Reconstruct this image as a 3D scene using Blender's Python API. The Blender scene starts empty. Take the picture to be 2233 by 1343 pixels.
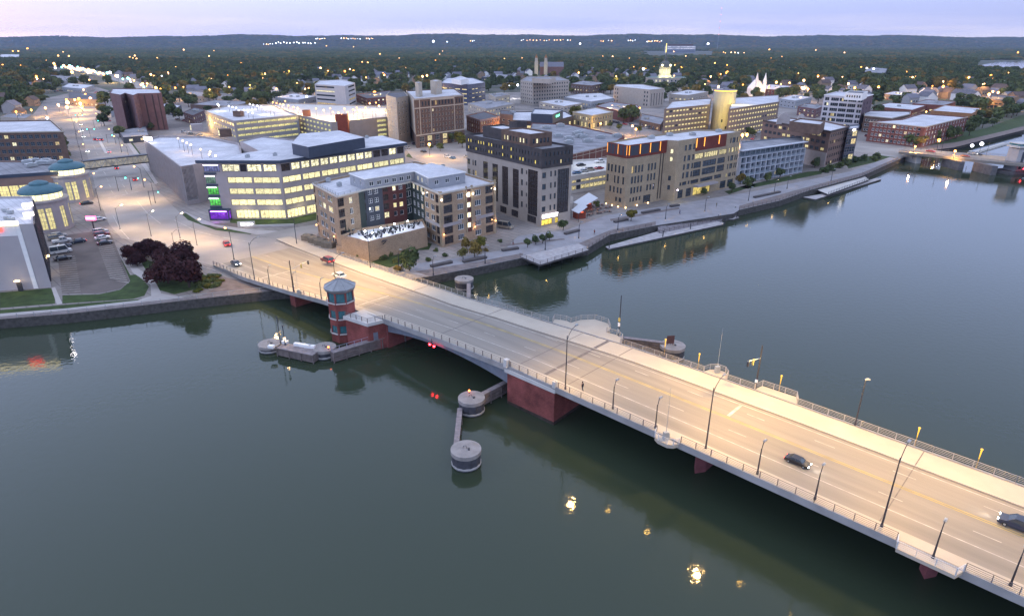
import bpy, math, random, zlib
from mathutils import Vector, Matrix
from math import sin, cos, pi, radians, sqrt, atan2, hypot
C = bpy.context.scene.collection
sc = bpy.context.scene
RN = random.Random(11)
# ------------------------------------------------------------------ camera
F = 1400.0; PW = 2233; PH = 1343; YH = 92; CH = 65.0
PIT = math.atan((PH / 2 - YH) / F)
cam_d = bpy.data.cameras.new("camera"); cam = bpy.data.objects.new("camera", cam_d); C.objects.link(cam)
cam.location = (0, 0, CH); cam.rotation_euler = (pi / 2 - PIT, 0, 0)
cam_d.sensor_width = 36; cam_d.lens = 36 * F / PW; cam_d.clip_end = 60000; cam_d.clip_start = 0.5
sc.camera = cam
# ------------------------------------------------------------------ view, sampling
sc.view_settings.view_transform = 'Standard'; sc.view_settings.look = 'None'
sc.view_settings.exposure = 0.0; sc.view_settings.gamma = 1; sc.view_settings.use_curve_mapping = False
sc.cycles.use_denoising = True
sc.cycles.max_bounces = 5; sc.cycles.diffuse_bounces = 2; sc.cycles.glossy_bounces = 3
sc.cycles.transmission_bounces = 3; sc.cycles.volume_bounces = 1; sc.cycles.transparent_max_bounces = 6
sc.cycles.caustics_reflective = False; sc.cycles.caustics_refractive = False
sc.cycles.sample_clamp_indirect = 8.0; sc.cycles.sample_clamp_direct = 0
# ------------------------------------------------------------------ world: overcast dusk
world = bpy.data.worlds.new("World"); sc.world = world; world.use_nodes = True
nt = world.node_tree; N = nt.nodes; L = nt.links; N.clear()
def nd(t, tp, **k):
    n = t.nodes.new(tp)
    for a, b in k.items(): setattr(n, a, b)
    return n
out = nd(nt, 'ShaderNodeOutputWorld'); bg = nd(nt, 'ShaderNodeBackground')
tc = nd(nt, 'ShaderNodeTexCoord'); sp = nd(nt, 'ShaderNodeSeparateXYZ'); L.new(tc.outputs['Generated'], sp.inputs[0])
mp = nd(nt, 'ShaderNodeMapping'); mp.inputs['Scale'].default_value = (2.2, 2.2, 42); L.new(tc.outputs['Generated'], mp.inputs[0])
ns = nd(nt, 'ShaderNodeTexNoise'); ns.inputs['Scale'].default_value = 1.3; ns.inputs['Detail'].default_value = 7; L.new(mp.outputs[0], ns.inputs[0])
ad = nd(nt, 'ShaderNodeMath', operation='MULTIPLY_ADD'); L.new(ns.outputs[0], ad.inputs[0]); ad.inputs[1].default_value = 0.062; L.new(sp.outputs['Z'], ad.inputs[2])
sb = nd(nt, 'ShaderNodeMath', operation='SUBTRACT'); L.new(ad.outputs[0], sb.inputs[0]); sb.inputs[1].default_value = 0.028
rp = nd(nt, 'ShaderNodeValToRGB'); L.new(sb.outputs[0], rp.inputs[0])
cr = rp.color_ramp
cr.elements[0].position = 0.0; cr.elements[0].color = (.90, .84, .94, 1)
cr.elements[1].position = 1.0; cr.elements[1].color = (0.44, 0.49, 0.65, 1)
for p, c in ((0.008, (.86, .81, .94)), (0.020, (.60, .64, .93)), (0.034, (.46, .54, .90)), (0.05, (.45, .54, .92)), (0.2, (0.46, 0.57, 0.95)), (0.45, (0.43, 0.52, 0.78))):
    e = cr.elements.new(p); e.color = (*c, 1)
rx = nd(nt, 'ShaderNodeMapRange'); L.new(sp.outputs['X'], rx.inputs[0])
rx.inputs['From Min'].default_value = -0.6; rx.inputs['From Max'].default_value = 0.7
rx.inputs['To Min'].default_value = 1.12; rx.inputs['To Max'].default_value = 0.80
mu = nd(nt, 'ShaderNodeVectorMath', operation='SCALE'); L.new(rp.outputs[0], mu.inputs[0]); L.new(rx.outputs[0], mu.inputs['Scale'])
sky = nd(nt, 'ShaderNodeTexSky'); sky.sky_type = 'NISHITA'; sky.sun_disc = False
SUN_EL = 2.0; SUN_AZ = -60.0
sky.sun_elevation = radians(SUN_EL); sky.sun_rotation = radians(SUN_AZ)
sk = nd(nt, 'ShaderNodeVectorMath', operation='SCALE'); L.new(sky.outputs[0], sk.inputs[0]); sk.inputs['Scale'].default_value = 0.05
zr = nd(nt, 'ShaderNodeMapRange'); L.new(sp.outputs['Z'], zr.inputs[0]); zr.inputs['From Min'].default_value = .04; zr.inputs['From Max'].default_value = .24; zr.inputs['To Min'].default_value = 1; zr.inputs['To Max'].default_value = 1.8
m2 = nd(nt, 'ShaderNodeVectorMath', operation='SCALE'); L.new(mu.outputs[0], m2.inputs[0]); L.new(zr.outputs[0], m2.inputs['Scale'])
av = nd(nt, 'ShaderNodeVectorMath', operation='ADD'); L.new(m2.outputs[0], av.inputs[0]); L.new(sk.outputs[0], av.inputs[1])
L.new(av.outputs[0], bg.inputs[0]); bg.inputs[1].default_value = 1.3; L.new(bg.outputs[0], out.inputs[0])
# soft, weak sun glow through the overcast, low behind the town
sd = bpy.data.lights.new("sun", 'SUN'); so = bpy.data.objects.new("sun", sd); C.objects.link(so)
sd.energy = 0.12; sd.angle = radians(25); sd.color = (1.0, 0.86, 0.8)
el = radians(12); az = radians(SUN_AZ)
so.rotation_euler = Vector((sin(az) * cos(el), cos(az) * cos(el), sin(el))).to_track_quat('Z', 'Y').to_euler()

# ------------------------------------------------------------------ helpers
GZ = 2.5
def G(px, py, z=GZ):
    x = (px - PW / 2) / F; y = -(py - PH / 2) / F
    dz = -sin(PIT) + y * cos(PIT); t = (z - CH) / dz
    return (x * t, (cos(PIT) + y * sin(PIT)) * t)
def PX(X, Y, Z):
    dep = Y * cos(PIT) - (Z - CH) * sin(PIT); up = Y * sin(PIT) + (Z - CH) * cos(PIT)
    if dep < 1: return (-9999, -9999)
    return PW / 2 + F * X / dep, PH / 2 - F * up / dep
def GP(pts, z=GZ): return [G(x, y, z) for x, y in pts]

class MB:
    def __init__(s): s.v = []; s.f = []; s.m = []
    def poly(s, pts, mi=0):
        b = len(s.v); s.v += [tuple(p) for p in pts]; s.f.append(tuple(range(b, b + len(pts)))); s.m.append(mi)
    def box(s, cx, cy, cz, sx, sy, sz, a=0, mi=0, top=None):
        ca, sa = cos(a), sin(a); b = len(s.v)
        for z in (-1, 1):
            kx = ky = 1
            if top and z == 1: kx, ky = top
            for x, y in ((-1, -1), (1, -1), (1, 1), (-1, 1)):
                X = x * sx / 2 * kx; Y = y * sy / 2 * ky
                s.v.append((cx + X * ca - Y * sa, cy + X * sa + Y * ca, cz + z * sz / 2))
        for q in ((0, 3, 2, 1), (4, 5, 6, 7), (0, 1, 5, 4), (1, 2, 6, 5), (2, 3, 7, 6), (3, 0, 4, 7)):
            s.f.append(tuple(b + i for i in q)); s.m.append(mi)
    def prism(s, pts, z0, z1, mi=0, cap=True, bottom=True, mt=None):
        n = len(pts); b = len(s.v)
        s.v += [(p[0], p[1], z0 if not callable(z0) else z0(p)) for p in pts] + [(p[0], p[1], z1 if not callable(z1) else z1(p)) for p in pts]
        for i in range(n):
            j = (i + 1) % n; s.f.append((b + i, b + j, b + n + j, b + n + i)); s.m.append(mi)
        if cap: s.f.append(tuple(b + n + i for i in range(n))); s.m.append(mi if mt is None else mt)
        if bottom: s.f.append(tuple(b + n - 1 - i for i in range(n))); s.m.append(mi)
    def cyl(s, cx, cy, z0, z1, r0, r1=None, n=12, mi=0, cap=True):
        r1 = r0 if r1 is None else r1; b = len(s.v)
        for z, r in ((z0, r0), (z1, r1)):
            s.v += [(cx + r * cos(2 * pi * i / n), cy + r * sin(2 * pi * i / n), z) for i in range(n)]
        for i in range(n):
            j = (i + 1) % n; s.f.append((b + i, b + j, b + n + j, b + n + i)); s.m.append(mi)
        if cap:
            s.f.append(tuple(b + n + i for i in range(n))); s.m.append(mi)
            s.f.append(tuple(b + n - 1 - i for i in range(n))); s.m.append(mi)
    def lathe(s, cx, cy, prof, n=16, mi=0):
        for (ra, za), (rb, zb) in zip(prof, prof[1:]): s.cyl(cx, cy, za, zb, ra, rb, n, mi, cap=False)
        r, z = prof[-1]
        if r > .01: s.poly([(cx + r * cos(2 * pi * i / n), cy + r * sin(2 * pi * i / n), z) for i in range(n)], mi)
    def tube(s, pts, r, n=6, mi=0, r1=None):
        pts = [Vector(p) for p in pts]; b = len(s.v); k = len(pts)
        for q, p in enumerate(pts):
            t = (pts[min(q + 1, k - 1)] - pts[max(q - 1, 0)]).normalized()
            u = t.cross(Vector((0, 0, 1))); u = u.normalized() if u.length > .05 else Vector((1, 0, 0))
            w = t.cross(u); rr = r if r1 is None else r + (r1 - r) * q / (k - 1)
            s.v += [tuple(p + u * rr * cos(2 * pi * i / n) + w * rr * sin(2 * pi * i / n)) for i in range(n)]
        for q in range(k - 1):
            for i in range(n):
                j = (i + 1) % n; a = b + q * n
                s.f.append((a + i, a + j, a + n + j, a + n + i)); s.m.append(mi)
        s.f.append(tuple(b + n - 1 - i for i in range(n))); s.m.append(mi)
        s.f.append(tuple(b + (k - 1) * n + i for i in range(n))); s.m.append(mi)
    def ball(s, cx, cy, cz, r, mi=0, n=8, sz=1):
        m = n // 2
        for q in range(m):
            a, b_ = -pi / 2 + pi * q / m, -pi / 2 + pi * (q + 1) / m
            s.cyl(cx, cy, cz + r * sz * sin(a), cz + r * sz * sin(b_), max(r * cos(a), .001), max(r * cos(b_), .001), n, mi, cap=False)
    def mesh(s, name, mats, smooth=False, off=None):
        me = bpy.data.meshes.new(name)
        v = s.v if off is None else [(x - off[0], y - off[1], z - off[2]) for x, y, z in s.v]
        me.from_pydata(v, [], s.f)
        for m in (mats if isinstance(mats, (list, tuple)) else [mats]): me.materials.append(m)
        if any(s.m): me.polygons.foreach_set('material_index', s.m)
        if smooth: me.polygons.foreach_set('use_smooth', [True] * len(s.f))
        me.update(); return me

def obj(name, mb, mats, parent=None, smooth=False):
    """one mesh object; world-space geometry is moved to the parent's origin when it has one"""
    off = None
    if parent is not None and parent.get('_w'): off = parent['_w']
    me = mb if isinstance(mb, bpy.types.Mesh) else mb.mesh(name, mats, smooth, off)
    o = bpy.data.objects.new(name, me); C.objects.link(o)
    if parent is not None:
        o.parent = parent
        if parent.get('_w'): o['_w'] = list(parent['_w'])
    return o
def obj_each(name, mb, mats, parent, k=8):
    for i in range(0, len(mb.v), k):
        p = MB(); p.v = mb.v[i:i + k]
        for f, m in zip(mb.f, mb.m):
            if i <= f[0] < i + k: p.f.append(tuple(q - i for q in f)); p.m.append(m)
        obj(name, p, mats, parent)
def tag(o, label=None, cat=None, group=None, kind=None):
    if label: o['label'] = label
    if cat: o['category'] = cat
    if group: o['group'] = group
    if kind: o['kind'] = kind
    return o
def thing(name, label, cat, loc=(0, 0, 0), rz=0, group=None, world_geo=False):
    o = bpy.data.objects.new(name, None); C.objects.link(o); o.empty_display_size = .5
    o.location = loc; o.rotation_euler = (0, 0, rz); tag(o, label, cat, group)
    if world_geo: o['_w'] = list(loc)
    return o
def struct(name, mb, m, smooth=False):
    return tag(obj(name, mb, m, None, smooth), kind='structure')
def copy_tree(o, parent=None, loc=None, rz=None, scale=None, label=None, group=None):
    c = o.copy(); C.objects.link(c); c.parent = parent
    if loc is not None: c.location = loc
    if rz is not None: c.rotation_euler = (0, 0, rz)
    if scale is not None: c.scale = scale if isinstance(scale, tuple) else (scale,) * 3
    if label: c['label'] = label
    if group: c['group'] = group
    for ch in o.children: copy_tree(ch, c)
    return c
# ------------------------------------------------------------------ materials
_M = {}
def mat(name, col, rough=.8, var=.15, scale=.5, metal=0, bump=0, spec=.3, brick=None, alt=None, det=4, coord='Object', stretch=None, seam=0):
    if name in _M: return _M[name]
    m = bpy.data.materials.new(name); m.use_nodes = True; t = m.node_tree; b = t.nodes['Principled BSDF']
    b.inputs['Roughness'].default_value = rough; b.inputs['Metallic'].default_value = metal
    b.inputs['Specular IOR Level'].default_value = spec
    tcn = nd(t, 'ShaderNodeTexCoord'); co = tcn.outputs[coord]
    n1 = nd(t, 'ShaderNodeTexNoise'); n1.inputs['Scale'].default_value = scale; n1.inputs['Detail'].default_value = det
    if stretch:
        ms = nd(t, 'ShaderNodeMapping', vector_type='TEXTURE'); ms.inputs['Rotation'].default_value = (0, 0, stretch[0]); ms.inputs['Scale'].default_value = (1 / stretch[1], 1 / stretch[2], 1); t.links.new(co, ms.inputs[0]); co = ms.outputs[0]
    t.links.new(co, n1.inputs[0])
    mr = nd(t, 'ShaderNodeMapRange'); mr.inputs['From Min'].default_value = .3; mr.inputs['From Max'].default_value = .7
    mr.inputs['To Min'].default_value = 0; mr.inputs['To Max'].default_value = 1; t.links.new(n1.outputs[0], mr.inputs[0])
    mx = nd(t, 'ShaderNodeMix', data_type='RGBA'); t.links.new(mr.outputs[0], mx.inputs[0])
    a = tuple(c * (1 - var) for c in col); z = alt if alt else tuple(min(1, c * (1 + var)) for c in col)
    mx.inputs[6].default_value = (*a, 1); mx.inputs[7].default_value = (*z, 1)
    last = mx.outputs[2]
    if brick or seam:
        br = nd(t, 'ShaderNodeTexBrick'); br.inputs['Scale'].default_value = brick or seam
        br.inputs['Mortar Size'].default_value = .02; br.inputs['Color1'].default_value = (1, 1, 1, 1); br.inputs['Color2'].default_value = (.72, .72, .72, 1)
        br.inputs['Mortar'].default_value = (.6, .6, .6, 1)
        mpn = nd(t, 'ShaderNodeMapping'); mpn.inputs['Rotation'].default_value = (0, 0, .77) if seam else (radians(90), 0, 0)
        if seam: br.inputs['Color2'].default_value = (.88, .88, .9, 1); br.inputs['Mortar'].default_value = (.62, .62, .64, 1); br.inputs['Mortar Size'].default_value = .012
        t.links.new(co, mpn.inputs[0]); t.links.new(mpn.outputs[0], br.inputs[0])
        m2 = nd(t, 'ShaderNodeMix', data_type='RGBA', blend_type='MULTIPLY'); m2.inputs[0].default_value = 1
        t.links.new(last, m2.inputs[6]); t.links.new(br.outputs[0], m2.inputs[7]); last = m2.outputs[2]
    t.links.new(last, b.inputs['Base Color'])
    if bump:
        bp = nd(t, 'ShaderNodeBump'); bp.inputs['Strength'].default_value = bump; bp.inputs['Distance'].default_value = .1
        t.links.new(n1.outputs[0], bp.inputs['Height']); t.links.new(bp.outputs[0], b.inputs['Normal'])
    _M[name] = m; return m
def emi(name, col, st, light=False, tex=0, tscale=1.0, dark=(.05, .05, .04)):
    """surface of something that gives off light; tex > 0 breaks it up with the room behind the glass"""
    if name in _M: return _M[name]
    m = bpy.data.materials.new(name); m.use_nodes = True; t = m.node_tree; b = t.nodes['Principled BSDF']
    b.inputs['Base Color'].default_value = (*[c * .3 for c in col], 1); b.inputs['Roughness'].default_value = .25
    b.inputs['Emission Color'].default_value = (*col, 1); b.inputs['Emission Strength'].default_value = st
    if tex:
        tcn = nd(t, 'ShaderNodeTexCoord'); n1 = nd(t, 'ShaderNodeTexVoronoi'); n1.inputs['Scale'].default_value = tscale
        n1.distance = 'CHEBYCHEV'
        mpn = nd(t, 'ShaderNodeMapping'); mpn.inputs['Scale'].default_value = (1, 1, 1.9)
        t.links.new(tcn.outputs['Object'], mpn.inputs[0]); t.links.new(mpn.outputs[0], n1.inputs[0])
        mx = nd(t, 'ShaderNodeMix', data_type='RGBA')
        sx = nd(t, 'ShaderNodeSeparateColor'); t.links.new(n1.outputs['Color'], sx.inputs[0])
        mr = nd(t, 'ShaderNodeMapRange'); t.links.new(sx.outputs[0], mr.inputs[0]); mr.inputs['To Min'].default_value = 1 - tex; mr.inputs['From Max'].default_value = .6
        t.links.new(mr.outputs[0], mx.inputs[0]); mx.inputs[6].default_value = (*dark, 1); mx.inputs[7].default_value = (*col, 1)
        n3 = nd(t, 'ShaderNodeTexNoise'); n3.inputs['Scale'].default_value = tscale * 2.2; n3.inputs['Detail'].default_value = 5; t.links.new(tcn.outputs['Object'], n3.inputs[0])
        r3 = nd(t, 'ShaderNodeMapRange'); r3.inputs['From Min'].default_value = .35; r3.inputs['From Max'].default_value = .65; r3.inputs['To Min'].default_value = 1 - tex * .65; r3.inputs['To Max'].default_value = 1 + tex * .45; t.links.new(n3.outputs[0], r3.inputs[0])
        oi = nd(t, 'ShaderNodeObjectInfo'); ro = nd(t, 'ShaderNodeMapRange'); t.links.new(oi.outputs['Random'], ro.inputs[0]); ro.inputs['To Min'].default_value = .7; ro.inputs['To Max'].default_value = 1.2
        m3 = nd(t, 'ShaderNodeMath', operation='MULTIPLY'); t.links.new(r3.outputs[0], m3.inputs[0]); t.links.new(ro.outputs[0], m3.inputs[1])
        s3 = nd(t, 'ShaderNodeVectorMath', operation='SCALE'); t.links.new(mx.outputs[2], s3.inputs[0]); t.links.new(m3.outputs[0], s3.inputs['Scale']); t.links.new(s3.outputs[0], b.inputs['Emission Color'])
    m.cycles.emission_sampling = 'FRONT' if light else 'NONE'
    _M[name] = m; return m
def glassmat(name, col, rough=.05):
    m = mat(name, col, rough, .3, .9, spec=.9)
    return m
conc = mat('concrete', (.30, .29, .28), .85, .22, .25, bump=.15, det=8)
conc_l = mat('concrete_light', (.50, .48, .45), .85, .1, .3)
conc_d = mat('concrete_dark', (.13, .12, .12), .9, .3, .6)
deckm = mat('deck_paving', (.235, .21, .178), .8, .15, .5, det=8, stretch=(-.772, .05, 1.1))
walkm = mat('walk_paving', (.40, .355, .29), .85, .06, .3)
asph = mat('asphalt', (.075, .07, .068), .9, .2, .3)
asph_l = mat('worn_road', (.30, .275, .25), .88, .12, .06, det=7)
metal_g = mat('grey_steel', (.22, .25, .30), .5, .1, 1, metal=.5)
metal_d = mat('dark_steel', (.05, .05, .06), .5, .1, 1, metal=.4)
metal_l = mat('pale_steel', (.55, .55, .56), .5, .08, 1)
galv = mat('galvanised', (.35, .37, .38), .45, .1, 1, metal=.3)
brick_r = mat('red_brick', (.25, .072, .062), .9, .38, .3, brick=2.2, det=8)
white = mat('white_paint', (.75, .74, .72), .6, .05, 1)
grass = mat('grass_blades', (.036, .060, .016), .95, .35, .5)
black = mat('black_rubber', (.02, .02, .02), .6, .1, 1)
glass_d = glassmat('dark_glass', (.03, .045, .06))
glass_t = glassmat('teal_glass', (.05, .16, .18))
timber = mat('grey_timber', (.16, .13, .12), .9, .3, .9)
line_w = mat('white_line', (.42, .39, .34), .8, .25, .9)
line_y = mat('yellow_line', (.42, .32, .09), .8, .3, .4)
dirt = mat('bare_soil', (.13, .10, .075), .95, .3, .5)
lit_y = emi('lit_window_yellow', (1, .84, .42), .95, tex=.85, tscale=1.3, dark=(.22, .17, .06))
lit_w = emi('lit_window_white', (1, .9, .55), 1.25, tex=.7, tscale=1.1)
lit_d = emi('lit_window_dim', (1, .72, .3), .7, tex=.9, tscale=.8)
lamp_w = emi('warm_lamp', (1, .66, .30), 8)
lamp_c = emi('cool_lamp', (.9, .92, 1.0), 6)
lamp_o = emi('orange_lamp', (1, .48, .14), 8)
red_l = emi('red_lamp', (1, .03, .04), 14)
green_l = emi('green_lamp', (.1, 1, .75), 9)

def plight(loc, power, col=(1, .62, .28), r=.3, parent=None, spot=None, dirn=(0, 0, -1)):
    d = bpy.data.lights.new("lamp_or_fill_light", 'SPOT' if spot else 'POINT'); d.energy = power; d.color = col; d.shadow_soft_size = r
    o = bpy.data.objects.new("lamp_or_fill_light", d); C.objects.link(o)  # serves real lamps and the fill spots added without a lit lamp
    if spot:
        d.spot_size = radians(spot); d.spot_blend = .7
        o.rotation_euler = (-Vector(dirn)).to_track_quat('Z', 'Y').to_euler()
    o.location = loc
    if parent is not None:
        o.parent = parent
        if parent.get('_w'): w = parent['_w']; o.location = (loc[0] - w[0], loc[1] - w[1], loc[2] - w[2])
    return o
# ================================================================== SETTING
# water: murky olive with the sky in it
wm = bpy.data.materials.new('river_water'); wm.use_nodes = True; t = wm.node_tree; b = t.nodes['Principled BSDF']
b.inputs['Base Color'].default_value = (.030, .042, .025, 1); b.inputs['Roughness'].default_value = .09; b.inputs['IOR'].default_value = 1.36
tcn = nd(t, 'ShaderNodeTexCoord')
n1 = nd(t, 'ShaderNodeTexNoise'); n1.inputs['Scale'].default_value = .8; n1.inputs['Detail'].default_value = 3; t.links.new(tcn.outputs['Object'], n1.inputs[0])
n2 = nd(t, 'ShaderNodeTexNoise'); n2.inputs['Scale'].default_value = .012; n2.inputs['Detail'].default_value = 3; t.links.new(tcn.outputs['Object'], n2.inputs[0])
bp = nd(t, 'ShaderNodeBump'); bp.inputs['Strength'].default_value = .13; bp.inputs['Distance'].default_value = .2
t.links.new(n1.outputs[0], bp.inputs['Height']); t.links.new(bp.outputs[0], b.inputs['Normal'])
mr = nd(t, 'ShaderNodeMapRange'); mr.inputs['From Min'].default_value = .35; mr.inputs['From Max'].default_value = .65
mr.inputs['To Min'].default_value = .012; mr.inputs['To Max'].default_value = .085; t.links.new(n2.outputs[0], mr.inputs[0]); t.links.new(mr.outputs[0], b.inputs['Roughness'])
wmb = MB(); wmb.poly([(-2500, -300, 0), (2500, -300, 0), (2500, 1200, 0), (-2500, 1200, 0)])
struct('water', wmb, wm)
# ground: one sheet to the horizon, with the shoreline as its near edge (quay top), and quay walls
SH = [(-700, 790), (0, 696), (150, 684), (310, 666), (430, 652), (600, 634)]
SH2 = [(760, 628), (935, 603), (1040, 583), (1140, 562), (1282, 541), (1330, 512), (1430, 492), (1600, 466), (1612, 458), (1700, 438), (1765, 415), (1880, 384), (1962, 347), (1985, 338),
       (2010, 326), (2080, 318), (2160, 300), (2233, 281), (2400, 240), (2600, 215)]
shore = GP(SH) + GP(SH2)
gm = bpy.data.materials.new('town_ground'); gm.use_nodes = True; t = gm.node_tree; b = t.nodes['Principled BSDF']; b.inputs['Roughness'].default_value = .95
tcn = nd(t, 'ShaderNodeTexCoord'); n1 = nd(t, 'ShaderNodeTexNoise'); n1.inputs['Scale'].default_value = .03; n1.inputs['Detail'].default_value = 6
t.links.new(tcn.outputs['Object'], n1.inputs[0]); rp = nd(t, 'ShaderNodeValToRGB'); t.links.new(n1.outputs[0], rp.inputs[0])
rp.color_ramp.elements[0].position = .35; rp.color_ramp.elements[0].color = (.035, .055, .02, 1)
rp.color_ramp.elements[1].position = .65; rp.color_ramp.elements[1].color = (.10, .095, .08, 1)
t.links.new(rp.outputs[0], b.inputs['Base Color'])
gmb = MB()
far = [(9000, 600), (9000, 30000), (-14000, 30000), (-14000, 100)]
ring = shore + far
import mathutils
from mathutils.geometry import tessellate_polygon
def flat(mb, pts, z, mi=0):
    tri = tessellate_polygon([[Vector((p[0], p[1], 0)) for p in pts]])
    bi = len(mb.v); mb.v += [(p[0], p[1], z if not callable(z) else z(p)) for p in pts]
    for a, b_, c in tri:
        A, B, D = pts[a], pts[b_], pts[c]
        if (B[0] - A[0]) * (D[1] - A[1]) - (B[1] - A[1]) * (D[0] - A[0]) < 0: b_, c = c, b_
        mb.f.append((bi + a, bi + b_, bi + c)); mb.m.append(mi)
flat(gmb, ring, GZ)
struct('ground', gmb, gm)
q = MB()
for a, b_ in zip(shore, shore[1:]):
    q.poly([(a[0], a[1], -2), (b_[0], b_[1], -2), (b_[0], b_[1], GZ - .02), (a[0], a[1], GZ - .02)])
tag(obj('quay_wall', q, mat('quay_sheeting', (.07, .065, .06), .9, .4, 1.2)), 'dark sheet pile quay wall along both river banks', 'quay wall')
def patch(name, px, m, z=.01, w=False):
    mb = MB(); flat(mb, px if w else GP(px), GZ + z); return struct(name, mb, m)
pave = mat('downtown_paving', (.25, .225, .205), .9, .32, .035, det=9, seam=.1)
patch('pavement', [(0, 340), (0, 696), (150, 684), (310, 666), (430, 652), (600, 634), (760, 628), (935, 603), (1040, 583), (1140, 562), (1282, 541), (1330, 512), (1430, 492), (1600, 466), (1612, 458), (1700, 438), (1765, 415), (1880, 384), (1962, 347), (1985, 338), (1985, 290),
                   (1900, 225), (1700, 200), (1300, 185), (1150, 200), (850, 215), (640, 200), (440, 205), (330, 225), (210, 190), (100, 215)], pave, .012)
road_l = mat('town_road', (.30, .275, .25), .9, .18, .07, det=9)
ROAD = [(470, 581), (400, 562), (330, 532), (265, 520), (238, 490), (212, 425), (196, 360), (180, 300), (160, 262), (138, 243), (148, 232), (190, 222), (215, 232), (240, 262), (262, 292), (290, 330), (312, 365), (348, 420), (380, 452), (410, 480), (470, 502), (560, 516), (640, 524), (700, 522), (770, 560), (700, 600), (600, 628)]
patch('road', ROAD, road_l, .02)
patch('side_street', [(560, 514), (640, 497), (700, 488), (705, 500), (690, 512), (700, 528), (640, 525)], road_l, .024)
patch('main_street', [(148, 232), (190, 222), (260, 212), (330, 204), (352, 195), (300, 178), (240, 160), (180, 148), (100, 141), (100, 147), (170, 156), (225, 168), (280, 186), (300, 196), (230, 205), (160, 218)], road_l, .02)
patch('cross_street', [(880, 318), (1018, 300), (1018, 340), (1250, 430), (1250, 445), (1018, 385), (900, 345)], road_l, .02)
patch('waterfront_road', [(1870, 312), (1990, 322), (2010, 340), (1960, 345), (1860, 330)], road_l, .022)
# parking lot
lotm = mat('lot_asphalt', (.12, .10, .09), .9, .2, .2)
patch('parking_lot_surface', [(124, 540), (150, 512), (205, 505), (240, 505), (283, 612), (262, 630), (215, 640), (135, 640)], lotm, .03)
ln = MB()
def gl(mb, a, b_, w, z, mi=0):
    A = Vector(G(*a)) if not isinstance(a, Vector) else a; B = Vector(G(*b_)) if not isinstance(b_, Vector) else b_
    d = (B - A).normalized(); n = Vector((-d.y, d.x)) * w / 2
    mb.poly([(*(A - n), z), (*(B - n), z), (*(B + n), z), (*(A + n), z)], mi)
for i in range(17):
    f = i / 16; gl(ln, (128 + 6 * f, 562 + 76 * f), (164 + 12 * f, 559 + 76 * f), .22, GZ + .04)
for i in range(20):
    f = i / 19; gl(ln, (213 + 28 * f, 536 + 74 * f), (243 + 36 * f, 530 + 86 * f), .22, GZ + .04)
gl(ln, (241, 610), (281, 617), .25, GZ + .04); gl(ln, (158, 492), (186, 488), .3, GZ + .04); gl(ln, (150, 482), (182, 478), .3, GZ + .04); gl(ln, (150, 472), (178, 469), .3, GZ + .04)
struct('parking_markings', ln, line_w)
# street markings on land
ln = MB()
for seg in ([(246, 470), (262, 500), (282, 522)], [(300, 440), (322, 466), (350, 488)], [(380, 480), (420, 500), (470, 515), (560, 530)], [(330, 540), (400, 568), (470, 590)], [(248, 385), (258, 410)], [(425, 505), (520, 525)]):
    for a, b_ in zip(seg, seg[1:]): gl(ln, a, b_, .25, GZ + .035)
for y0 in range(262, 420, 14):
    f = (y0 - 262) / 158; gl(ln, (182 + 62 * f, y0), (186 + 63 * f, y0 + 7), .25, GZ + .035); gl(ln, (205 + 70 * f, y0), (209 + 71 * f, y0 + 7), .25, GZ + .035)
for a, b_ in (((196, 378), (262, 362)), ((236, 432), (302, 418)), ((600, 530), (690, 545))): gl(ln, a, b_, .5, GZ + .035)
struct('road_markings', ln, line_w)
# raised medians and kerbs
kb = MB()
for seg in ([(216, 305), (232, 335)], [(196, 372), (232, 366)], [(196, 372), (214, 369)]):
    A, B = Vector(G(*seg[0])), Vector(G(*seg[1])); d = (B - A); c = (A + B) / 2
    kb.box(c.x, c.y, GZ + .08, d.length, 1.6, .15, atan2(d.y, d.x))
struct('kerb', kb, conc_l)
# lawns (grass) and soil beds
LAWNS = [[(502, 486), (560, 492), (640, 490), (690, 480), (690, 455), (610, 478), (500, 472)], [(392, 468), (405, 465), (440, 488), (500, 500), (560, 508), (545, 511), (470, 502), (410, 482)],
         [(0, 638), (112, 628), (120, 634), (120, 662), (0, 672)], [(240, 508), (262, 560), (284, 600), (300, 598), (325, 625), (315, 645), (290, 652), (136, 662), (136, 644), (215, 642), (262, 632), (284, 613), (250, 530)],
         [(300, 560), (345, 575), (400, 592), (432, 605), (440, 628), (380, 642), (345, 632), (325, 600)], [(0, 676), (200, 660), (310, 652), (305, 660), (150, 676), (0, 688)],
         [(288, 375), (312, 392), (345, 402), (330, 380), (310, 362)], [(255, 275), (262, 275), (310, 340), (300, 345)],
         [(800, 565), (850, 552), (910, 548), (915, 562), (850, 584), (800, 572)], [(895, 535), (915, 526), (942, 532), (935, 545), (900, 546)],
         [(1612, 408), (1760, 375), (1800, 372), (1790, 380), (1680, 402), (1630, 412)], [(1580, 418), (1640, 400), (1650, 404), (1590, 424)], [(1840, 350), (1965, 330), (1960, 342), (1850, 368)],
         [(2020, 318), (2100, 308), (2180, 292), (2233, 272), (2233, 250), (2150, 280), (2030, 305)], [(890, 335), (960, 350), (1018, 368), (1018, 372), (940, 356), (885, 342)], [(895, 360), (925, 355), (935, 362), (905, 368)]]
for p in LAWNS: patch('lawn', p, grass, .016)
for p in ([(450, 488), (502, 486), (560, 492), (600, 492), (560, 497), (500, 500), (470, 497)], [(460, 600), (590, 622), (600, 632), (430, 650), (470, 628), (484, 612)], [(2010, 330), (2080, 322), (2233, 284), (2233, 276), (2080, 312), (2000, 320)]):
    patch('bare_ground', p, mat('plaza_brick', (.17, .135, .12), .9, .25, .4), .018)
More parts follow.
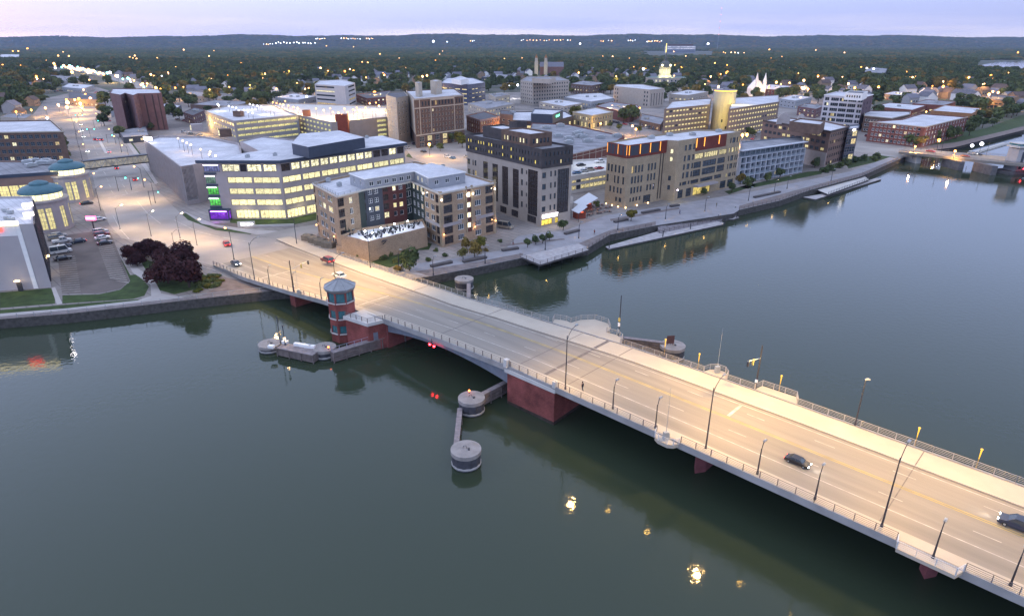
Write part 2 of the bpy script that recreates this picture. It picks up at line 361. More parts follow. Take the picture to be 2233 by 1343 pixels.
# footpaths
for p in ([(262, 545), (280, 540), (300, 585), (335, 608), (352, 640), (420, 652), (300, 662), (0, 690), (0, 684), (150, 672), (300, 655), (330, 645), (328, 620), (290, 595)],
          [(400, 460), (420, 470), (470, 490), (540, 500), (640, 506), (560, 512), (500, 500), (440, 488)], [(112, 628), (120, 626), (136, 662), (124, 664)],
          [(262, 292), (268, 290), (310, 345), (345, 400), (338, 402)]):
    patch('footpath', p, mat('footpath_concrete', (.38, .35, .33), .9, .1, .3), .022)
# promenade timber and paving on the right bank
patch('promenade', [(860, 592), (935, 603), (1040, 583), (1140, 562), (1282, 541), (1330, 512), (1430, 492), (1600, 466), (1612, 458), (1700, 438), (1765, 415), (1880, 384), (1962, 347), (1940, 343), (1850, 375), (1640, 418), (1480, 445), (1320, 470), (1240, 500), (1130, 515), (1100, 545), (1000, 562), (905, 575)],
      mat('promenade_paving', (.27, .265, .28), .85, .15, .25, det=6), .02)
for p in ([(905, 592), (1040, 571), (1140, 552), (1140, 561.5), (1040, 582.5), (935, 602.5)], [(1284, 540), (1330, 511.5), (1430, 491.5), (1430, 483), (1330, 502), (1262, 531)], [(1612, 449), (1765, 407), (1880, 377), (1958, 344), (1961, 347), (1880, 383.5), (1765, 414.5), (1700, 437.5), (1612, 457)],
          [(1090, 534), (1230, 520), (1232, 523), (1092, 538)], [(1330, 478), (1480, 452), (1482, 456), (1332, 483)], [(0, 690), (150, 677), (310, 659), (430, 646), (600, 630), (600, 633.5), (430, 651.5), (310, 665.5), (150, 683.5), (0, 695.5)]):
    patch('boardwalk_strip', p, mat('boardwalk_timber', (.17, .145, .14), .9, .25, .6, det=7), .03)
# far river reach seen at the right edge
patch('river_bend', [(2140, 143), (2160, 150), (2190, 155), (2260, 158), (2400, 150), (2400, 134), (2233, 133), (2170, 136)], wm, .5)
# hills on the horizon
hm = mat('wooded_hills', (.030, .042, .030), .95, .5, .004, det=8)
hb = MB(); nx = 120
def ridge(x):
    px = 1116 + x * 1400 / 9500
    return 150 - 22 * abs((px - 1150) / 1116) ** 1.6 * 1.6 + 9 * sin(px / 70) + 6 * sin(px / 31 + 2) + 3 * sin(px / 12)
for i in range(nx):
    x0, x1 = -13000 + 26000 * i / nx, -13000 + 26000 * (i + 1) / nx
    prof = ((7600, 0), (8500, .45), (9200, .85), (9800, 1), (12500, .9))
    for (ya, ka), (yb, kb_) in zip(prof, prof[1:]):
        hb.poly([(x0, ya, GZ - 1 + ka * ridge(x0)), (x1, ya, GZ - 1 + ka * ridge(x1)), (x1, yb, GZ - 1 + kb_ * ridge(x1)), (x0, yb, GZ - 1 + kb_ * ridge(x0))])
struct('hills', hb, hm, smooth=True)

# ================================================================== BRIDGE
D2 = Vector((.717, -.697)); N2 = Vector((.697, .717))
def lerp(tab, s):
    if s <= tab[0][0]: return tab[0][1]
    for (a, u), (b_, v) in zip(tab, tab[1:]):
        if s <= b_: return u + (v - u) * (s - a) / (b_ - a)
    return tab[-1][1]
ZT = [(-215, 2.62), (-192, 3.0), (-172, 3.9), (-152, 4.9), (-135, 5.9), (-116, 7.0), (-95, 7.8), (-76, 8.0), (80, 8.0)]
NT = [(-215, 67.6), (-192, 69.0), (-172, 69.4), (-150, 71.6), (-136, 73.4), (-118, 75.0), (-95, 76.3), (-76, 77.4), (-45, 77.8), (80, 78.3)]
FT = [(-215, 101), (-192, 100), (-160, 98.5), (-146, 97.8), (-120, 96.9), (-108, 96.6), (-84, 98.4), (-62, 100.6), (-30, 101.4), (80, 102)]
def BP(s, o): return D2 * s + N2 * o
def Z(s): return lerp(ZT, s)
st = [-205 + 5 * i for i in range(57)]
bridge = thing('river_bridge', 'long concrete bascule bridge crossing the river under warm lamps', 'bridge', (*BP(-60, 88), 0), world_geo=True)
def strip(mb, s0, s1, oa, ob, dz, th=0, mi=0, step=5):
    """a sheet (th = 0) or slab following the deck between two offsets"""
    k = max(1, int(math.ceil((s1 - s0) / step))); row = []
    for i in range(k + 1):
        s = s0 + (s1 - s0) * i / k
        a = oa(s) if callable(oa) else oa; b_ = ob(s) if callable(ob) else ob
        row.append((BP(s, a), BP(s, b_), Z(s) + dz))
    for (a, b_, z), (c, d, z2) in zip(row, row[1:]):
        if not th: mb.poly([(*a, z), (*c, z2), (*d, z2), (*b_, z)], mi)
        else:
            mb.poly([(*a, z), (*c, z2), (*d, z2), (*b_, z)], mi); mb.poly([(*a, z - th), (*b_, z - th), (*d, z2 - th), (*c, z2 - th)], mi)
            mb.poly([(*a, z - th), (*c, z2 - th), (*c, z2), (*a, z)], mi); mb.poly([(*b_, z), (*d, z2), (*d, z2 - th), (*b_, z - th)], mi)
    if th:
        for (a, b_, z), fl in ((row[0], 0), (row[-1], 1)):
            p = [(*a, z - th), (*a, z), (*b_, z), (*b_, z - th)]; mb.poly(p if fl == 0 else p[::-1], mi)
near = lambda k: (lambda s: lerp(NT, s) + k)
farf = lambda k: (lambda s: lerp(FT, s) + k)
dk = MB(); strip(dk, -192, 90, near(0), farf(0), 0, .8); obj('deck', dk, [deckm], bridge)
sw = MB(); strip(sw, -205, 90, farf(-5.2), farf(-.25), .16, .15); obj('sidewalk', sw, [walkm], bridge); sw = MB()
strip(sw, -192, 90, near(.25), near(2.2), .12, .11)
obj('sidewalk', sw, [walkm], bridge)
gd = MB()
for o in (near(2.2), near(6), near(12), farf(-6), farf(-1)):
    for s0, s1 in ((-192, -126), (-62, 90)):
        strip(gd, s0, s1, o, (lambda s, o=o: o(s) + .5), -1, 1.2)
obj('girder', gd, [metal_g], bridge)
# haunched bascule girders: deeper at the piers
for o in (.5, 7, 13, 19):
    bg_ = MB()
    for i in range(12):
        s0 = -120 + 45 * i / 12; s1 = -120 + 45 * (i + 1) / 12
        def dep(s): u = abs((s + 97.5) / 22.5); return 1.0 + 2.3 * u * u
        a0, a1 = BP(s0, lerp(NT, s0) + o), BP(s1, lerp(NT, s1) + o); b0, b1 = BP(s0, lerp(NT, s0) + o + .5), BP(s1, lerp(NT, s1) + o + .5)
        z0, z1 = Z(s0) - 1, Z(s1) - 1
        bg_.poly([(*a0, z0 - dep(s0)), (*a1, z1 - dep(s1)), (*a1, z1), (*a0, z0)]); bg_.poly([(*b1, z1 - dep(s1)), (*b0, z0 - dep(s0)), (*b0, z0), (*b1, z1)])
        bg_.poly([(*b0, z0 - dep(s0)), (*b1, z1 - dep(s1)), (*a1, z1 - dep(s1)), (*a0, z0 - dep(s0))])
    obj('bascule_girder', bg_, [metal_g], bridge)
fas = MB(); strip(fas, -192, 90, near(-.25), near(0), .25, 1.15); obj('fascia', fas, [conc], bridge); fas = MB(); strip(fas, -192, 90, farf(0), farf(.25), .25, 1.5); obj('fascia', fas, [conc], bridge)
# bump-outs (overlooks) : far octagonal balcony, far box, small ones, near pier edge
def platform(poly, z, th=1.0, mats=None):
    mb = MB(); P_ = [tuple(BP(s, o)) for s, o in poly]
    ar = sum(P_[i][0] * P_[(i + 1) % len(P_)][1] - P_[(i + 1) % len(P_)][0] * P_[i][1] for i in range(len(P_)))
    if ar < 0: P_ = P_[::-1]
    mb.prism(P_, z - th, z); return obj('overlook', mb, mats or [walkm], bridge)
FO = lambda s: lerp(FT, s)
oct_ = [(-83.5, FO(-83.5) + .3), (-84.5, 100.5), (-82, 101.6), (-80.6, 101.4), (-80, 104.2), (-78, 106.6), (-74.5, 106.8), (-72.3, 104.6), (-71.9, 102.8), (-69.6, 103.2), (-67.6, 102.4), (-66.6, FO(-66) + .3)]
platform(oct_, 8.17)
box_ = [(-38.6, FO(-38) + .3), (-38.2, 103.6), (-32.2, 103.9), (-31.2, FO(-31) + .3)]
platform(box_, 8.17)
sm_ = [(-48.4, FO(-48) + .3), (-48, 102.8), (-47, 103.8), (-45.4, 103.8), (-44.4, 102.8), (-44, FO(-44) + .3)]
platform(sm_, 8.17)
nb_ = [(-43.6, 77.3), (-43.2, 76.4), (-42.3, 75.9), (-40.7, 75.9), (-39.9, 76.4), (-39.5, 77.3)]
platform(nb_, 8.13, .6)
nc_ = [(-9.3, 77.7), (-9, 76.3), (-2.8, 76.3), (-2.3, 77.7)]
platform(nc_, 8.13, .5)
# lines, joints and wear on the deck
lw = MB(); ly = MB(); jt = MB(); jp = MB()
for k in (near(5.6), farf(-6.2)): strip(lw, -192, 90, k, (lambda s, k=k: k(s) + .16), .012, 0, 0)
for k in (11.6, 12.0): strip(ly, -192, 90, near(k), near(k + .14), .012)
s = -190
while s < 85:
    for k in (8.6, 15.1): strip(lw, s, s + 3.0, near(k), near(k + .13), .013)
    s += 11
for s in (-168, -126.5): strip(lw, s, s + .35, near(2.5), near(11.4), .013)
strip(lw, -38.2, -37.7, near(12.4), farf(-6.4), .013)
for s, w in ((-124.2, .25), (-97.3, .22), (-75.3, .16), (-69.1, .75), (-63.6, .2), (-12, .15)):
    strip(jt, s - w / 2, s + w / 2, near(.3), farf(-5.3), .008)
    strip(jt, s - w / 2, s + w / 2, farf(-5), farf(-.3), .166)
strip(jt, -192, 90, farf(-5.35), farf(-5.2), .0125)
obj('lane_line', lw, [line_w], bridge); obj('centre_line', ly, [line_y], bridge); obj('expansion_joint', jt, [mat('joint_steel', (.14, .12, .11), .7, .2, 2)], bridge)
# railings: near rail with posts, far rail pale
rail_m = mat('rail_paint', (.36, .33, .30), .6, .1, 1)
def rail(pts, h=1.1, gap=2.6, m=rail_m, bars=(.35, .6, .85), post=.09, name='railing', thick=.028, parent=bridge, zf=None):
    """pts = world 3D polyline of rail foot"""
    mb = MB(); pts = [Vector(p) for p in pts]
    for a, b_ in zip(pts, pts[1:]):
        d = b_ - a; Ln = d.length; k = max(1, round(Ln / gap)); an = atan2(d.y, d.x)
        for i in range(k + 1):
            p = a + d * i / k; mb.box(p.x, p.y, p.z + h / 2, post, post * 1.6, h, an)
        for hz in (*bars, h): mb.tube([a + Vector((0, 0, hz)), b_ + Vector((0, 0, hz))], thick if hz < h else thick * 1.6, 4)
    return obj(name, mb, [m], parent)
def edge(tab, s0, s1, dz=.15, step=8.):
    k = max(1, int((s1 - s0) / step)); r = []
    for i in range(k + 1):
        s = s0 + (s1 - s0) * i / k; p = BP(s, lerp(tab[0], s) + tab[1]); r.append((p.x, p.y, Z(s) + dz))
    return r
rn = mat('rail_bronze', (.16, .13, .12), .6, .1, 1)
rail(edge((NT, -.1), -192, -128, .25, 9), m=rn, gap=2.4, bars=(.3, .55, .8), name='railing')
rail(edge((NT, -.1), -113, -75.8, .25, 9), m=rn, gap=2.2, bars=(.3, .55, .8))
rail(edge((NT, -.1), -75.5, -64.5, .25, 11), m=rn, gap=2.2, bars=(.3, .55, .8))
for s0, s1 in ((-63.8, -43.7), (-39.4, -9.4), (-2.2, 80)): rail(edge((NT, -.1), s0, s1, .25, 10), m=rn, gap=2.5, bars=(.3, .55, .8))
rail([(*BP(*p), 8.13) for p in nb_], m=metal_l); rail([(*BP(*p), 8.13) for p in nc_], m=metal_l, gap=2)
for s0, s1 in ((-172, -120), (-120, -84.5), (-66.6, -48.4), (-44, -38.6), (-31.2, 80)): rail(edge((FT, .1), s0, s1, .25, 10), gap=2.5)
for pl in (oct_, box_, sm_): rail([(*BP(*p), 8.17) for p in pl], gap=1.8)
# piers
pr = MB(); P1 = [(-76.3, 77.2), (-64.8, 77.6), (-66.3, 100), (-78, 98)]
pr.prism([tuple(BP(*p)) for p in P1], -3, 6.9)
obj('pier', pr, [brick_r], bridge)
st_m = mat('waterline_stain', (.045, .032, .025), .9, .4, .7)
pr = MB(); I_ = [tuple(BP(*p)) for p in ((-76.36, 77.14), (-64.74, 77.54), (-66.24, 100.1), (-78.06, 98.1))]; pr.prism(I_, -1, .65, cap=True); obj('waterline_stain', pr, [st_m], bridge)
cp = MB(); P1b = [(-76.7, 76.8), (-64.4, 77.2), (-65.9, 100.4), (-78.4, 98.4)]; cp.prism([tuple(BP(*p)) for p in P1b], 6.9, 7.6)
obj('pier_coping', cp, [conc_l], bridge)
pp = MB(); pp.box(*BP(-76.4, 77.1), 8.8, .9, .9, 1.6, atan2(D2.y, D2.x)); obj('pylon', pp, [conc_l], bridge); pp = MB(); pp.box(*BP(-64.7, 77.5), 8.6, .7, .7, 1.3, atan2(D2.y, D2.x)); obj('pylon', pp, [conc_l], bridge)
for s, o0 in ((-38.9, 84.4), (-6, 85.3), (26, 87), (58, 87)):
    m_ = MB(); m_.prism([tuple(BP(*p)) for p in ((s - 1, o0), (s, o0 - 1.6), (s + 1, o0), (s + 1, 99), (s, 100.5), (s - 1, 99))], -3, 6.6)
    obj('pier', m_, [mat('rose_brick', (.22, .075, .08), .9, .2, .8)], bridge)
m_ = MB(); m_.prism([tuple(BP(*p)) for p in ((-153.6, 73), (-151, 73), (-151, 96), (-153.6, 96))], -3, 4.1); obj('pier', m_, [brick_r], bridge)
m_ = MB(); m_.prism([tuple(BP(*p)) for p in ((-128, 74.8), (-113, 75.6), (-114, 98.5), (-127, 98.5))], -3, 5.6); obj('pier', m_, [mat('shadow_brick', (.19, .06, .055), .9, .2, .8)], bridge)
m_ = MB(); m_.prism([tuple(BP(*p)) for p in ((-189, 69.6), (-186, 69.6), (-186, 99), (-189, 99))], 0, 2.6); obj('abutment', m_, [conc], bridge)
# tower with its brick base
tw = thing('bridge_tower', 'octagonal red brick bridge tender tower with pyramid roof', 'tower', (*G(752, 742, 0), 0), world_geo=True)
tx, ty = G(753, 736, 0); r8 = 3.15; rot8 = radians(8)
def octp(r, cx=tx, cy=ty): return [(cx + r * cos(rot8 + pi / 8 + pi / 4 * i), cy + r * sin(rot8 + pi / 8 + pi / 4 * i)) for i in range(8)]
# ================================================================== FACADES AND BUILDINGS
def facade(mb, A, B, z0, z1, rects, depth=.3, mi=0):
    A = Vector(A[:2]); B = Vector(B[:2]); d = B - A; Ln = d.length; d /= Ln; n = Vector((d.y, -d.x))
    rects = [(max(.02, a), min(Ln - .02, b_), max(.02, c), min(z1 - z0 - .02, e)) for a, b_, c, e in rects]
    rects = [r for r in rects if r[1] - r[0] > .05 and r[3] - r[2] > .05]
    def P_(u, v, o=0): q_ = A + d * u - n * o; return (q_.x, q_.y, z0 + v)
    us = sorted({0.0, Ln} | {round(r[0], 3) for r in rects} | {round(r[1], 3) for r in rects})
    bands = sorted({0.0, z1 - z0} | {round(r[2], 3) for r in rects} | {round(r[3], 3) for r in rects})
    for v0, v1 in zip(bands, bands[1:]):
        vm = (v0 + v1) / 2; rs = sorted(r for r in rects if r[2] < vm < r[3]); u = 0.0
        for r in rs:
            if r[0] > u + .001: mb.poly([P_(u, v0), P_(r[0], v0), P_(r[0], v1), P_(u, v1)], mi)
            u = max(u, r[1])
        if u < Ln - .001: mb.poly([P_(u, v0), P_(Ln, v0), P_(Ln, v1), P_(u, v1)], mi)
    for a, b_, c, e in rects:
        mb.poly([P_(a, c), P_(b_, c), P_(b_, c, depth), P_(a, c, depth)], mi); mb.poly([P_(a, e, depth), P_(b_, e, depth), P_(b_, e), P_(a, e)], mi)
        mb.poly([P_(a, c, depth), P_(a, e, depth), P_(a, e), P_(a, c)], mi); mb.poly([P_(b_, c), P_(b_, e), P_(b_, e, depth), P_(b_, c, depth)], mi)
    return rects, A, d, n, Ln
_WC = {}
def win_mesh(w, h, style, fm, gm_):
    """frame ring, mullions and pane; x along the wall, y into it"""
    key = (round(w, 1), round(h, 1), style, fm.name, gm_.name)
    if key in _WC: return _WC[key]
    mb = MB(); f = .13 if w < 4 else .14; nv, nh = style; y0, y1 = -.12, 0
    if w < .5: f = .05
    bars = [(0, f, 0, h), (w - f, w, 0, h), (f, w - f, 0, f), (f, w - f, h - f, h)]
    for i in range(1, nv): x = w * i / nv; bars.append((x - f * .4, x + f * .4, f, h - f))
    for i in range(1, nh): z = h * i / nh; bars.append((f, w - f, z - f * .35, z + f * .35))
    for a, b_, c, e in bars: mb.box((a + b_) / 2, -.06, (c + e) / 2, b_ - a, .1, e - c, 0, 0)
    mb.poly([(f * .5, -.03, f * .5), (w - f * .5, -.03, f * .5), (w - f * .5, -.03, h - f * .5), (f * .5, -.03, h - f * .5)], 1)
    me = mb.mesh('window', [fm, gm_]); _WC[key] = me; return me
def inset(P_, d):
    n = len(P_); r = []
    for i in range(n):
        a, b_, c = Vector(P_[i - 1]), Vector(P_[i]), Vector(P_[(i + 1) % n])
        u = (b_ - a).normalized(); v = (c - b_).normalized(); nu = Vector((-u.y, u.x)); nv = Vector((-v.y, v.x))
        m = nu + nv; k = m.dot(nu)
        m = m / k if abs(k) > .3 else nu
        if m.length > 3: m = m.normalized() * 3
        r.append(tuple(b_ + m * d))
    return r
def area(P_): return .5 * sum(P_[i][0] * P_[(i + 1) % len(P_)][1] - P_[(i + 1) % len(P_)][0] * P_[i][1] for i in range(len(P_)))
def grid(rows, **k): return dict(rows=rows, **k)
def fl(n, v0, fh, h): return [(v0 + fh * i, h) for i in range(n)]
def shell(root, P_, z0, z1, wall, roof, specs=None, parapet=.6, wmats=None, name='wall', roofname='roof', maxwin=95, trim=None, seed=1, cap=None):
    """walls with real openings, windows set in them as parts, a roof sheet behind a parapet"""
    specs = specs or {}; wmats = wmats or {}; R_ = random.Random(seed); n = len(P_)
    mats = [wall]; mb = MB(); wins = []
    for i in range(n):
        A, B = P_[i], P_[(i + 1) % n]; Ln = hypot(B[0] - A[0], B[1] - A[1])
        if Ln < .05: continue
        mi = 0
        if i in wmats:
            if wmats[i] not in mats: mats.append(wmats[i])
            mi = mats.index(wmats[i])
        rects = []
        for sp_ in specs.get(i, []):
            cols = sp_.get('cols')
            if cols is None:
                k = sp_['n']; m = sp_.get('m', 1.0); a = sp_.get('a', 0) * Ln; b_ = sp_.get('b', 1) * Ln; w = sp_.get('w', 1.4)
                pitch = (b_ - a - 2 * m) / k; w = min(w, pitch - .12); cols = [(a + m + pitch * j + (pitch - w) / 2, w) for j in range(k)]
            else: cols = [(u * Ln, w if w > 0 else -w * Ln) for u, w in cols]
            for v, h in sp_['rows']:
                for u, w in cols: rects.append((u, u + w, v, v + h, sp_))
        dep = .25
        rr = [(a, b_, c, e) for a, b_, c, e, _ in rects]
        fa = facade(mb, A, B, z0, z1, rr, dep, mi)
        _, A_, d, nn, L_ = fa
        for (a, b_, c, e, sp_) in rects:
            a = max(a, .02); b_ = min(b_, L_ - .02); c = max(c, .02); e = min(e, z1 - z0 - .02)
            if b_ - a < .1 or e - c < .1: continue
            lit = R_.random() < sp_.get('lit', .08)
            g_ = sp_.get('glass', glass_d)
            if lit: g_ = sp_.get('litm') or R_.choice([lit_y, lit_w, lit_d])
            p = A_ + d * a - nn * (dep - .01)
            wins.append((b_ - a, e - c, sp_.get('style', (1, 1)), sp_.get('frame', white), g_, p.x, p.y, z0 + c, atan2(d.y, d.x)))
        if parapet: # inner face of the parapet
            pass
    if parapet:
        I = inset(P_, .35); 
        for i in range(n):
            j = (i + 1) % n; mb.poly([(*P_[i], z1), (*P_[j], z1), (*I[j], z1), (*I[i], z1)], 0)
            mb.poly([(*I[j], z1 - parapet), (*I[i], z1 - parapet), (*I[i], z1), (*I[j], z1)], 0)
        rmb = MB(); flat(rmb, I, z1 - parapet); obj(roofname, rmb, [roof], root)
    else:
        rmb = MB(); flat(rmb, P_, z1 + .005); obj(roofname, rmb, [roof], root)
    obj(name, mb, mats, root)
    if trim:
        tm = MB(); O = inset(P_, -.25)
        for i in range(n):
            j = (i + 1) % n
            a, b_ = P_[i], P_[j]
            tm.poly([(*O[i], z1 - trim[1]), (*O[j], z1 - trim[1]), (*O[j], z1 + .06), (*O[i], z1 + .06)]); tm.poly([(*O[i], z1 + .06), (*O[j], z1 + .06), (*b_, z1 + .06), (*a, z1 + .06)])
            tm.poly([(*a, z1 - trim[1]), (*b_, z1 - trim[1]), (*O[j], z1 - trim[1]), (*O[i], z1 - trim[1])])
        obj('cornice', tm, [trim[0]], root)
    wins.sort(key=lambda w: -w[0] * w[1])
    w0 = root.get('_w', (0, 0, 0))
    for w in wins[:maxwin]:
        o = bpy.data.objects.new('window', win_mesh(w[0], w[1], w[2], w[3], w[4])); C.objects.link(o); o.parent = root
        o.location = (w[5] - w0[0], w[6] - w0[1], w[7] - w0[2]); o.rotation_euler = (0, 0, w[8])
    if wins[maxwin:]:
        mb = MB(); ms = []
        for w in wins[maxwin:]:
            for m_ in (w[3], w[4]):
                if m_ not in ms: ms.append(m_)
            ca, sa = cos(w[8]), sin(w[8]); W_, H_ = w[0], w[1]
            def q_(x, z, y=-.06): return (w[5] + x * ca - y * sa, w[6] + x * sa + y * ca, w[7] + z)
            f = .08; mi, gi = ms.index(w[3]), ms.index(w[4])
            for a, b_, c, e in ((0, f, 0, H_), (W_ - f, W_, 0, H_), (f, W_ - f, 0, f), (f, W_ - f, H_ - f, H_)): mb.poly([q_(a, c), q_(b_, c), q_(b_, e), q_(a, e)], mi)
            mb.poly([q_(f, f, -.04), q_(W_ - f, f, -.04), q_(W_ - f, H_ - f, -.04), q_(f, H_ - f, -.04)], gi)
        tag(obj('small_windows', mb, ms, root), kind='stuff')
    return root
FOOT = []
def building(name, label, cat, px, h, wall, roof, specs=None, z0=GZ, world=None, extra=None, group=None, **k):
    """px: roof outline (near side left to right, then back) as seen at roof height"""
    P_ = world if world else GP(px, z0 + h); FOOT.append(P_)
    if area(P_) < 0: print('CW polygon', label, name)
    cx = sum(p[0] for p in P_) / len(P_); cy = sum(p[1] for p in P_) / len(P_)
    r = thing(name, label, cat, (cx, cy, z0), world_geo=True, group=group)
    shell(r, P_, z0, z0 + h, wall, roof, specs, seed=zlib.crc32(label.encode()) % 1000, **k)
    return r, P_
def sub(root, px, z0, z1, wall, roof, specs=None, world=None, name='penthouse_wall', roofname='penthouse_roof', **k):
    P_ = world if world else GP(px, z1)
    if area(P_) < 0: P_ = P_[::-1]
    shell(root, P_, z0, z1, wall, roof, specs, name=name, roofname=roofname, **k); return P_
def hvac(root, spots, z, s=2.2, m=None):
    for px, py in spots:
        x, y = G(px, py, z); mb = MB(); a = RN.random(); mb.box(x, y, z + .55, s, s * .7, 1.1, a); mb.box(x + .1, y, z + 1.2, s * .5, s * .4, .25, a)
        obj('rooftop_unit', mb, [m or galv], root)

# ================================================================== BRIDGE TENDER TOWER
rot8 = radians(13)
oc = octp(r8)
mb = MB(); wn = []
levels = ((2.3, 1.9), (6.0, 2.0), (9.9, 2.3))
for i in range(8):
    A, B = oc[i], oc[(i + 1) % 8]; Ln = hypot(B[0] - A[0], B[1] - A[1])
    nx_, ny_ = (B[1] - A[1]), -(B[0] - A[0]); facing = nx_ * (-tx) + ny_ * (-ty)
    side = nx_ * 1.0 + ny_ * .0
    rects = []
    for k, (v, h) in enumerate(levels):
        if k < 2 and side > 1.0: continue
        w = Ln - (.5 if k == 2 else .75); rects.append(((Ln - w) / 2, (Ln + w) / 2, v, v + h))
    rects, A_, d, nn, L_ = facade(mb, A, B, 0 - .5, 12.6, [(a, b_, c + .5, e + .5) for a, b_, c, e in rects], .28)
    for a, b_, c, e in rects: wn.append((A_ + d * a - nn * .26, b_ - a, e - c, c - .5, atan2(d.y, d.x), A_, d, nn, a, b_))
obj('wall', mb, [brick_r], tw)
sill = MB()
for p, w, h, z, an, A_, d, nn, a, b_ in wn:
    o = bpy.data.objects.new('window', win_mesh(w, h, (2, 1), mat('teal_frame', (.045, .10, .11), .5, .1, 1), glass_t)); C.objects.link(o); o.parent = tw
    o.location = (p.x - tw['_w'][0], p.y - tw['_w'][1], z); o.rotation_euler = (0, 0, an)
    c = A_ + d * (a + b_) / 2 + nn * .06; sb_ = MB(); sb_.box(c.x, c.y, z - .12, w + .3, .35, .22, an); obj('sill', sb_, [conc_l], tw)
mb = MB(); o1 = octp(3.5); o2 = octp(3.75)
for i in range(8):
    j = (i + 1) % 8; mb.poly([(*oc[i], 12.3), (*oc[j], 12.3), (*o1[j], 12.6), (*o1[i], 12.6)]); mb.poly([(*o1[i], 12.6), (*o1[j], 12.6), (*o2[j], 13.15), (*o2[i], 13.15)])
obj('cornice', mb, [mat('cornice_grey', (.25, .25, .25), .7, .1, 1)], tw)
mb = MB(); o3 = octp(3.85)
for i in range(8):
    j = (i + 1) % 8; mb.poly([(*o3[i], 13.15), (*o3[j], 13.15), (tx, ty, 15.1)]); mb.poly([(*o2[i], 13.15), (*o2[j], 13.15), (*o3[j], 13.16), (*o3[i], 13.16)])
    mb.tube([(*o3[i], 13.2), (tx, ty, 15.16)], .07, 4)
obj('roof', mb, [mat('zinc_roof', (.25, .26, .27), .5, .12, .8, metal=.2)], tw)
# brick link block between tower and deck, with door
lk = MB(); lp = [tuple(BP(*p)) for p in ((-121.5, 70.2), (-114.6, 71.6), (-113.6, 75.6), (-121.5, 76))]
lk.prism(lp, -1, 6.3); obj('link_wall', lk, [brick_r], tw)
lk = MB(); lk.prism([tuple(BP(*p)) for p in ((-122, 69.9), (-114.3, 71.3), (-113.3, 75.6), (-122, 75.6))], 6.3, 7.05); obj('landing', lk, [conc_l], tw)
lk = MB(); dc = BP(-114.45, 73.2); lk.box(dc.x + .12, dc.y - .12, 3.2, 1.1, .16, 2.3, atan2((BP(-113.6, 75.6) - BP(-114.6, 71.6)).y, (BP(-113.6, 75.6) - BP(-114.6, 71.6)).x)); obj('door', lk, [metal_g], tw)
rail([(*BP(-121.6, 70.3), 7.05), (*BP(-114.6, 71.6), 7.05), (*BP(-113.6, 75.0), 7.05)], parent=tw, m=rn, gap=1.6)

# ================================================================== FENDERS AND DOLPHINS
dolph_c = mat('dolphin_cap', (.27, .245, .23), .9, .18, .9, det=7)
sheet = mat('sheet_pile', (.06, .06, .07), .7, .3, 1.5)
def dolphin(px, py, r, h, label, extra=None):
    x, y = G(px, py, h); o = thing('mooring_dolphin', label, 'dolphin', (x, y, 0), world_geo=True, group='round sheet pile dolphins')
    m = MB(); n = 26
    for i in range(n):
        a, b_ = 2 * pi * i / n, 2 * pi * (i + 1) / n; ra = r + (.09 if i % 2 else -.04); rb = r + (.09 if (i + 1) % 2 else -.04)
        m.poly([(x + ra * cos(a), y + ra * sin(a), -2), (x + rb * cos(b_), y + rb * sin(b_), -2), (x + rb * cos(b_), y + rb * sin(b_), h - .35), (x + ra * cos(a), y + ra * sin(a), h - .35)])
    obj('body', m, [sheet], o)
    m = MB(); m.lathe(x, y, [(r + .12, h - .75), (r + .2, h - .7), (r + .2, h), (.01, h + .02)], 28); obj('cap', m, [dolph_c], o)
    m = MB(); m.lathe(x, y, [(r + .1, .25), (r + .16, .3), (r + .16, .55), (r + .1, .6)], 28); obj('waterline_band', m, [conc], o)
    m = MB(); a = RN.random() * 3
    m.tube([(x - .5, y + .2, h), (x - .4, y + .3, h + .35), (x, y + .3, h + .4), (x + .2, y, h)], .05); m.box(x + .5, y - .2, h + .1, .5, .3, .2, a); obj('ladder_hoop', m, [metal_d], o)
    return o, x, y
dA, ax, ay = dolphin(1028, 866, 2.35, 3.0, 'round dolphin with an amber light, nearest the brick bridge pier')
dB, bx, by = dolphin(1016, 978, 2.35, 3.0, 'round dolphin standing alone at the outer end of the timber boom')
dC, cx_, cy_ = dolphin(707, 756, 2.4, 2.2, 'round dolphin with a red light below the tender tower')
dD, dx_, dy_ = dolphin(588, 748, 2.4, 1.7, 'wide pale dolphin at the outer end of the tower fender')
dE, ex_, ey_ = dolphin(1012, 607, 2.5, 3.0, 'dolphin beyond the bascule span with a thin fender arm')
dF, fx_, fy_ = dolphin(1467, 752, 2.6, 3.0, 'dolphin with a brown board, beyond the overlook balcony')
def beacon(o, x, y, h, m):
    b_ = MB(); b_.cyl(x, y, h, h + .35, .12, n=8); b_.ball(x, y, h + .5, .2, 1); obj('beacon', b_, [metal_d, m], o)
beacon(dA, ax - .5, ay + 1.6, 3.0, emi('amber_beacon', (1, .16, .03), 14)); beacon(dC, cx_ + 1.3, cy_ - 1.2, 2.2, emi('amber_beacon', (1, .16, .03), 14))
mb = MB(); mb.box(fx_ - .6, fy_, 4.3, 1.7, .12, 1.9, .1); mb.tube([(fx_ - 1.2, fy_, 3), (fx_ - 1.2, fy_, 4)], .07); mb.tube([(fx_, fy_, 3), (fx_, fy_, 4)], .07); obj('sign_board', mb, [mat('board_brown', (.10, .05, .045), .8, .2, 1)], dF)
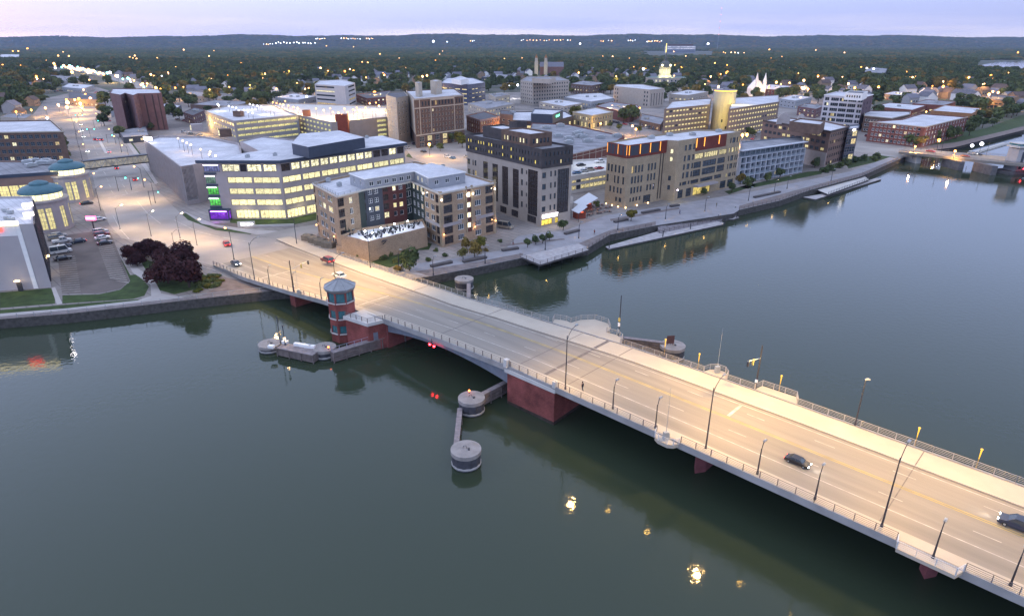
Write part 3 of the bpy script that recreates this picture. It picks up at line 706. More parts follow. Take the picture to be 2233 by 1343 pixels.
def boom(a, b_, w, z0, z1, label, m, n=3, rail_=False, name='fender_wall', rz_=0):
    A, B = Vector(a), Vector(b_); d = B - A; an = atan2(d.y, d.x); c = (A + B) / 2; nn = Vector((-d.y, d.x)).normalized()
    o = thing(name, label, 'fender', (c.x, c.y, 0), world_geo=True)
    k = n; hz = (z1 - z0) / k; t = MB()
    for i in range(k): t.box(c.x, c.y, z0 + hz * (i + .42), d.length, w, hz * .8, an)
    obj('timber', t, [m], o)
    t = MB(); q_ = max(2, int(d.length / 2.6))
    for i in range(q_ + 1):
        p = A + d * i / q_
        for sg in (1, -1): t.cyl(p.x + nn.x * sg * (w / 2 + .1), p.y + nn.y * sg * (w / 2 + .1), -2, z1 - .15, .13, n=6)
    obj('pile', t, [m], o)
    t = MB(); t.box(c.x, c.y, z1 + .06, d.length, w + .25, .12, an); obj('top_plank', t, [mat('pale_timber', (.22, .19, .19), .85, .25, 1.2)], o)
    if rail_: rail([(A.x, A.y, z1), (B.x, B.y, z1)], parent=o, m=mat('lilac_steel', (.30, .27, .34), .5, .1, 1), gap=1.7, bars=(.5,))
    return o
boom(G(1042, 860, 3), G(1112, 824, 3), .8, .3, 2.6, 'dark timber fender from the amber lit dolphin to the brick pier', timber)
boom(G(1003, 885, 2), G(994, 972, 2), .7, .2, 1.5, 'pale timber boom linking the two round dolphins', timber)
boom(G(724, 768, 2.4), G(880, 722, 2.4), 1.2, .2, 2.4, 'long timber fender wall with a lilac handrail under the tower', timber, 4, True)
dh = boom(G(612, 752, 2.2), G(690, 768, 2.2), 2.6, .2, 2.0, 'fender deck with white boxes between the two tower dolphins', timber, 4)
boom(G(1334, 733, 3.2), G(1448, 747, 3.2), .8, .2, 3.2, 'dark timber fender joining the overlook to the far dolphin', timber, 4)
boom(G(1022, 618, 2.5), G(1022, 648, 2.5), .8, .2, 2.4, 'short pale fender arm beside the dolphin beyond the bascule span', timber, 2)
for i, (px, py) in enumerate(((648, 753), (660, 755), (671, 757), (681, 758), (622, 748), (592, 758))):
    x, y = G(px, py, 2.2); mb = MB(); mb.box(x, y, 2.42, 1.3, .8, .55, -.2); mb.box(x, y, 2.74, 1.36, .86, .08, -.2)
    tag(obj('fender_box', mb, [white]), 'small white box on the fender deck below the tower', 'box', 'white boxes on the fender deck')
for px, py, h in ((612, 748, 6.4), (622, 752, 4.6)):
    x, y = G(px, py, 2.1); o = thing('fender_post', 'thin ' + ('tall' if h > 5 else 'short') + ' dark post on the fender deck below the tower', 'post', (x, y, 2.1), world_geo=True)
    mb = MB(); mb.cyl(x, y, 2.1, 2.1 + h, .09, n=6); mb.cyl(x, y, 2.1, 2.4, .2, n=6); obj('pole', mb, [metal_d], o)
    mb = MB(); mb.box(x, y, 2.1 + h, .3, .3, .25); obj('head', mb, [metal_d], o)
x, y = G(622, 750, 2.1); o = thing('fender_lamp', 'glowing white lamp globe on the fender deck', 'lamp', (x, y, 2.1), world_geo=True)
mb = MB(); mb.cyl(x, y, 2.1, 3.2, .06, n=6); obj('pole', mb, [metal_d], o); mb = MB(); mb.ball(x, y, 3.45, .3); obj('globe', mb, [lamp_w], o); plight((x, y, 4.0), 120, parent=o)
# red navigation lights hung under the bascule joint
nv = thing('navigation_light', 'pair of red navigation lights hung under the bascule span', 'navigation light', (*BP(-96.5, 76), 5), world_geo=True)
c = BP(-97, 75.6); mb = MB(); mb.box(c.x, c.y, 6.4, 1.8, .2, .15, atan2(D2.y, D2.x)); mb.tube([(c.x, c.y, 7.6), (c.x, c.y, 6.4)], .06); obj('bracket', mb, [metal_d], nv)
for k in (-.7, .7):
    p = c + D2 * k; mb = MB(); mb.ball(p.x, p.y, 6.1, .26); obj('red_lens', mb, [emi('nav_red', (1, .02, .03), 30)], nv)
plight((c.x + .6, c.y - .6, 6.0), 60, (1, .05, .05), parent=nv)

# ================================================================== LAMPS
lamp_hot = emi('lamp_lens', (1, .58, .14), 90)
def make_mast(name, label, h, arm, head=1, glow=0, col=metal_d, lm=None, group=None, cat='street lamp'):
    t_ = thing(name, label, cat, group=group)
    m = MB(); m.cyl(0, 0, 0, .5, .2, .16, 8); m.cyl(0, 0, .5, h, .12, .07, 8); obj('pole', m, [col], t_)
    if arm:
        m = MB(); m.tube([(0, 0, h - .9), (arm * .25, 0, h + .1), (arm * .6, 0, h + .75), (arm, 0, h + 1.0)], .05); obj('arm', m, [col], t_)
    m = MB(); m.box(arm + .25, 0, h + (1.0 if arm else .1), .75, .3, .14, 0); m.box(arm + .25, 0, h + (1.1 if arm else .2), .5, .22, .1, 0); hd = obj('lamp_head', m, [galv], t_)
    m = MB(); z = h + (.925 if arm else .025); m.poly([(arm + .25 + .3 * cos(-i * pi / 5), .14 * sin(-i * pi / 5), z) for i in range(10)]); (m.ball(arm + .25, 0, z - .2, glow) if glow else 0); obj('lens', m, [lm or lamp_hot], hd)
    return t_
TALL = make_mast('street_lamp', 'tall dark street lamp whose arm leans over the road beside the brick pier corner', 10.5, 2.6)
TALL.location = (*BP(-62.8, 78.2), 8.05); TALL.rotation_euler = (0, 0, atan2(N2.y, N2.x) + .1)
def put_lamp(src, s, o, label, rz, power, scale=1, z=None, col=(1, .60, .26), spot=150):
    c = copy_tree(src, None, (*BP(s, o), (Z(s) + .05) if z is None else z), rz, scale, label); return c
NA = atan2(N2.y, N2.x)
lampdef = [(-36, 79.2, NA, 'tall dark street lamp with arm behind the near small overlook'), (-11.5, 79.3, NA, 'tall dark street lamp nearest the camera on the near railing'),
           (-134, 75.8, NA, 'tall street lamp rising directly behind the tender tower'), (-168.5, 70.6, NA, 'tall street lamp over the bridge end by the dark red trees'),
           (-151, 97.0, NA + pi, 'tall street lamp on the wide sidewalk by the brick apartments'), (14, 79, NA, 'tall street lamp beyond the last near overlook'), (40, 79, NA, 'tall street lamp past the frame on the near railing')]
for s, o, rz, lb in lampdef: copy_tree(TALL, None, (*BP(s, o), Z(s) + .05), rz, None, lb)
FARL = make_mast('railing_light_pole', 'slim pole with a bare head on the far railing past the box overlook', 8.2, 0); FARL.location = (*BP(-21.9, 101.6), 8.2)
SM = make_mast('pedestrian_lamp', 'short dark pedestrian lamp on the near railing just past the brick pier', 4.3, .5)
SM.location = (*BP(-52.8, 78.6), 8.1); SM.rotation_euler = (0, 0, NA)
for s, o, lb in ((-44.5, 78.6, 'short dark pedestrian lamp before the near small overlook'), (-27.6, 78.6, 'short dark pedestrian lamp between the two near tall lamps, towards the pier'), (-19.6, 78.7, 'short dark pedestrian lamp just above the last near tall lamp'),
                 (-5.4, 77.6, 'short dark pedestrian lamp standing on the wide near overlook'), (2.0, 79.0, 'short dark pedestrian lamp closest to the frame edge'), (-160, 70.9, 'short pedestrian lamp near the dark blue car'), (-148.4, 71.9, 'short pedestrian lamp beside the crossing signal'),
                 (-137.8, 73.6, 'short pedestrian lamp between the signal and the tender tower')): copy_tree(SM, None, (*BP(s, o), Z(s) + .1), NA, None, lb)
FP = thing('railing_lamp', 'yellow glowing lamp post outside the far railing beside the far dolphin', 'railing lamp', (*BP(-58.3, 103.6), 7.2))
m = MB(); m.cyl(0, 0, 0, 1.9, .07, n=6); obj('pole', m, [mat('brass_pole', (.35, .22, .05), .5, .1, 1)], FP)
m = MB(); m.cyl(0, 0, 1.9, 3.5, .05, .12, 8); m.cyl(0, 0, 3.5, 3.6, .2, .16, 8); obj('lit_shade', m, [emi('amber_shade', (1, .55, .06), 1.3, dark=(0, 0, 0))], FP)
for s, o, lb in ((-50.3, 102.5, 'yellow glowing lamp post left of the small far overlook mast'), (-35.6, 104.8, 'yellow glowing lamp post behind the box overlook'), (-13.6, 103.1, 'yellow glowing lamp post past the bare pole'), (-5.6, 103.1, 'yellow glowing lamp post nearest the frame edge')):
    copy_tree(FP, None, (*BP(s, o), 7.2), 0, None, lb.replace('left of', 'just before'))
# light that falls on the deck: spots at shielded mast heads, others without a mast
for s, o, pw in [(-185, 84, 3400), (-168, 74, 3400), (-168, 90, 3600), (-151, 93, 5400), (-150, 76, 4800), (-134, 79, 5400), (-133, 92, 4000), (-62.8, 81.2, 3400), (-66, 97, 1500), (-50, 97, 4200), (-36, 82.2, 4600), (-36, 98, 4800), (-21, 98, 4000), (-11.5, 82.2, 3600), (-6, 98, 3600), (14, 82, 4600), (12, 98, 3000), (40, 82, 4600)]:
    plight((*BP(s, o), Z(s) + 10.9), pw * 2.5, (1, .61, .19), .35, spot=148)
# lattice signal mast and sign poles
def crossing(s, o, rz, label, h=8.6, gate=True):
    t_ = thing('traffic_signal', label, 'traffic signal', (*BP(s, o), Z(s) + .1), rz)
    m = MB(); m.cyl(0, 0, 0, h, .16, .11, 8); obj('pole', m, [metal_d], t_)
    m = MB(); m.tube([(0, 0, h * .72), (5.2, 0, h * .86)], .08, 6); obj('mast_arm', m, [galv], t_)
    for x_ in (3.0, 5.0):
        m = MB(); z = h * .72 + h * .14 * x_ / 5.2; m.box(x_, 0, z - .45, .32, .28, 1.0); hd = obj('signal_head', m, [metal_d if x_ > 4 else line_y], t_)
        m = MB()
        for k in (-.3, 0, .3): m.cyl(x_ + .17, 0, z - .5 + k, z - .42 + k, .1, n=8)
        obj('lens', m, [glass_d], hd)
    m = MB(); m.box(.15, 0, 1.7, .3, .4, .5); obj('control_box', m, [white], t_)
    return t_
crossing(-148.6, 71.8, NA, 'black crossing signal with a mast arm over the bridge end')
crossing(-38.6, 101.7, NA + pi, 'black crossing signal leaning over the wide sidewalk by the box overlook')
sp_ = thing('signal_pole', 'tall dark pole with yellow and white signal heads rising past the overlook balcony', 'signal pole', (*BP(-69.4, 103.6), 6))
m = MB(); m.cyl(0, 0, 0, 11.0, .13, .08, 8); obj('pole', m, [metal_d], sp_)
for z, mm in ((5.6, line_y), (4.5, white), (3.0, galv)):
    m = MB(); m.box(-.1, 0, z, .42, .35, .75); obj('signal_head', m, [mm], sp_)
for s, o, lb in ((-46.4, 102.4, 'slender whip mast standing in the small far overlook'), (-41.6, 76.9, 'slender whip mast standing in the small near overlook'), (-145.6, 71.6, 'slender whip mast beside the crossing signal')):
    t_ = thing('gate_mast', lb, 'barrier mast', (*BP(s, o), Z(s) + .15), .3)
    m = MB(); m.cyl(0, 0, 0, 9.2, .045, .02, 5); obj('mast', m, [galv], t_)
    m = MB(); m.box(0, 0, .7, .8, .6, 1.4); m.box(.5, .3, .45, .5, .5, .9); obj('gate_cabinet', m, [galv], t_)

# ================================================================== CARS
_CAR = {}
def car_proto(kind):
    """local +x is the front"""
    Ln, Wd, Ht = {'sedan': (4.7, 1.85, 1.42), 'suv': (4.8, 1.95, 1.75), 'pickup': (5.6, 2.0, 1.85), 'van': (6.0, 2.1, 2.5)}[kind]
    belt = {'sedan': .92, 'suv': 1.05, 'pickup': 1.1, 'van': 1.15}[kind]
    prof = [(-Ln / 2, .35), (-Ln / 2 + .02, belt - .1), (-Ln / 2 + .15, belt), (Ln / 2 - 1.25, belt), (Ln / 2 - .15, belt - .18), (Ln / 2, .6), (Ln / 2 - .02, .3)]
    cab = {'sedan': (-1.75, -1.05, .55, 1.2), 'suv': (-2.3, -2.0, .5, 1.3), 'pickup': (-.7, -.5, .9, 1.6), 'van': (-2.9, -2.85, 1.4, 2.1)}[kind]
    def body():
        m = MB(); w = Wd / 2
        for a, b_ in zip(prof, prof[1:]):
            m.poly([(a[0], -w, a[1]), (a[0], w, a[1]), (b_[0], w, b_[1]), (b_[0], -w, b_[1])])
        m.poly([(x, -w, z) for x, z in prof][::-1]); m.poly([(x, w, z) for x, z in prof]); m.poly([(prof[0][0], -w, .35), (prof[-1][0], -w, .3), (prof[-1][0], w, .3), (prof[0][0], w, .35)])
        m.poly([(cab[1], -w * .8, Ht), (cab[2], -w * .8, Ht), (cab[2], w * .8, Ht), (cab[1], w * .8, Ht)])
        for x in (cab[1], (cab[1] + cab[2]) / 2, cab[2]):
            for sg in (1, -1):
                xb = cab[0] if x == cab[1] else cab[3] if x == cab[2] else x
                m.tube([(xb, sg * w * .93, belt), (x, sg * w * .8, Ht)], .05, 4)
        return m
    def glass():
        m = MB(); w = Wd / 2; b0, b1 = cab[0], cab[3]; t0, t1 = cab[1], cab[2]; q_ = Ht - .03
        lo = [(b0, -w * .92, belt), (b1, -w * .92, belt), (b1, w * .92, belt), (b0, w * .92, belt)]; hi = [(t0, -w * .79, q_), (t1, -w * .79, q_), (t1, w * .79, q_), (t0, w * .79, q_)]
        for i in range(4): j = (i + 1) % 4; m.poly([lo[i], lo[j], hi[j], hi[i]])
        return m
    def wheel():
        m = MB(); n = 12; r = .33; b_ = len(m.v)
        for y in (-.11, .11): m.v += [(r * cos(2 * pi * i / n), y, r * sin(2 * pi * i / n)) for i in range(n)]
        for i in range(n): j = (i + 1) % n; m.f.append((b_ + i, b_ + j, b_ + n + j, b_ + n + i)); m.m.append(0)
        m.f.append(tuple(range(b_, b_ + n))); m.m.append(0); m.f.append(tuple(range(b_ + 2 * n - 1, b_ + n - 1, -1))); m.m.append(0)
        for y in (-.12, .12): m.poly([(r * .55 * cos(2 * pi * i / 8), y, r * .55 * sin(2 * pi * i / 8)) for i in range(8)], 1)
        return m
    def box_(x, sx=.08, sy=.32, sz=.16, zz=None):
        m = MB(); m.box(0, 0, 0, sx, sy, sz); return m
    return dict(Ln=Ln, Wd=Wd, belt=belt, body=body(), glass=glass().mesh('windows', [glass_d]), wheel=wheel().mesh('wheel', [black, galv]), head=box_(0), bodies={})
head_on = emi('headlight_on', (1, .95, .9), 24); tail_on = emi('taillight_on', (1, .05, .05), 9)
head_off = mat('headlight_off', (.6, .6, .6), .2, .05, 1); tail_off = mat('taillight_off', (.3, .02, .02), .3, .05, 1)
PAINT = {k: mat('paint_' + k, c, .3, .04, 1, spec=.6) for k, c in dict(black=(.012, .012, .015), navy=(.02, .03, .06), red=(.38, .02, .02), maroon=(.14, .015, .02), white=(.62, .62, .62), silver=(.32, .33, .35), blue=(.06, .14, .26), tan=(.30, .26, .2)).items()}
def car(kind, paint, loc, rz, label, lights=None, group=None):
    if kind not in _CAR: _CAR[kind] = car_proto(kind)
    p = _CAR[kind]; t_ = thing('car' if kind in ('sedan', 'suv') else kind + ('_truck' if kind == 'pickup' else ''), label, 'car' if kind in ('sedan', 'suv') else kind, loc, rz, group)
    if paint not in p['bodies']: p['bodies'][paint] = p['body'].mesh('body', [PAINT[paint]])
    def ch(nm, me, l): o = bpy.data.objects.new(nm, me); C.objects.link(o); o.parent = t_; o.location = l; return o
    ch('body', p['bodies'][paint], (0, 0, 0)); ch('windows', p['glass'], (0, 0, 0)).name = 'cabin_glass'
    for x in (-p['Ln'] * .31, p['Ln'] * .31):
        for y in (-p['Wd'] / 2 + .08, p['Wd'] / 2 - .08): ch('wheel', p['wheel'], (x, y, .33))
    for nm, x, on, off in (('headlight', p['Ln'] / 2, head_on, head_off), ('taillight', -p['Ln'] / 2, tail_on, tail_off)):
        lit = lights and (nm in lights); key = (nm, lit)
        if key not in p: p[key] = p['head'].mesh(nm, [on if lit else off])
        for y in (-p['Wd'] / 2 + .25, p['Wd'] / 2 - .25): ch(nm, p[key], (x, y, p['belt'] - .25))
    if lights and 'headlight' in lights: plight((p['Ln'] / 2 + .1, 0, .7), 260, (1, .95, .85), .1, t_, spot=70, dirn=(1, 0, -.16))
    return t_
BA = atan2(D2.y, D2.x)
def bcar(kind, paint, px, py, zz, rz, label, lights):
    x, y = G(px, py, zz + .6); c = car(kind, paint, (x, y, zz + .02), rz, label, lights)
    if 'bridge' in label or 'edge' in label: c.scale = (.74 if 'alone' in label else .88,) * 3
bcar('sedan', 'black', 1740, 1003, 8, BA, 'black car with headlights on, alone mid bridge', 'headlight taillight')
bcar('suv', 'navy', 2222, 1142, 8, BA + pi, 'dark car cut off by the frame edge, headlights towards the town', 'headlight')
bcar('sedan', 'white', 740, 600, 6.0, BA + pi, 'white sedan just behind the tender tower', None)
bcar('suv', 'maroon', 714, 567, 5.2, BA + pi, 'dark red car with bright tail lights by the wide sidewalk', 'taillight')
bcar('sedan', 'navy', 514, 573, 3.6, BA - .05, 'dark blue car with headlights leaving the bridge end', 'headlight')
bcar('sedan', 'red', 494, 531, 2.6, BA + pi - .25, 'red car on the street where the side street joins', 'taillight')
RA = atan2(G(200, 330)[1] - G(270, 500)[1], G(200, 330)[0] - G(270, 500)[0])
for kd, pt, px, py, rz, lb, lt in (('sedan', 'red', 294, 391, RA, 'red sedan waiting under the green signals', 'taillight'), ('sedan', 'maroon', 254, 366, RA, 'dark red sedan just this side of the footbridge', 'taillight'),
        ('sedan', 'black', 249, 357, RA, 'small black car in the shadow of the footbridge', None), ('sedan', 'white', 238, 331, RA, 'white car just beyond the footbridge', 'taillight'),
        ('sedan', 'red', 237, 264, RA + .4, 'red sedan turning far up the boulevard', None), ('sedan', 'white', 191, 330, RA + pi, 'white car with headlights on, close to the brick hotel', 'headlight'),
        ('sedan', 'silver', 182, 298, RA + pi, 'first oncoming silver car beside the hotel trees', 'headlight'), ('sedan', 'white', 178, 285, RA + pi, 'second oncoming white car beside the hotel trees', 'headlight'), ('sedan', 'silver', 176, 272, RA + pi, 'silver oncoming car at the crossing beyond the hotel', 'headlight'),
        ('suv', 'black', 207, 304, RA, 'black car, first of three braking at the boulevard lights', 'taillight'), ('suv', 'silver', 214, 305, RA, 'silver car in the middle of three braking at the boulevard lights', 'taillight'), ('suv', 'maroon', 221, 305, RA, 'dark red car, last of three braking at the boulevard lights', 'taillight')):
    x, y = G(px, py, GZ + .6); car(kd, pt, (x, y, GZ + .04), rz, lb, lt)
LA = atan2(G(243, 531)[1] - G(213, 536)[1], G(243, 531)[0] - G(213, 536)[0])
for i, (kd, pt, px, py, rz, lb, lt) in enumerate((('sedan', 'black', 228, 529, LA, 'black sedan, last in the row beside the empty stalls', None), ('sedan', 'white', 223, 518, LA, 'white sedan next to the black one in the lot row', None), ('suv', 'maroon', 222, 511, LA, 'dark red car between white and silver in the lot row', None),
        ('suv', 'silver', 219, 505, LA, 'silver car at the top of the lot row', None), ('sedan', 'white', 216, 478, LA + .1, 'white car parked at the lot entrance by the pink sign', None), ('sedan', 'navy', 170, 526, LA + pi, 'dark sedan driving through the lot with tail lights on', 'taillight'),
        ('van', 'white', 133, 548, LA, 'white delivery van parked by the pale grey hall', None), ('sedan', 'black', 137, 563, LA, 'black sedan parked beside the white van, nearest the empty stalls', None), ('sedan', 'navy', 138, 536, LA, 'dark blue car parked on the far side of the white van', None),
        ('pickup', 'white', 135, 525, LA, 'white pickup truck parked under the rotunda', None), ('suv', 'tan', 122, 519, LA, 'tan car parked close to the rotunda wall', None), ('suv', 'silver', 128, 514, LA, 'silver car touching the curb of the rotunda', None), ('sedan', 'black', 189, 443, LA, 'black car dropping off in front of the far rotunda', 'taillight'))):
    x, y = G(px, py, GZ + .6); car(kd, pt, (x, y, GZ + .05), rz, lb, lt)

# ================================================================== PERSON on the near sidewalk
def person(loc, rz, label, top, leg):
    me = bpy.data.meshes.new('body'); V = [(0, 0, .95), (0, 0, 1.15), (0, 0, 1.38), (0, .01, 1.5), (0, .03, 1.62), (0, .04, 1.75), (.1, 0, .9), (.12, .13, .5), (.12, .02, .08), (.12, .14, .04), (-.1, 0, .9), (-.12, -.1, .5), (-.12, -.28, .1), (-.12, -.16, .04),
          (.19, 0, 1.4), (.25, -.08, 1.15), (.24, .05, .92), (-.19, 0, 1.4), (-.25, .08, 1.15), (-.23, .2, .95)]
    E_ = [(0, 1), (1, 2), (2, 3), (3, 4), (4, 5), (0, 6), (6, 7), (7, 8), (8, 9), (0, 10), (10, 11), (11, 12), (12, 13), (2, 14), (14, 15), (15, 16), (2, 17), (17, 18), (18, 19)]
    rad = [.15, .14, .17, .06, .10, .08, .10, .07, .045, .04, .10, .07, .045, .04, .075, .05, .04, .075, .05, .04]
    me.from_pydata(V, E_, []); o = bpy.data.objects.new('person', me); C.objects.link(o)
    md = o.modifiers.new('skin', 'SKIN'); me.skin_vertices or None
    for i, r in enumerate(rad): me.skin_vertices[0].data[i].radius = (r, r * .9)
    me.skin_vertices[0].data[0].use_root = True
    o.modifiers.new('sub', 'SUBSURF').levels = 1; me.materials.append(mat('skin_tone', (.35, .2, .14), .7, .1, 2))
    o.location = loc; o.rotation_euler = (0, 0, rz); tag(o, label, 'person')
    m = MB(); m.lathe(0, 0, [(.19, .92), (.21, 1.1), (.235, 1.38), (.12, 1.5), (.08, 1.53)], 10); j = obj('jacket', m, [top], o)
    m = MB(); m.tube([(.11, 0, .95), (.125, .13, .5), (.125, .02, .12)], .115, 8, r1=.07); m.tube([(-.11, 0, .95), (-.125, -.1, .5), (-.125, -.28, .13)], .115, 8, r1=.07); obj('trousers', m, [leg], o)
    m = MB(); m.lathe(0, .04, [(.115, 1.66), (.125, 1.74), (.09, 1.83), (.02, 1.87)], 9); obj('hair', m, [mat('dark_hair', (.03, .02, .015), .8, .2, 3)], o)
    return o
x, y = G(1270, 852, 8.1)
person((x, y, 8.12), BA + pi / 2, 'person in dark jacket walking along the near bridge sidewalk', mat('jacket_black', (.02, .02, .025), .9, .2, 4), mat('trousers_dark', (.03, .035, .05), .9, .2, 4))
# ================================================================== TOWN BUILDINGS
roof_w = mat('white_roof', (.54, .54, .56), .85, .18, .09, det=9, seam=.16)
roof_g = mat('gravel_roof', (.25, .25, .265), .95, .28, .12, det=8, seam=.09)
roof_d = mat('dark_roof', (.10, .10, .11), .9, .2, .3)
tan = mat('tan_brick', (.42, .30, .20), .9, .12, .5, brick=2)
tan2 = mat('sand_brick', (.42, .33, .22), .9, .10, .4, brick=2)
brown = mat('brown_brick', (.13, .085, .065), .9, .2, .5)
darkb = mat('charcoal_brick', (.062, .055, .055), .9, .2, .5)
greyp = mat('grey_precast', (.34, .305, .30), .9, .08, .4)
blueg = mat('slate_siding', (.065, .072, .088), .8, .1, 1)
redp = mat('maroon_siding', (.095, .035, .032), .8, .15, 1)
greend = mat('dark_green_siding', (.045, .06, .055), .8, .1, 1)
cream = mat('cream_brick', (.42, .37, .30), .9, .08, .5)
beige_s = mat('beige_stone', (.36, .32, .275), .9, .08, .4)
bronze = mat('bronze_frame', (.05, .04, .035), .5, .1, 1)
navy = mat('navy_metal', (.045, .06, .09), .5, .1, .5)
glass_g = glassmat('brown_glass', (.035, .03, .032))
def xcols(P_, i, z, xs):
    A, B = Vector(P_[i]), Vector(P_[(i + 1) % len(P_)]); Ln = (B - A).length; r = []
    def T(x):
        lo, hi = 0.0, 1.0
        inc = PX(*B, z)[0] > PX(*A, z)[0]
        for _ in range(30):
            m = (lo + hi) / 2; p = A.lerp(B, m)
            if (PX(p.x, p.y, z)[0] < x) == inc: lo = m
            else: hi = m
        return lo
    for a, b_ in xs:
        u, v = T(a), T(b_); u, v = min(u, v), max(u, v); r.append((u, (v - u) * Ln))
    return r
def para(a, b_, c, z):
    A, B, D = G(*a, z), G(*b_, z), G(*c, z); return [A, B, D, (A[0] + D[0] - B[0], A[1] + D[1] - B[1])]
BN = 'building'
def B(name, label, px, h, wall, roof, specs=None, **k): return building(name, label, BN, px, h, wall, roof, specs, **k)
# ---- brick apartments with the courtyard (U shaped)
RZ = GZ + 18
rp = [(682, 400), (735, 428), (781, 417), (793, 413.5), (833, 406.5), (855, 403), (884, 398.5), (896, 395), (924, 407), (959, 421.5), (1080, 397.5), (1012, 377), (905, 352), (728, 389)]
P_ = GP(rp, RZ)
fr = fl(5, .9, 3.45, 1.95); zz = RZ - 8
balc = dict(glass=glass_g, frame=bronze, style=(3, 2), lit=.03)  # dark panes put the shade of open balcony recesses into colour
S = {0: [dict(rows=fl(5, 1.0, 3.45, 2.7), xs=[(684, 691)], **balc), dict(rows=fr, xs=[(697, 704), (706, 712), (718, 728)], style=(2, 1), lit=.08)],
     1: [dict(rows=fl(5, .6, 3.45, 2.7), xs=[(741, 754)], **balc), dict(rows=fr, xs=[(765, 772)], style=(2, 1), lit=.05)],
     3: [dict(rows=fl(3, 7.6, 3.45, 2.5), xs=[(795, 800)], **balc), dict(rows=fl(4, 7.2, 2.9, 1.6), xs=[(806, 815), (819, 828)], style=(2, 2), lit=.15)],
     4: [dict(rows=fl(4, 7.0, 3.0, 2.1), xs=[(838, 849)], **balc)], 5: [dict(rows=fl(4, 7.2, 2.9, 1.6), xs=[(857, 866), (872, 880)], style=(2, 2), lit=.2)],
     6: [dict(rows=fl(4, 7.0, 2.9, 2.1), n=1, w=2.5, m=.2, style=(2, 1), lit=.1)], 7: [dict(rows=fl(4, 7.0, 2.9, 1.8), n=3, w=1.8, m=.5, style=(2, 2), lit=.2)],
     8: [dict(rows=fr, xs=[(928, 935), (940, 948)], style=(2, 1)), dict(rows=fl(5, .6, 3.45, 2.7), xs=[(951, 958)], **balc)],
     9: [dict(rows=fl(5, .6, 3.45, 2.7), xs=[(968, 987)], **balc), dict(rows=fr, xs=[(998, 1011), (1036, 1049)], style=(3, 1), lit=0), dict(rows=fl(4, 4.4, 3.45, 1.7), xs=[(1019, 1027)], style=(1, 1), lit=1, litm=emi('stair_window', (1, .82, .45), 3.0)),
         dict(rows=fl(5, .8, 3.45, 2.6), xs=[(1059, 1075)], **balc)]}
for i, sl in S.items():
    for s_ in sl:
        if 'xs' in s_: s_['cols'] = [(u, w) for u, w in xcols(P_, i, zz, s_.pop('xs'))]
RS, _ = B('apartment_building', 'tan brick apartment building with a lit courtyard terrace beside the bridge approach', None, 18, tan, roof_w, S, world=P_, wmats={2: greend, 3: blueg, 4: redp, 5: redp, 6: greend, 7: greend}, trim=(mat('cream_cornice', (.5, .47, .42), .8, .05, 1), .45), maxwin=98)
# brown lower half of the slate bay, red stair bay, pale belt course
mb = MB()
def panel(mb, P_, i, t0, t1, z0, z1, out_=.12, mi=0):
    A, Bv = Vector(P_[i]), Vector(P_[(i + 1) % len(P_)]); d = Bv - A; n = Vector((d.y, -d.x)).normalized()
    a = A + d * t0; b_ = A + d * t1; c = (a + b_) / 2 + n * (out_ / 2 - .02); mb.box(c.x, c.y, (z0 + z1) / 2, (b_ - a).length, out_ + .04, z1 - z0, atan2(d.y, d.x), mi)
def tfr(P_, i, z, x): return xcols(P_, i, z, [(x, x + .01)])[0][0]
for t0, t1 in ((tfr(P_, 9, zz, 1016), tfr(P_, 9, zz, 1018.5)), (tfr(P_, 9, zz, 1027.5), tfr(P_, 9, zz, 1031))): panel(mb, P_, 9, t0, t1, GZ + 3, RZ + .6, .25)
panel(mb, P_, 9, .0, .03, GZ, RZ + .5, .2); panel(mb, P_, 9, .965, 1, GZ, RZ + .9, .3); panel(mb, P_, 8, .93, 1, GZ, RZ + .5, .2)
obj_each('pilaster', mb, [tan2], RS)
mb = MB()
for k in range(5):
    z = GZ + 3.0 + 3.45 * k
    panel(mb, P_, 9, tfr(P_, 9, zz, 1018.6), tfr(P_, 9, zz, 1027.3), z, z + 1.35, .08)
obj('maroon_panel', mb, [redp], RS)
mb = MB(); panel(mb, P_, 9, .035, .36, GZ + 6.55, GZ + 7.6, .1); panel(mb, P_, 9, .62, .96, GZ + 6.55, GZ + 7.6, .1); panel(mb, P_, 8, 0, .92, GZ + 6.55, GZ + 7.6, .1); obj('belt_course', mb, [greyp], RS)
for i, x in ((8, 925), (9, 961), (9, 1017.5), (9, 1029.5), (9, 1077)):
    t_ = tfr(P_, i, RZ - 2, x); A = Vector(P_[i]).lerp(Vector(P_[(i + 1) % len(P_)]), t_); d = Vector(P_[(i + 1) % len(P_)]) - Vector(P_[i]); n = Vector((d.y, -d.x)).normalized(); c = A + n * .45
    m_ = MB(); m_.box(c.x, c.y, RZ - 2.2, .3, .3, .5); obj('wall_light', m_, [emi('white_sconce', (1, .88, .72), 14)], RS); plight((c.x + n.x * .4, c.y + n.y * .4, RZ - 2.2), 55, (1, .85, .62), .1, RS)
for i, x, z in ((9, 967, 4.3), (9, 1034, 4.3), (9, 1079, 4.6), (0, 733, 3.6), (0, 690, 3.6)):
    t_ = min(.99, max(.01, tfr(P_, i, z, x))); A = Vector(P_[i]).lerp(Vector(P_[(i + 1) % len(P_)]), t_); d = Vector(P_[(i + 1) % len(P_)]) - Vector(P_[i]); n = Vector((d.y, -d.x)).normalized(); c = A + n * .5
    m_ = MB(); m_.ball(c.x, c.y, GZ + z, .22); obj('wall_light', m_, [lamp_o], RS); plight((c.x + n.x * .5, c.y + n.y * .5, GZ + z), 90, (1, .5, .2), .1, RS)
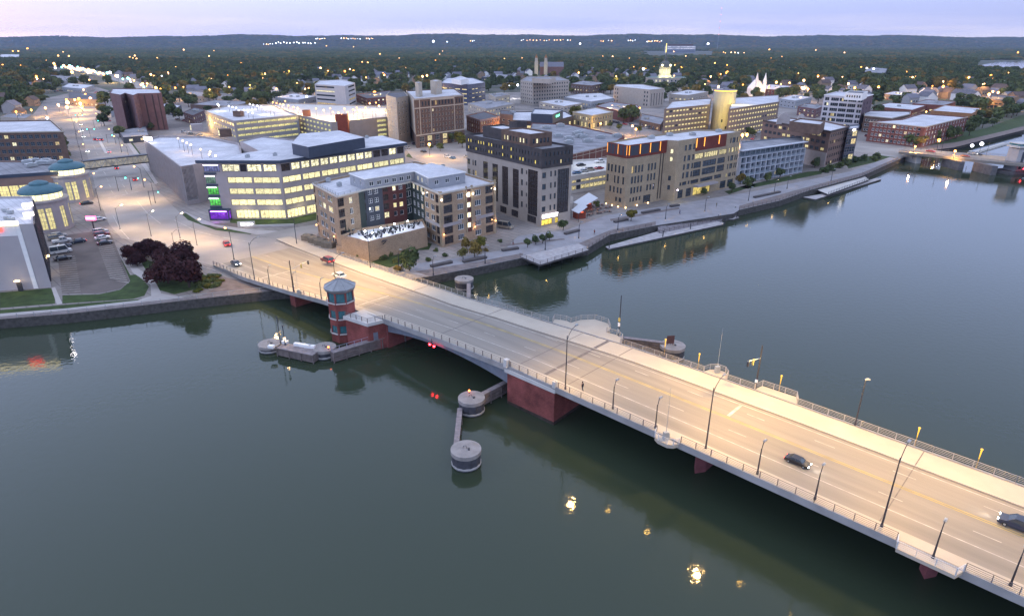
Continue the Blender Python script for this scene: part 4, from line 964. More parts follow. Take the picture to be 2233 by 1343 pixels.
# penthouse
pe = [(762, 378), (795, 390.5), (904, 373), (935, 388), (1014, 375), (941, 356), (912, 363), (898, 356)]
S = {1: [dict(rows=[(1.2, 1.5)], n=6, w=1.7, style=(2, 1), lit=.1)], 2: [dict(rows=[(1.2, 1.5)], n=3, w=1.4, style=(2, 1), lit=.5, litm=lit_y)], 3: [dict(rows=[(1.2, 1.5)], n=3, w=1.7, style=(2, 1), lit=0)], 0: [dict(rows=[(1.2, 1.5)], n=2, w=1.2, style=(2, 1), lit=0)]}
pw_ = GP(pe, RZ + 3.3)
sub(RS, None, RZ - .6, RZ + 3.3, mat('pale_siding', (.30, .31, .33), .8, .06, 1), roof_w, S, world=pw_, parapet=0, trim=(white, .25))
rail([(*p, RZ - .5) for p in inset(P_, .8)[0:4]], parent=RS, m=galv, gap=2.5, name='roof_railing'); rail([(*p, RZ - .5) for p in inset(P_, .8)[3:9]], parent=RS, m=galv, gap=2.5, name='roof_railing')
hvac(RS, [(716, 396), (740, 405), (850, 372), (965, 366), (1010, 386)], RZ - .3, 1.6)
# podium with terrace
pod = [(743, 516), (775, 523), (803, 530.5), (838, 521.5), (931, 499), (922, 480), (790, 500)]
PO = GP(pod, GZ + 6)
mb = MB(); mb.prism(PO, GZ, GZ + 5.6, bottom=False, cap=False); I = inset(PO, .35)
for i in range(len(PO)):
    j = (i + 1) % len(PO); mb.poly([(*PO[i], GZ + 5.6), (*PO[j], GZ + 5.6), (*PO[j], GZ + 6.5), (*PO[i], GZ + 6.5)]); mb.poly([(*PO[i], GZ + 6.5), (*PO[j], GZ + 6.5), (*I[j], GZ + 6.5), (*I[i], GZ + 6.5)]); mb.poly([(*I[j], GZ + 5.6), (*I[i], GZ + 5.6), (*I[i], GZ + 6.5), (*I[j], GZ + 6.5)])
obj('podium_wall', mb, [tan], RS); mb = MB(); flat(mb, PO, GZ + 5.62); obj('terrace', mb, [mat('terrace_paving', (.62, .62, .63), .8, .06, .6)], RS)
mb = MB(); a = G(806, 545, GZ + 3); b_ = G(838, 515, GZ + 6)
mb.tube([(*G(812, 548, GZ), GZ + .2), (*G(836, 522, GZ + 6), GZ + 6)], .12); mb.tube([(*G(818, 552, GZ), GZ + .2), (*G(842, 526, GZ + 6), GZ + 6)], .12)
for k in range(12):
    f = k / 11; x0, y0 = G(815 + 24 * f, 550 - 26 * f, GZ + .2 + 5.8 * f); mb.box(x0, y0, GZ + .3 + 5.7 * f, 1.6, .5, .12, .5)
obj('stair', mb, [metal_d], RS)
FURN = thing('patio_table', 'dark patio table with chairs and a closed parasol on the courtyard terrace', 'table', (*G(790, 511, GZ + 5.7), GZ + 5.63), group='patio tables on the courtyard terrace')
m_ = MB(); m_.cyl(0, 0, .68, .75, .65, n=10); m_.cyl(0, 0, 0, .68, .07, n=6); obj('table_top', m_, [metal_d], FURN)
m_ = MB(); m_.cyl(0, 0, .7, 2.3, .03, n=5); m_.cyl(0, 0, 1.3, 2.4, .22, .05, n=8); obj('parasol', m_, [mat('parasol_green', (.02, .04, .03), .8, .2, 2)], FURN)
for k in range(4):
    m_ = MB(); x, y = 1.05 * cos(k * pi / 2 + .4), 1.05 * sin(k * pi / 2 + .4); m_.box(x, y, .44, .5, .5, .07, k * pi / 2 + .4); m_.box(x * 1.22, y * 1.22, .7, .07, .5, .5, k * pi / 2 + .4); m_.box(x, y, .2, .4, .4, .4, k * pi / 2 + .4, top=(1, 1)); obj('chair', m_, [metal_d], FURN)
for px, py in ((802, 518), (816, 513), (832, 508), (845, 504), (860, 499), (872, 502), (884, 494), (897, 497), (908, 489), (826, 516), (855, 508), (762, 512), (755, 508)): copy_tree(FURN, None, (*G(px, py, GZ + 5.7), GZ + 5.63), RN.random() * 3)
for k, (px, py) in enumerate(((796, 507), (812, 510), (831, 500), (860, 491), (889, 485))):
    x, y = G(px, py, GZ + 7.4); o = thing('terrace_lamp', 'bright white globe lamp on the courtyard terrace', 'lamp', (x, y, GZ + 5.6), group='white globe lamps on the courtyard terrace')
    m_ = MB(); m_.cyl(0, 0, 0, 2, .05, n=6); obj('pole', m_, [metal_d], o); m_ = MB(); m_.ball(0, 0, 2.2, .24); obj('globe', m_, [emi('white_globe', (.95, .97, 1), 30)], o); plight((0, 0, 2.7), 420, (.9, .94, 1), .2, o)
x, y = G(783, 532, GZ + 3.2); m_ = MB(); m_.ball(x, y, GZ + 4.2, .3); tag(obj('podium_light', m_, [lamp_w]), 'glowing globe on the podium wall by the steel stair', 'lamp'); plight((x + .5, y - 1.2, GZ + 4.2), 160, (1, .62, .28))

# ---- tall tan and charcoal tower
TZ = GZ + 28
T0 = para((1017, 292.6), (1182, 325.5), (1248, 317.5), TZ); zm = GZ + 12
TS = {0: [dict(rows=[(4.2, 14.6)], xs=[(1054, 1064), (1074, 1086), (1095, 1108), (1118, 1131)], glass=glass_g, frame=bronze, style=(3, 9), lit=0), dict(rows=[(3.4, 16.6)], xs=[(1151, 1172)], glass=glass_g, frame=bronze, style=(4, 10), lit=0),
          dict(rows=fl(4, 5.2, 4.1, 2.2), xs=[(1136, 1140)], lit=.0, frame=bronze), dict(rows=fl(4, 5.6, 4.1, 1.4), xs=[(1146.5, 1149)], lit=0, frame=bronze), dict(rows=fl(2, 12, 4.1, 2.2), xs=[(1020, 1026), (1031, 1033.5), (1035.5, 1039)], frame=bronze, lit=.2),
          dict(rows=[(.6, 2.6)], xs=[(1090, 1104), (1115, 1130), (1150, 1170)], frame=bronze, glass=glass_g, style=(3, 1), lit=.1)],
      1: [dict(rows=fl(4, 5.4, 4.1, 2.0), xs=[(1182, 1190)], frame=bronze, lit=0), dict(rows=fl(4, 5.6, 4.1, 2.0), xs=[(1199, 1202.5), (1208, 1212)], frame=bronze, lit=0),
          dict(rows=[(3.9, 16.2)], xs=[(1215, 1240)], glass=glass_g, frame=bronze, style=(5, 9), lit=0), dict(rows=[(.4, 2.2)], xs=[(1182, 1206), (1212, 1219)], frame=bronze, style=(3, 1), lit=1, litm=emi('shop_window', (1, .72, .1), 1.6, tex=.7, tscale=.8))]}
for i, sl in TS.items():
    for s_ in sl: s_['cols'] = [(u, w) for u, w in xcols(T0, i, zm, s_.pop('xs'))]
TT, _ = B('apartment_tower', 'tall tower block with tan lower walls and charcoal top storeys', None, 21.2, mat('taupe_precast', (.36, .31, .265), .9, .08, .4), roof_g, TS, world=T0, parapet=0)
TO = inset(T0, -.25)
TS = {0: [dict(rows=[(1.2, 1.3), (3.9, 1.4)], n=26, w=.75, lit=.30, frame=bronze, litm=emi('yellow_slot', (1, .8, .18), 1.3)), ], 1: [dict(rows=[(1.0, 1.5), (3.9, 1.5)], n=7, w=.8, lit=.05, frame=bronze)]}
shell(TT, TO, GZ + 21.2, TZ, darkb, roof_g, TS, name='upper_wall', parapet=.7, maxwin=60)
def rel(P_, u0, u1, v0, v1):
    o = Vector(P_[0]); ex = Vector(P_[1]) - o; ey = Vector(P_[3]) - o; return [tuple(o + ex * a + ey * b_) for a, b_ in ((u0, v0), (u1, v0), (u1, v1), (u0, v1))]
# the long edge runs 0->1
sub(TT, None, TZ - .6, TZ + 4.2, brown, roof_w, {0: [dict(rows=[(1.2, 1.8)], n=8, w=1.1, lit=.35, frame=bronze)], 1: [dict(rows=[(1.2, 1.8)], n=5, w=1.0, lit=.1, frame=bronze)]}, world=rel(T0, .48, .84, .05, .78))
sub(TT, None, TZ - .6, TZ + 3.6, darkb, roof_w, {}, world=rel(T0, .14, .44, .25, .95)); sub(TT, None, TZ - .6, TZ + 6, darkb, roof_d, {}, world=rel(T0, .36, .46, .62, .98))
def text_part(s, loc, rz, size, m, parent=None, ext=.06, tilt=90, name='lettering', align='CENTER'):
    cu = bpy.data.curves.new(name, 'FONT'); cu.body = s; cu.size = size; cu.extrude = ext; cu.align_x = align; cu.align_y = 'CENTER'; cu.materials.append(m); cu.offset = .01 * size
    tmp = bpy.data.objects.new(name, cu); C.objects.link(tmp); bpy.context.view_layer.update(); me = bpy.data.meshes.new_from_object(tmp.evaluated_get(bpy.context.evaluated_depsgraph_get())); bpy.data.objects.remove(tmp)
    o = bpy.data.objects.new(name, me); C.objects.link(o); o.rotation_euler = (radians(tilt), 0, rz); o.location = loc
    if parent is not None:
        o.parent = parent
        if parent.get('_w'): w = parent['_w']; o.location = (loc[0] - w[0], loc[1] - w[1], loc[2] - w[2])
    return o
def wall_text(P_, i, t_, z, s, size, m, parent, out_=.3):
    A, Bv = Vector(P_[i]), Vector(P_[(i + 1) % len(P_)]); d = Bv - A; n = Vector((d.y, -d.x)).normalized(); c = A.lerp(Bv, t_) + n * out_; return text_part(s, (c.x, c.y, z), atan2(d.y, d.x), size, m, parent)
sign_w = emi('sign_white', (1, .96, 1), 7)
wall_text(T0, 1, .30, GZ + 3.75, 'REGENCY', 1.7, sign_w, TT, .25)
mb = MB(); panel(mb, T0, 1, .06, .54, GZ + 2.95, GZ + 4.5, .1); obj('sign_board', mb, [emi('sign_glow', (1, .85, .95), 1.1, dark=(0, 0, 0))], TT)
plight((*(Vector(T0[1]).lerp(Vector(T0[2]), .4) + Vector((2.5, -3))), GZ + 3), 160, (1, .8, .5), parent=TT)

# ---- sand brick office with red lit top storey
WZ = GZ + 25
wp = [(1325, 310), (1370, 317.5), (1455, 306), (1480, 307.5), (1616, 287), (1596, 283.5), (1516, 283), (1441, 293), (1400, 298)]
P_ = GP(wp, WZ); zm = GZ + 11
S = {0: [dict(rows=[(13.6, 3.0)], xs=[(1324, 1328), (1331, 1335), (1339, 1343), (1347, 1351), (1355, 1359)]), dict(rows=[(9.3, 3.0)], xs=[(1323, 1327), (1339, 1342), (1346, 1350), (1357, 1361)]), dict(rows=[(5.4, 2.4)], xs=[(1330, 1334), (1338, 1342), (1346, 1350), (1353, 1357)]), dict(rows=[(2.0, 1.8)], xs=[(1344, 1348), (1352, 1357)])],
     1: [dict(rows=[(13.6, 2.9), (9.4, 2.9), (5.4, 2.5)], xs=[(1376, 1380.5), (1383, 1387), (1390, 1394), (1397, 1401), (1411, 1415), (1418, 1422), (1425, 1429)]), dict(rows=[(2.0, 1.7)], xs=[(1376, 1379), (1382, 1386), (1389, 1393), (1396, 1400)]), dict(rows=[(.4, 3.2)], xs=[(1406, 1422)], style=(3, 2))],
     2: [dict(rows=[(19.6, 2.0), (16.4, 2.0)], n=1, w=1.3, lit=1, litm=lit_w), dict(rows=[(8.5, 2.0), (4.6, 2.0)], n=1, w=1.2, lit=0)],
     3: [dict(rows=[(20.4, 2.4), (16.0, 2.4), (12.4, 2.4), (8.8, 2.6)], xs=[(1488, 1492), (1496, 1502), (1506, 1510)], lit=.06), dict(rows=[(5.8, 1.5)], xs=[(1484, 1488), (1490, 1499), (1502, 1506)]), dict(rows=[(12.2, 2.6), (8.6, 2.9)], xs=[(1511, 1527), (1531, 1560), (1563, 1579)], style=(5, 2), lit=0), dict(rows=[(5.6, 1.7)], xs=[(1508, 1525), (1529, 1556), (1560, 1575)], style=(5, 1), lit=0),
         dict(rows=[(16.0, 2.4)], xs=[(1513, 1530), (1533, 1562), (1565, 1581)], style=(6, 1), lit=1, litm=lit_y), dict(rows=[(16.1, 2.3)], xs=[(1586, 1588.5), (1592, 1597), (1600, 1602), (1604, 1606), (1608, 1610)], lit=.9, litm=lit_y),
         dict(rows=[(20.4, 2.4), (12.4, 2.4), (8.8, 2.4), (5.2, 1.8)], xs=[(1586, 1588.5), (1591, 1597), (1600, 1602.5), (1604, 1606.5), (1608, 1610.5)], lit=.05),
         dict(rows=[(.5, 3.6)], xs=[(1482, 1493), (1500, 1511)], style=(3, 3), lit=.2), dict(rows=[(.3, 3.6)], xs=[(1516, 1553)], style=(4, 1), lit=1, litm=emi('porch_glow', (1, .75, .2), .9, tex=.6, tscale=.4)), dict(rows=[(.5, 3.4)], xs=[(1575, 1587), (1591, 1603)], style=(3, 2), lit=.05)]}
for i, sl in S.items():
    for s_ in sl:
        s_.setdefault('frame', bronze); s_.setdefault('lit', .02)
        if 'xs' in s_: s_['cols'] = [(u, w) for u, w in xcols(P_, i, zm, s_.pop('xs'))]
WB, _ = B('office_building', 'sand coloured brick office building with a dark red top storey lit by orange strips', None, 25, tan2, roof_w, S, world=P_, maxwin=99)
mb = MB(); zt = GZ + 19.9
for i, a, b_ in ((0, 0, 1), (1, 0, 1), ): panel(mb, P_, i, a, b_, zt, WZ + .05, .14)
panel(mb, P_, 3, tfr(P_, 3, zt, 1516), tfr(P_, 3, zt, 1582), GZ + 19.6, WZ + .05, .14); obj_each('red_cladding', mb, [mat('oxide_red_panel', (.15, .032, .022), .7, .2, .4)], WB)
mb = MB()
for i, ts in ((0, (.12, .3, .50, .70, .9)), (1, (.16, .42, .68))):
    w = .15 if i == 0 else .2
    for t_ in ts: panel(mb, P_, i, t_ - w / 2, t_ + w / 2, zt + .9, WZ - .4, .17)
obj('dark_panel', mb, [mat('slate_panel', (.055, .055, .07), .6, .1, 1)], WB)
mb = MB()
for i, t_ in [(0, t) for t in (.03, .55, .97)] + [(1, t) for t in (.03, .30, .56, .82)] + [(3, tfr(P_, 3, zt, x)) for x in (1517, 1534, 1566)]: panel(mb, P_, i, t_ - .004, t_ + .004, zt + 1.2, WZ - .2, .3)
obj('light_strip', mb, [emi('orange_strip', (1, .38, .06), 2.4, dark=(0, 0, 0))], WB)
mb = MB()
for i, t_ in ((1, .86), (1, .93), ): panel(mb, P_, i, t_ - .008, t_ + .008, GZ + 1, zt, .2)
obj('downpipe', mb, [bronze], WB)
for t_ in (.04, .33, .62):
    c = Vector(P_[1]).lerp(Vector(P_[2]), t_) + Vector((-.2, -1.0)); plight((c.x, c.y, GZ + .6), 55, (1, .55, .2), .1, WB, spot=50, dirn=(0, .25, 1))
    m_ = MB(); m_.box(c.x, c.y, GZ + .3, .35, .35, .5); obj('uplight', m_, [lamp_w], WB)
for t_ in (.2, .5, .8):
    c = Vector(P_[0]).lerp(Vector(P_[1]), t_) + Vector((-.9, -.6)); plight((c.x, c.y, GZ + .6), 45, (1, .6, .25), .1, WB, spot=60, dirn=(.15, .1, 1))
    m_ = MB(); m_.box(c.x, c.y, GZ + .3, .3, .3, .5); obj('uplight', m_, [lamp_w], WB)
c = Vector(P_[3]) + Vector((1.2, -1.6)); plight((c.x, c.y, GZ + 4), 900, (1, .92, .35), .1, WB, spot=38, dirn=(-.05, .12, 1)); plight((c.x, c.y - 1, GZ + 6), 420, (1, .92, .35), .1, WB, spot=110)
m_ = MB(); m_.ball(c.x, c.y, GZ + 5, .3); obj('floodlight', m_, [emi('violet_white', (.95, .8, 1), 14)], WB)
hvac(WB, [(1460, 296), (1510, 295), (1567, 288), (1420, 302)], WZ - .5, 2.6)
mb = MB(); a, b_ = tfr(P_, 3, zm, 1516), tfr(P_, 3, zm, 1560); panel(mb, P_, 3, a, b_, GZ + 4.1, GZ + 4.9, 2.4); obj('canopy', mb, [greyp], WB)

# ---- glass office with lit ribbon windows (bent front)
OZ = GZ + 22.3
orf = [(425, 350), (609, 350.5), (888, 311.5), (833, 296), (640, 318)]
PR = GP(orf, OZ); P_ = inset(PR, 1.1); zm = GZ + 11
hero = emi('office_interior', (1, .90, .50), 1.25, tex=.8, tscale=1.6, dark=(.42, .36, .14))
hero2 = emi('office_interior_bright', (1, .93, .62), 1.5, tex=.9, tscale=1.1, dark=(.25, .22, .09))
rw = [(5.3, 2.3), (9.5, 2.3), (13.7, 2.3)]
lav = emi('lavender_interior', (.30, .33, .62), .55, tex=.8, tscale=.5, dark=(.02, .03, .05)); grn = emi('green_interior', (.14, .75, .12), .75, tex=.75, tscale=.6, dark=(.01, .05, .015)); pur = emi('purple_interior', (.28, .05, .75), .8, tex=.8, tscale=.4, dark=(.05, .01, .12)); grn2 = emi('green_white_interior', (.25, .42, .30), .5, tex=.8, tscale=.5, dark=(.015, .04, .02))
dg = dict(frame=metal_d)
S = {0: [dict(rows=rw, xs=[(500, 553), (556, 613)], lit=1, litm=hero, style=(3, 1), **dg), dict(rows=[(.3, 3.3)], xs=[(507, 557), (560, 616)], lit=1, litm=hero, style=(6, 1), **dg), dict(rows=[(18.0, 2.7)], xs=[(492, 530), (546, 577), (581, 609)], lit=.9, litm=hero2, style=(3, 1), **dg), dict(rows=[(18.0, 2.7)], xs=[(531, 545)], glass=glass_g, lit=0, **dg),
         dict(rows=[(17.9, 2.9)], xs=[(428, 487)], lit=1, litm=lav, style=(6, 1), **dg), dict(rows=[(13.5, 3.0)], xs=[(432, 474)], lit=1, litm=grn2, style=(4, 1), **dg), dict(rows=[(9.3, 3.0), (5.1, 3.0)], xs=[(434, 477)], lit=1, litm=grn, style=(4, 1), **dg)],
     1: [dict(rows=rw, n=7, m=.2, gap=.7, lit=1, litm=hero, style=(3, 1), **dg), dict(rows=[(.3, 3.3)], n=7, m=.2, gap=.7, lit=1, litm=hero, style=(5, 1), **dg), dict(rows=[(18.0, 2.7)], n=14, m=.2, gap=.6, lit=.8, litm=hero2, style=(2, 1), glass=glass_g, **dg)]}
for i, sl in S.items():
    for s_ in sl:
        if 'xs' in s_: s_['cols'] = [(u, w) for u, w in xcols(P_, i, zm, s_.pop('xs'))]
        elif 'gap' in s_:
            L1 = hypot(P_[i + 1][0] - P_[i][0], P_[i + 1][1] - P_[i][1]); s_['w'] = (L1 - .4) / s_['n'] - s_['gap']
        s_.pop('gap', None)
OF, _ = B('glass_office', 'pale office building with glowing ribbon windows and a coloured glass corner', None, 21.2, greyp, roof_w, S, world=P_, parapet=0, maxwin=99)
mb = MB(); mb.prism(PR, GZ + 21.2, OZ, bottom=True, cap=False); obj('fascia', mb, [navy], OF)
mb = MB(); flat(mb, PR, OZ + .01); obj('roof_deck', mb, [roof_w], OF)
mb = MB()
for z in (GZ + 4.3, GZ + 8.5, GZ + 12.7, GZ + 17.0): panel(mb, P_, 0, 0, tfr(P_, 0, zm, 478), z, z + .7, .3)
obj('floor_band', mb, [navy], OF)
mb = MB()
for z, c in ((20.35, 0), (16.2, 0), (12.0, 1), (7.8, 1)): panel(mb, P_, 0, tfr(P_, 0, zm, 447 if z > 9 else 449), tfr(P_, 0, zm, 484 if z > 20 else 473), GZ + z - .1, GZ + z + .18, .1, c)
obj('ceiling_light', mb, [emi('cove_white', (.85, .8, 1), 5), emi('cove_green', (.7, 1, .75), 5)], OF)
# purple glass box at the foot of the corner
A0, A1 = Vector(P_[0]), Vector(P_[1]); d = (A1 - A0).normalized(); n = Vector((d.y, -d.x)); L0 = (A1 - A0).length
ta, tb = tfr(P_, 0, GZ + 2, 441), tfr(P_, 0, GZ + 2, 505)
q0 = A0 + d * ta * L0; q1 = A0 + d * tb * L0; bx4 = [tuple(q0 + n * 2.2), tuple(q1 + n * 2.2), tuple(q1 - n * .2), tuple(q0 - n * .2)]
shell(OF, bx4, GZ, GZ + 4.1, navy, navy, {0: [dict(rows=[(.5, 3.1)], n=1, m=.3, w=99, lit=1, litm=pur, style=(7, 1), frame=mat('violet_frame', (.12, .03, .2), .4, .1, 1))], 1: [dict(rows=[(.5, 3.1)], n=1, m=.2, w=99, lit=1, litm=pur, frame=metal_d)]}, name='entry_wall', roofname='entry_roof', parapet=0)
mb = MB(); c = (q0 + q1) / 2 + n * 2.3; mb.box(c.x, c.y, GZ + 3.45, (q1 - q0).length * .8, .15, .22, atan2(d.y, d.x)); obj('ceiling_light', mb, [emi('cove_violet', (.62, .3, 1), 7)], OF)
plight((c.x + n.x * 3, c.y + n.y * 3, GZ + 1.6), 200, (.6, .15, 1), parent=OF)
for i in (0, 1):
    A, Bv = Vector(P_[i]), Vector(P_[i + 1]); dd = Bv - A; nn = Vector((dd.y, -dd.x)).normalized()
    for t_ in ((.45, .85) if i == 0 else (.1, .3)):
        c = A.lerp(Bv, t_) + nn * 3; plight((c.x, c.y, GZ + 3), 420, (1, .88, .45), .4, OF)
ph_ = GP([(639, 318.5), (677, 333), (824, 309), (777, 299), (700, 290)], OZ + 4)
ph_ = GP([(636, 313), (672, 321), (795, 300), (740, 285), (655, 292)], OZ + 4.2)
sub(OF, None, OZ, OZ + 4.2, navy, roof_w, {}, world=ph_, parapet=0)
lw_ = GP([(523, 307), (569, 331), (640, 318), (660, 306), (570, 296)], OZ - 3); sub(OF, None, GZ, OZ - 3.2, greyp, roof_w, {}, world=lw_, name='rear_wing_wall', roofname='rear_wing_roof')
hvac(OF, [(800, 302), (540, 344), (600, 340), (760, 304)], OZ, 1.5)

# ---- parking ramp with white fins, left of the office
LP_ = GP([(315, 305), (393, 363), (421, 359), (527, 334), (520, 312), (445, 297), (345, 296)], GZ + 16)
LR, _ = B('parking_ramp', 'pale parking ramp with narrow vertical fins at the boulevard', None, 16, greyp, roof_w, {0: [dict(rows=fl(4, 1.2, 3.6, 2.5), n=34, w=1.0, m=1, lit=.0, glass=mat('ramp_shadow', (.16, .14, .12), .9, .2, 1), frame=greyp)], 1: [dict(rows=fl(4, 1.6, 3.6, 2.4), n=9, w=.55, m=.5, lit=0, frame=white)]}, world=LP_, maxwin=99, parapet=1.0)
mb = MB()
for k in range(36): panel(mb, LP_, 0, (k + .5) / 36 - .003, (k + .5) / 36 + .003, GZ + .5, GZ + 16, .45)
for k in range(10): panel(mb, LP_, 1, (k + .5) / 10 - .02, (k + .5) / 10 + .02, GZ + 3, GZ + 16, .35)
obj('fins', mb, [greyp], LR)
for px, py, s_ in ((490, 283, 5), (428, 272, 5)):
    x, y = G(px, py, GZ + 19); m_ = MB(); m_.box(x, y, GZ + 17.4, s_ + 1, s_, 4, .5); obj('stair_tower', m_, [brown if px > 450 else greyp], LR)
    m_ = MB(); m_.box(x - s_ * .26, y - s_ * .48, GZ + 17.6, 2.4, .8, 2.6, .5); obj('stair_window', m_, [lit_w], LR)
for k, (px, py) in enumerate(((388, 301), (398, 306.5), (407, 311), (416, 315), (437, 325), (458, 330), (456, 336), (470, 339))):
    x, y = G(px, py, GZ + 20); o = thing('ramp_lamp', 'warm lamp on the fin clad ramp roof', 'lamp', (x, y, GZ + 15), group='warm lamps on the fin clad ramp roof')
    m_ = MB(); m_.cyl(0, 0, 0, 4.6, .08, n=6); obj('pole', m_, [metal_d], o); m_ = MB(); m_.ball(0, 0, 4.8, .38); obj('lamp_head', m_, [lamp_w], o)
    if k % 2: plight((0, 0, 4.2), 900, (1, .62, .3), .3, o)
x, y = G(322, 301, GZ + 17.5); m_ = MB(); m_.box(x, y, GZ + 17.2, 5.5, .4, 1.6, -.4); obj('floodlight', m_, [emi('flood_white', (1, .95, 1), 12)], LR); plight((x, y - 3, GZ + 18.2), 1500, (1, .9, .95), .5, LR)

# ---- pedestrian skywalk across the boulevard
a, b_ = Vector(G(180, 356, GZ + 8)), Vector(G(320, 341, GZ + 8)); d = b_ - a; n = Vector((-d.y, d.x)).normalized(); an = atan2(d.y, d.x); c = (a + b_) / 2
SKY = thing('skywalk', 'glazed truss footbridge crossing the boulevard to the fin clad ramp', 'footbridge', (c.x, c.y, GZ), world_geo=True)
m_ = MB(); m_.box(c.x, c.y, GZ + 8.9, d.length, 4, .5, an); obj('roof', m_, [metal_d], SKY); m_ = MB(); m_.box(c.x, c.y, GZ + 5.2, d.length, 4, .5, an); obj('floor_deck', m_, [metal_d], SKY)
m_ = MB()
for sg in (-1, 1):
    for k in range(13):
        p = a + d * k / 12 + n * sg * 1.95; m_.tube([(p.x, p.y, GZ + 5.4), (p.x, p.y, GZ + 8.7)], .1, 4)
        if k < 12: q_ = a + d * (k + 1) / 12 + n * sg * 1.95; m_.tube([(p.x, p.y, GZ + (5.4 if k % 2 else 8.7)), (q_.x, q_.y, GZ + (8.7 if k % 2 else 5.4))], .1, 4)
obj('truss', m_, [metal_g], SKY)
m_ = MB()
for sg in (-1, 1): p = c + n * sg * 1.8; m_.box(p.x, p.y, GZ + 7.05, d.length - .3, .06, 3.1, an)
obj('glazing', m_, [emi('skywalk_glass', (.55, .50, .42), .55, tex=.5, tscale=.4)], SKY)

# ---- pale hall at the left edge
HZ = GZ + 18
P_ = [G(-130, 498, HZ), G(71.5, 488, HZ), G(70, 428, HZ), G(-130, 430, HZ)]
HL, _ = B('exhibition_hall', 'blank pale grey hall with a white vertical stripe beside the parking lot', None, 18, mat('hall_panel', (.37, .345, .35), .9, .08, .15), roof_w, {}, world=P_, parapet=.6)
mb = MB(); panel(mb, P_, 0, tfr(P_, 0, HZ, 32), tfr(P_, 0, HZ, 42), GZ, HZ + .1, .15); obj('white_stripe', mb, [white], HL)
mb = MB(); panel(mb, P_, 0, 0, tfr(P_, 0, HZ, 31.5), HZ - 3.0, HZ + .08, .1); obj('upper_panel', mb, [white], HL)
mb = MB()
for k in range(22): panel(mb, P_, 1, .06 + k * .04, .075 + k * .04, GZ + 1, HZ - .5, .35)
obj('side_fins', mb, [metal_d], HL)
mb = MB(); panel(mb, P_, 0, 0, tfr(P_, 0, HZ, 41), HZ - .1, HZ + 1.0, .5); obj('light_box', mb, [emi('flood_yellow', (1, .84, .5), 3.2)], HL); mb = MB(); panel(mb, P_, 0, tfr(P_, 0, HZ, -30), tfr(P_, 0, HZ, 3), HZ - 1.6, HZ - .5, .5); obj('red_sign', mb, [emi('hall_red', (1, .05, .04), 5)], HL)
for px0, px1, py in ((47, 71, 446), (50, 73, 466)):
    a, b_ = Vector(G(px0, py, HZ + 1)), Vector(G(px1, py - (px1 - px0) * .12, HZ + 1)); c = (a + b_) / 2; m_ = MB(); m_.box(c.x, c.y, HZ + .7, (b_ - a).length, .5, 1.0, atan2((b_ - a).y, (b_ - a).x)); obj('light_box', m_, [emi('flood_pink', (1, .86, .84), 4.5)], HL)
    plight((c.x, c.y + 1.5, HZ + 2), 420, (1, .9, .9), .4, HL)
for px, py in ((12, 458), (22, 462), (16, 475), (24, 478), (14, 485)):
    x, y = G(px, py, HZ); m_ = MB(); m_.box(x, y, HZ + .0, 1.6, .9, .9); obj('rooftop_unit', m_, [galv], HL)
x, y = G(43, 637, GZ); m_ = MB(); m_.box(x, y + .6, GZ + 1.3, 1.3, .25, 2.4, .05); obj('door', m_, [metal_d], HL); m_ = MB(); m_.box(x, y + .2, GZ + 3.1, 1.2, .6, .25); obj('door_lamp', m_, [lamp_w], HL); plight((x, y - .6, GZ + 2.8), 120, (1, .75, .4), parent=HL)
x, y = G(105, 558, GZ + 5); m_ = MB(); m_.ball(x, y, GZ + 5, .35); obj('wall_light', m_, [lamp_w], HL); plight((x + 1, y - .5, GZ + 4.8), 350, (1, .7, .35), parent=HL)
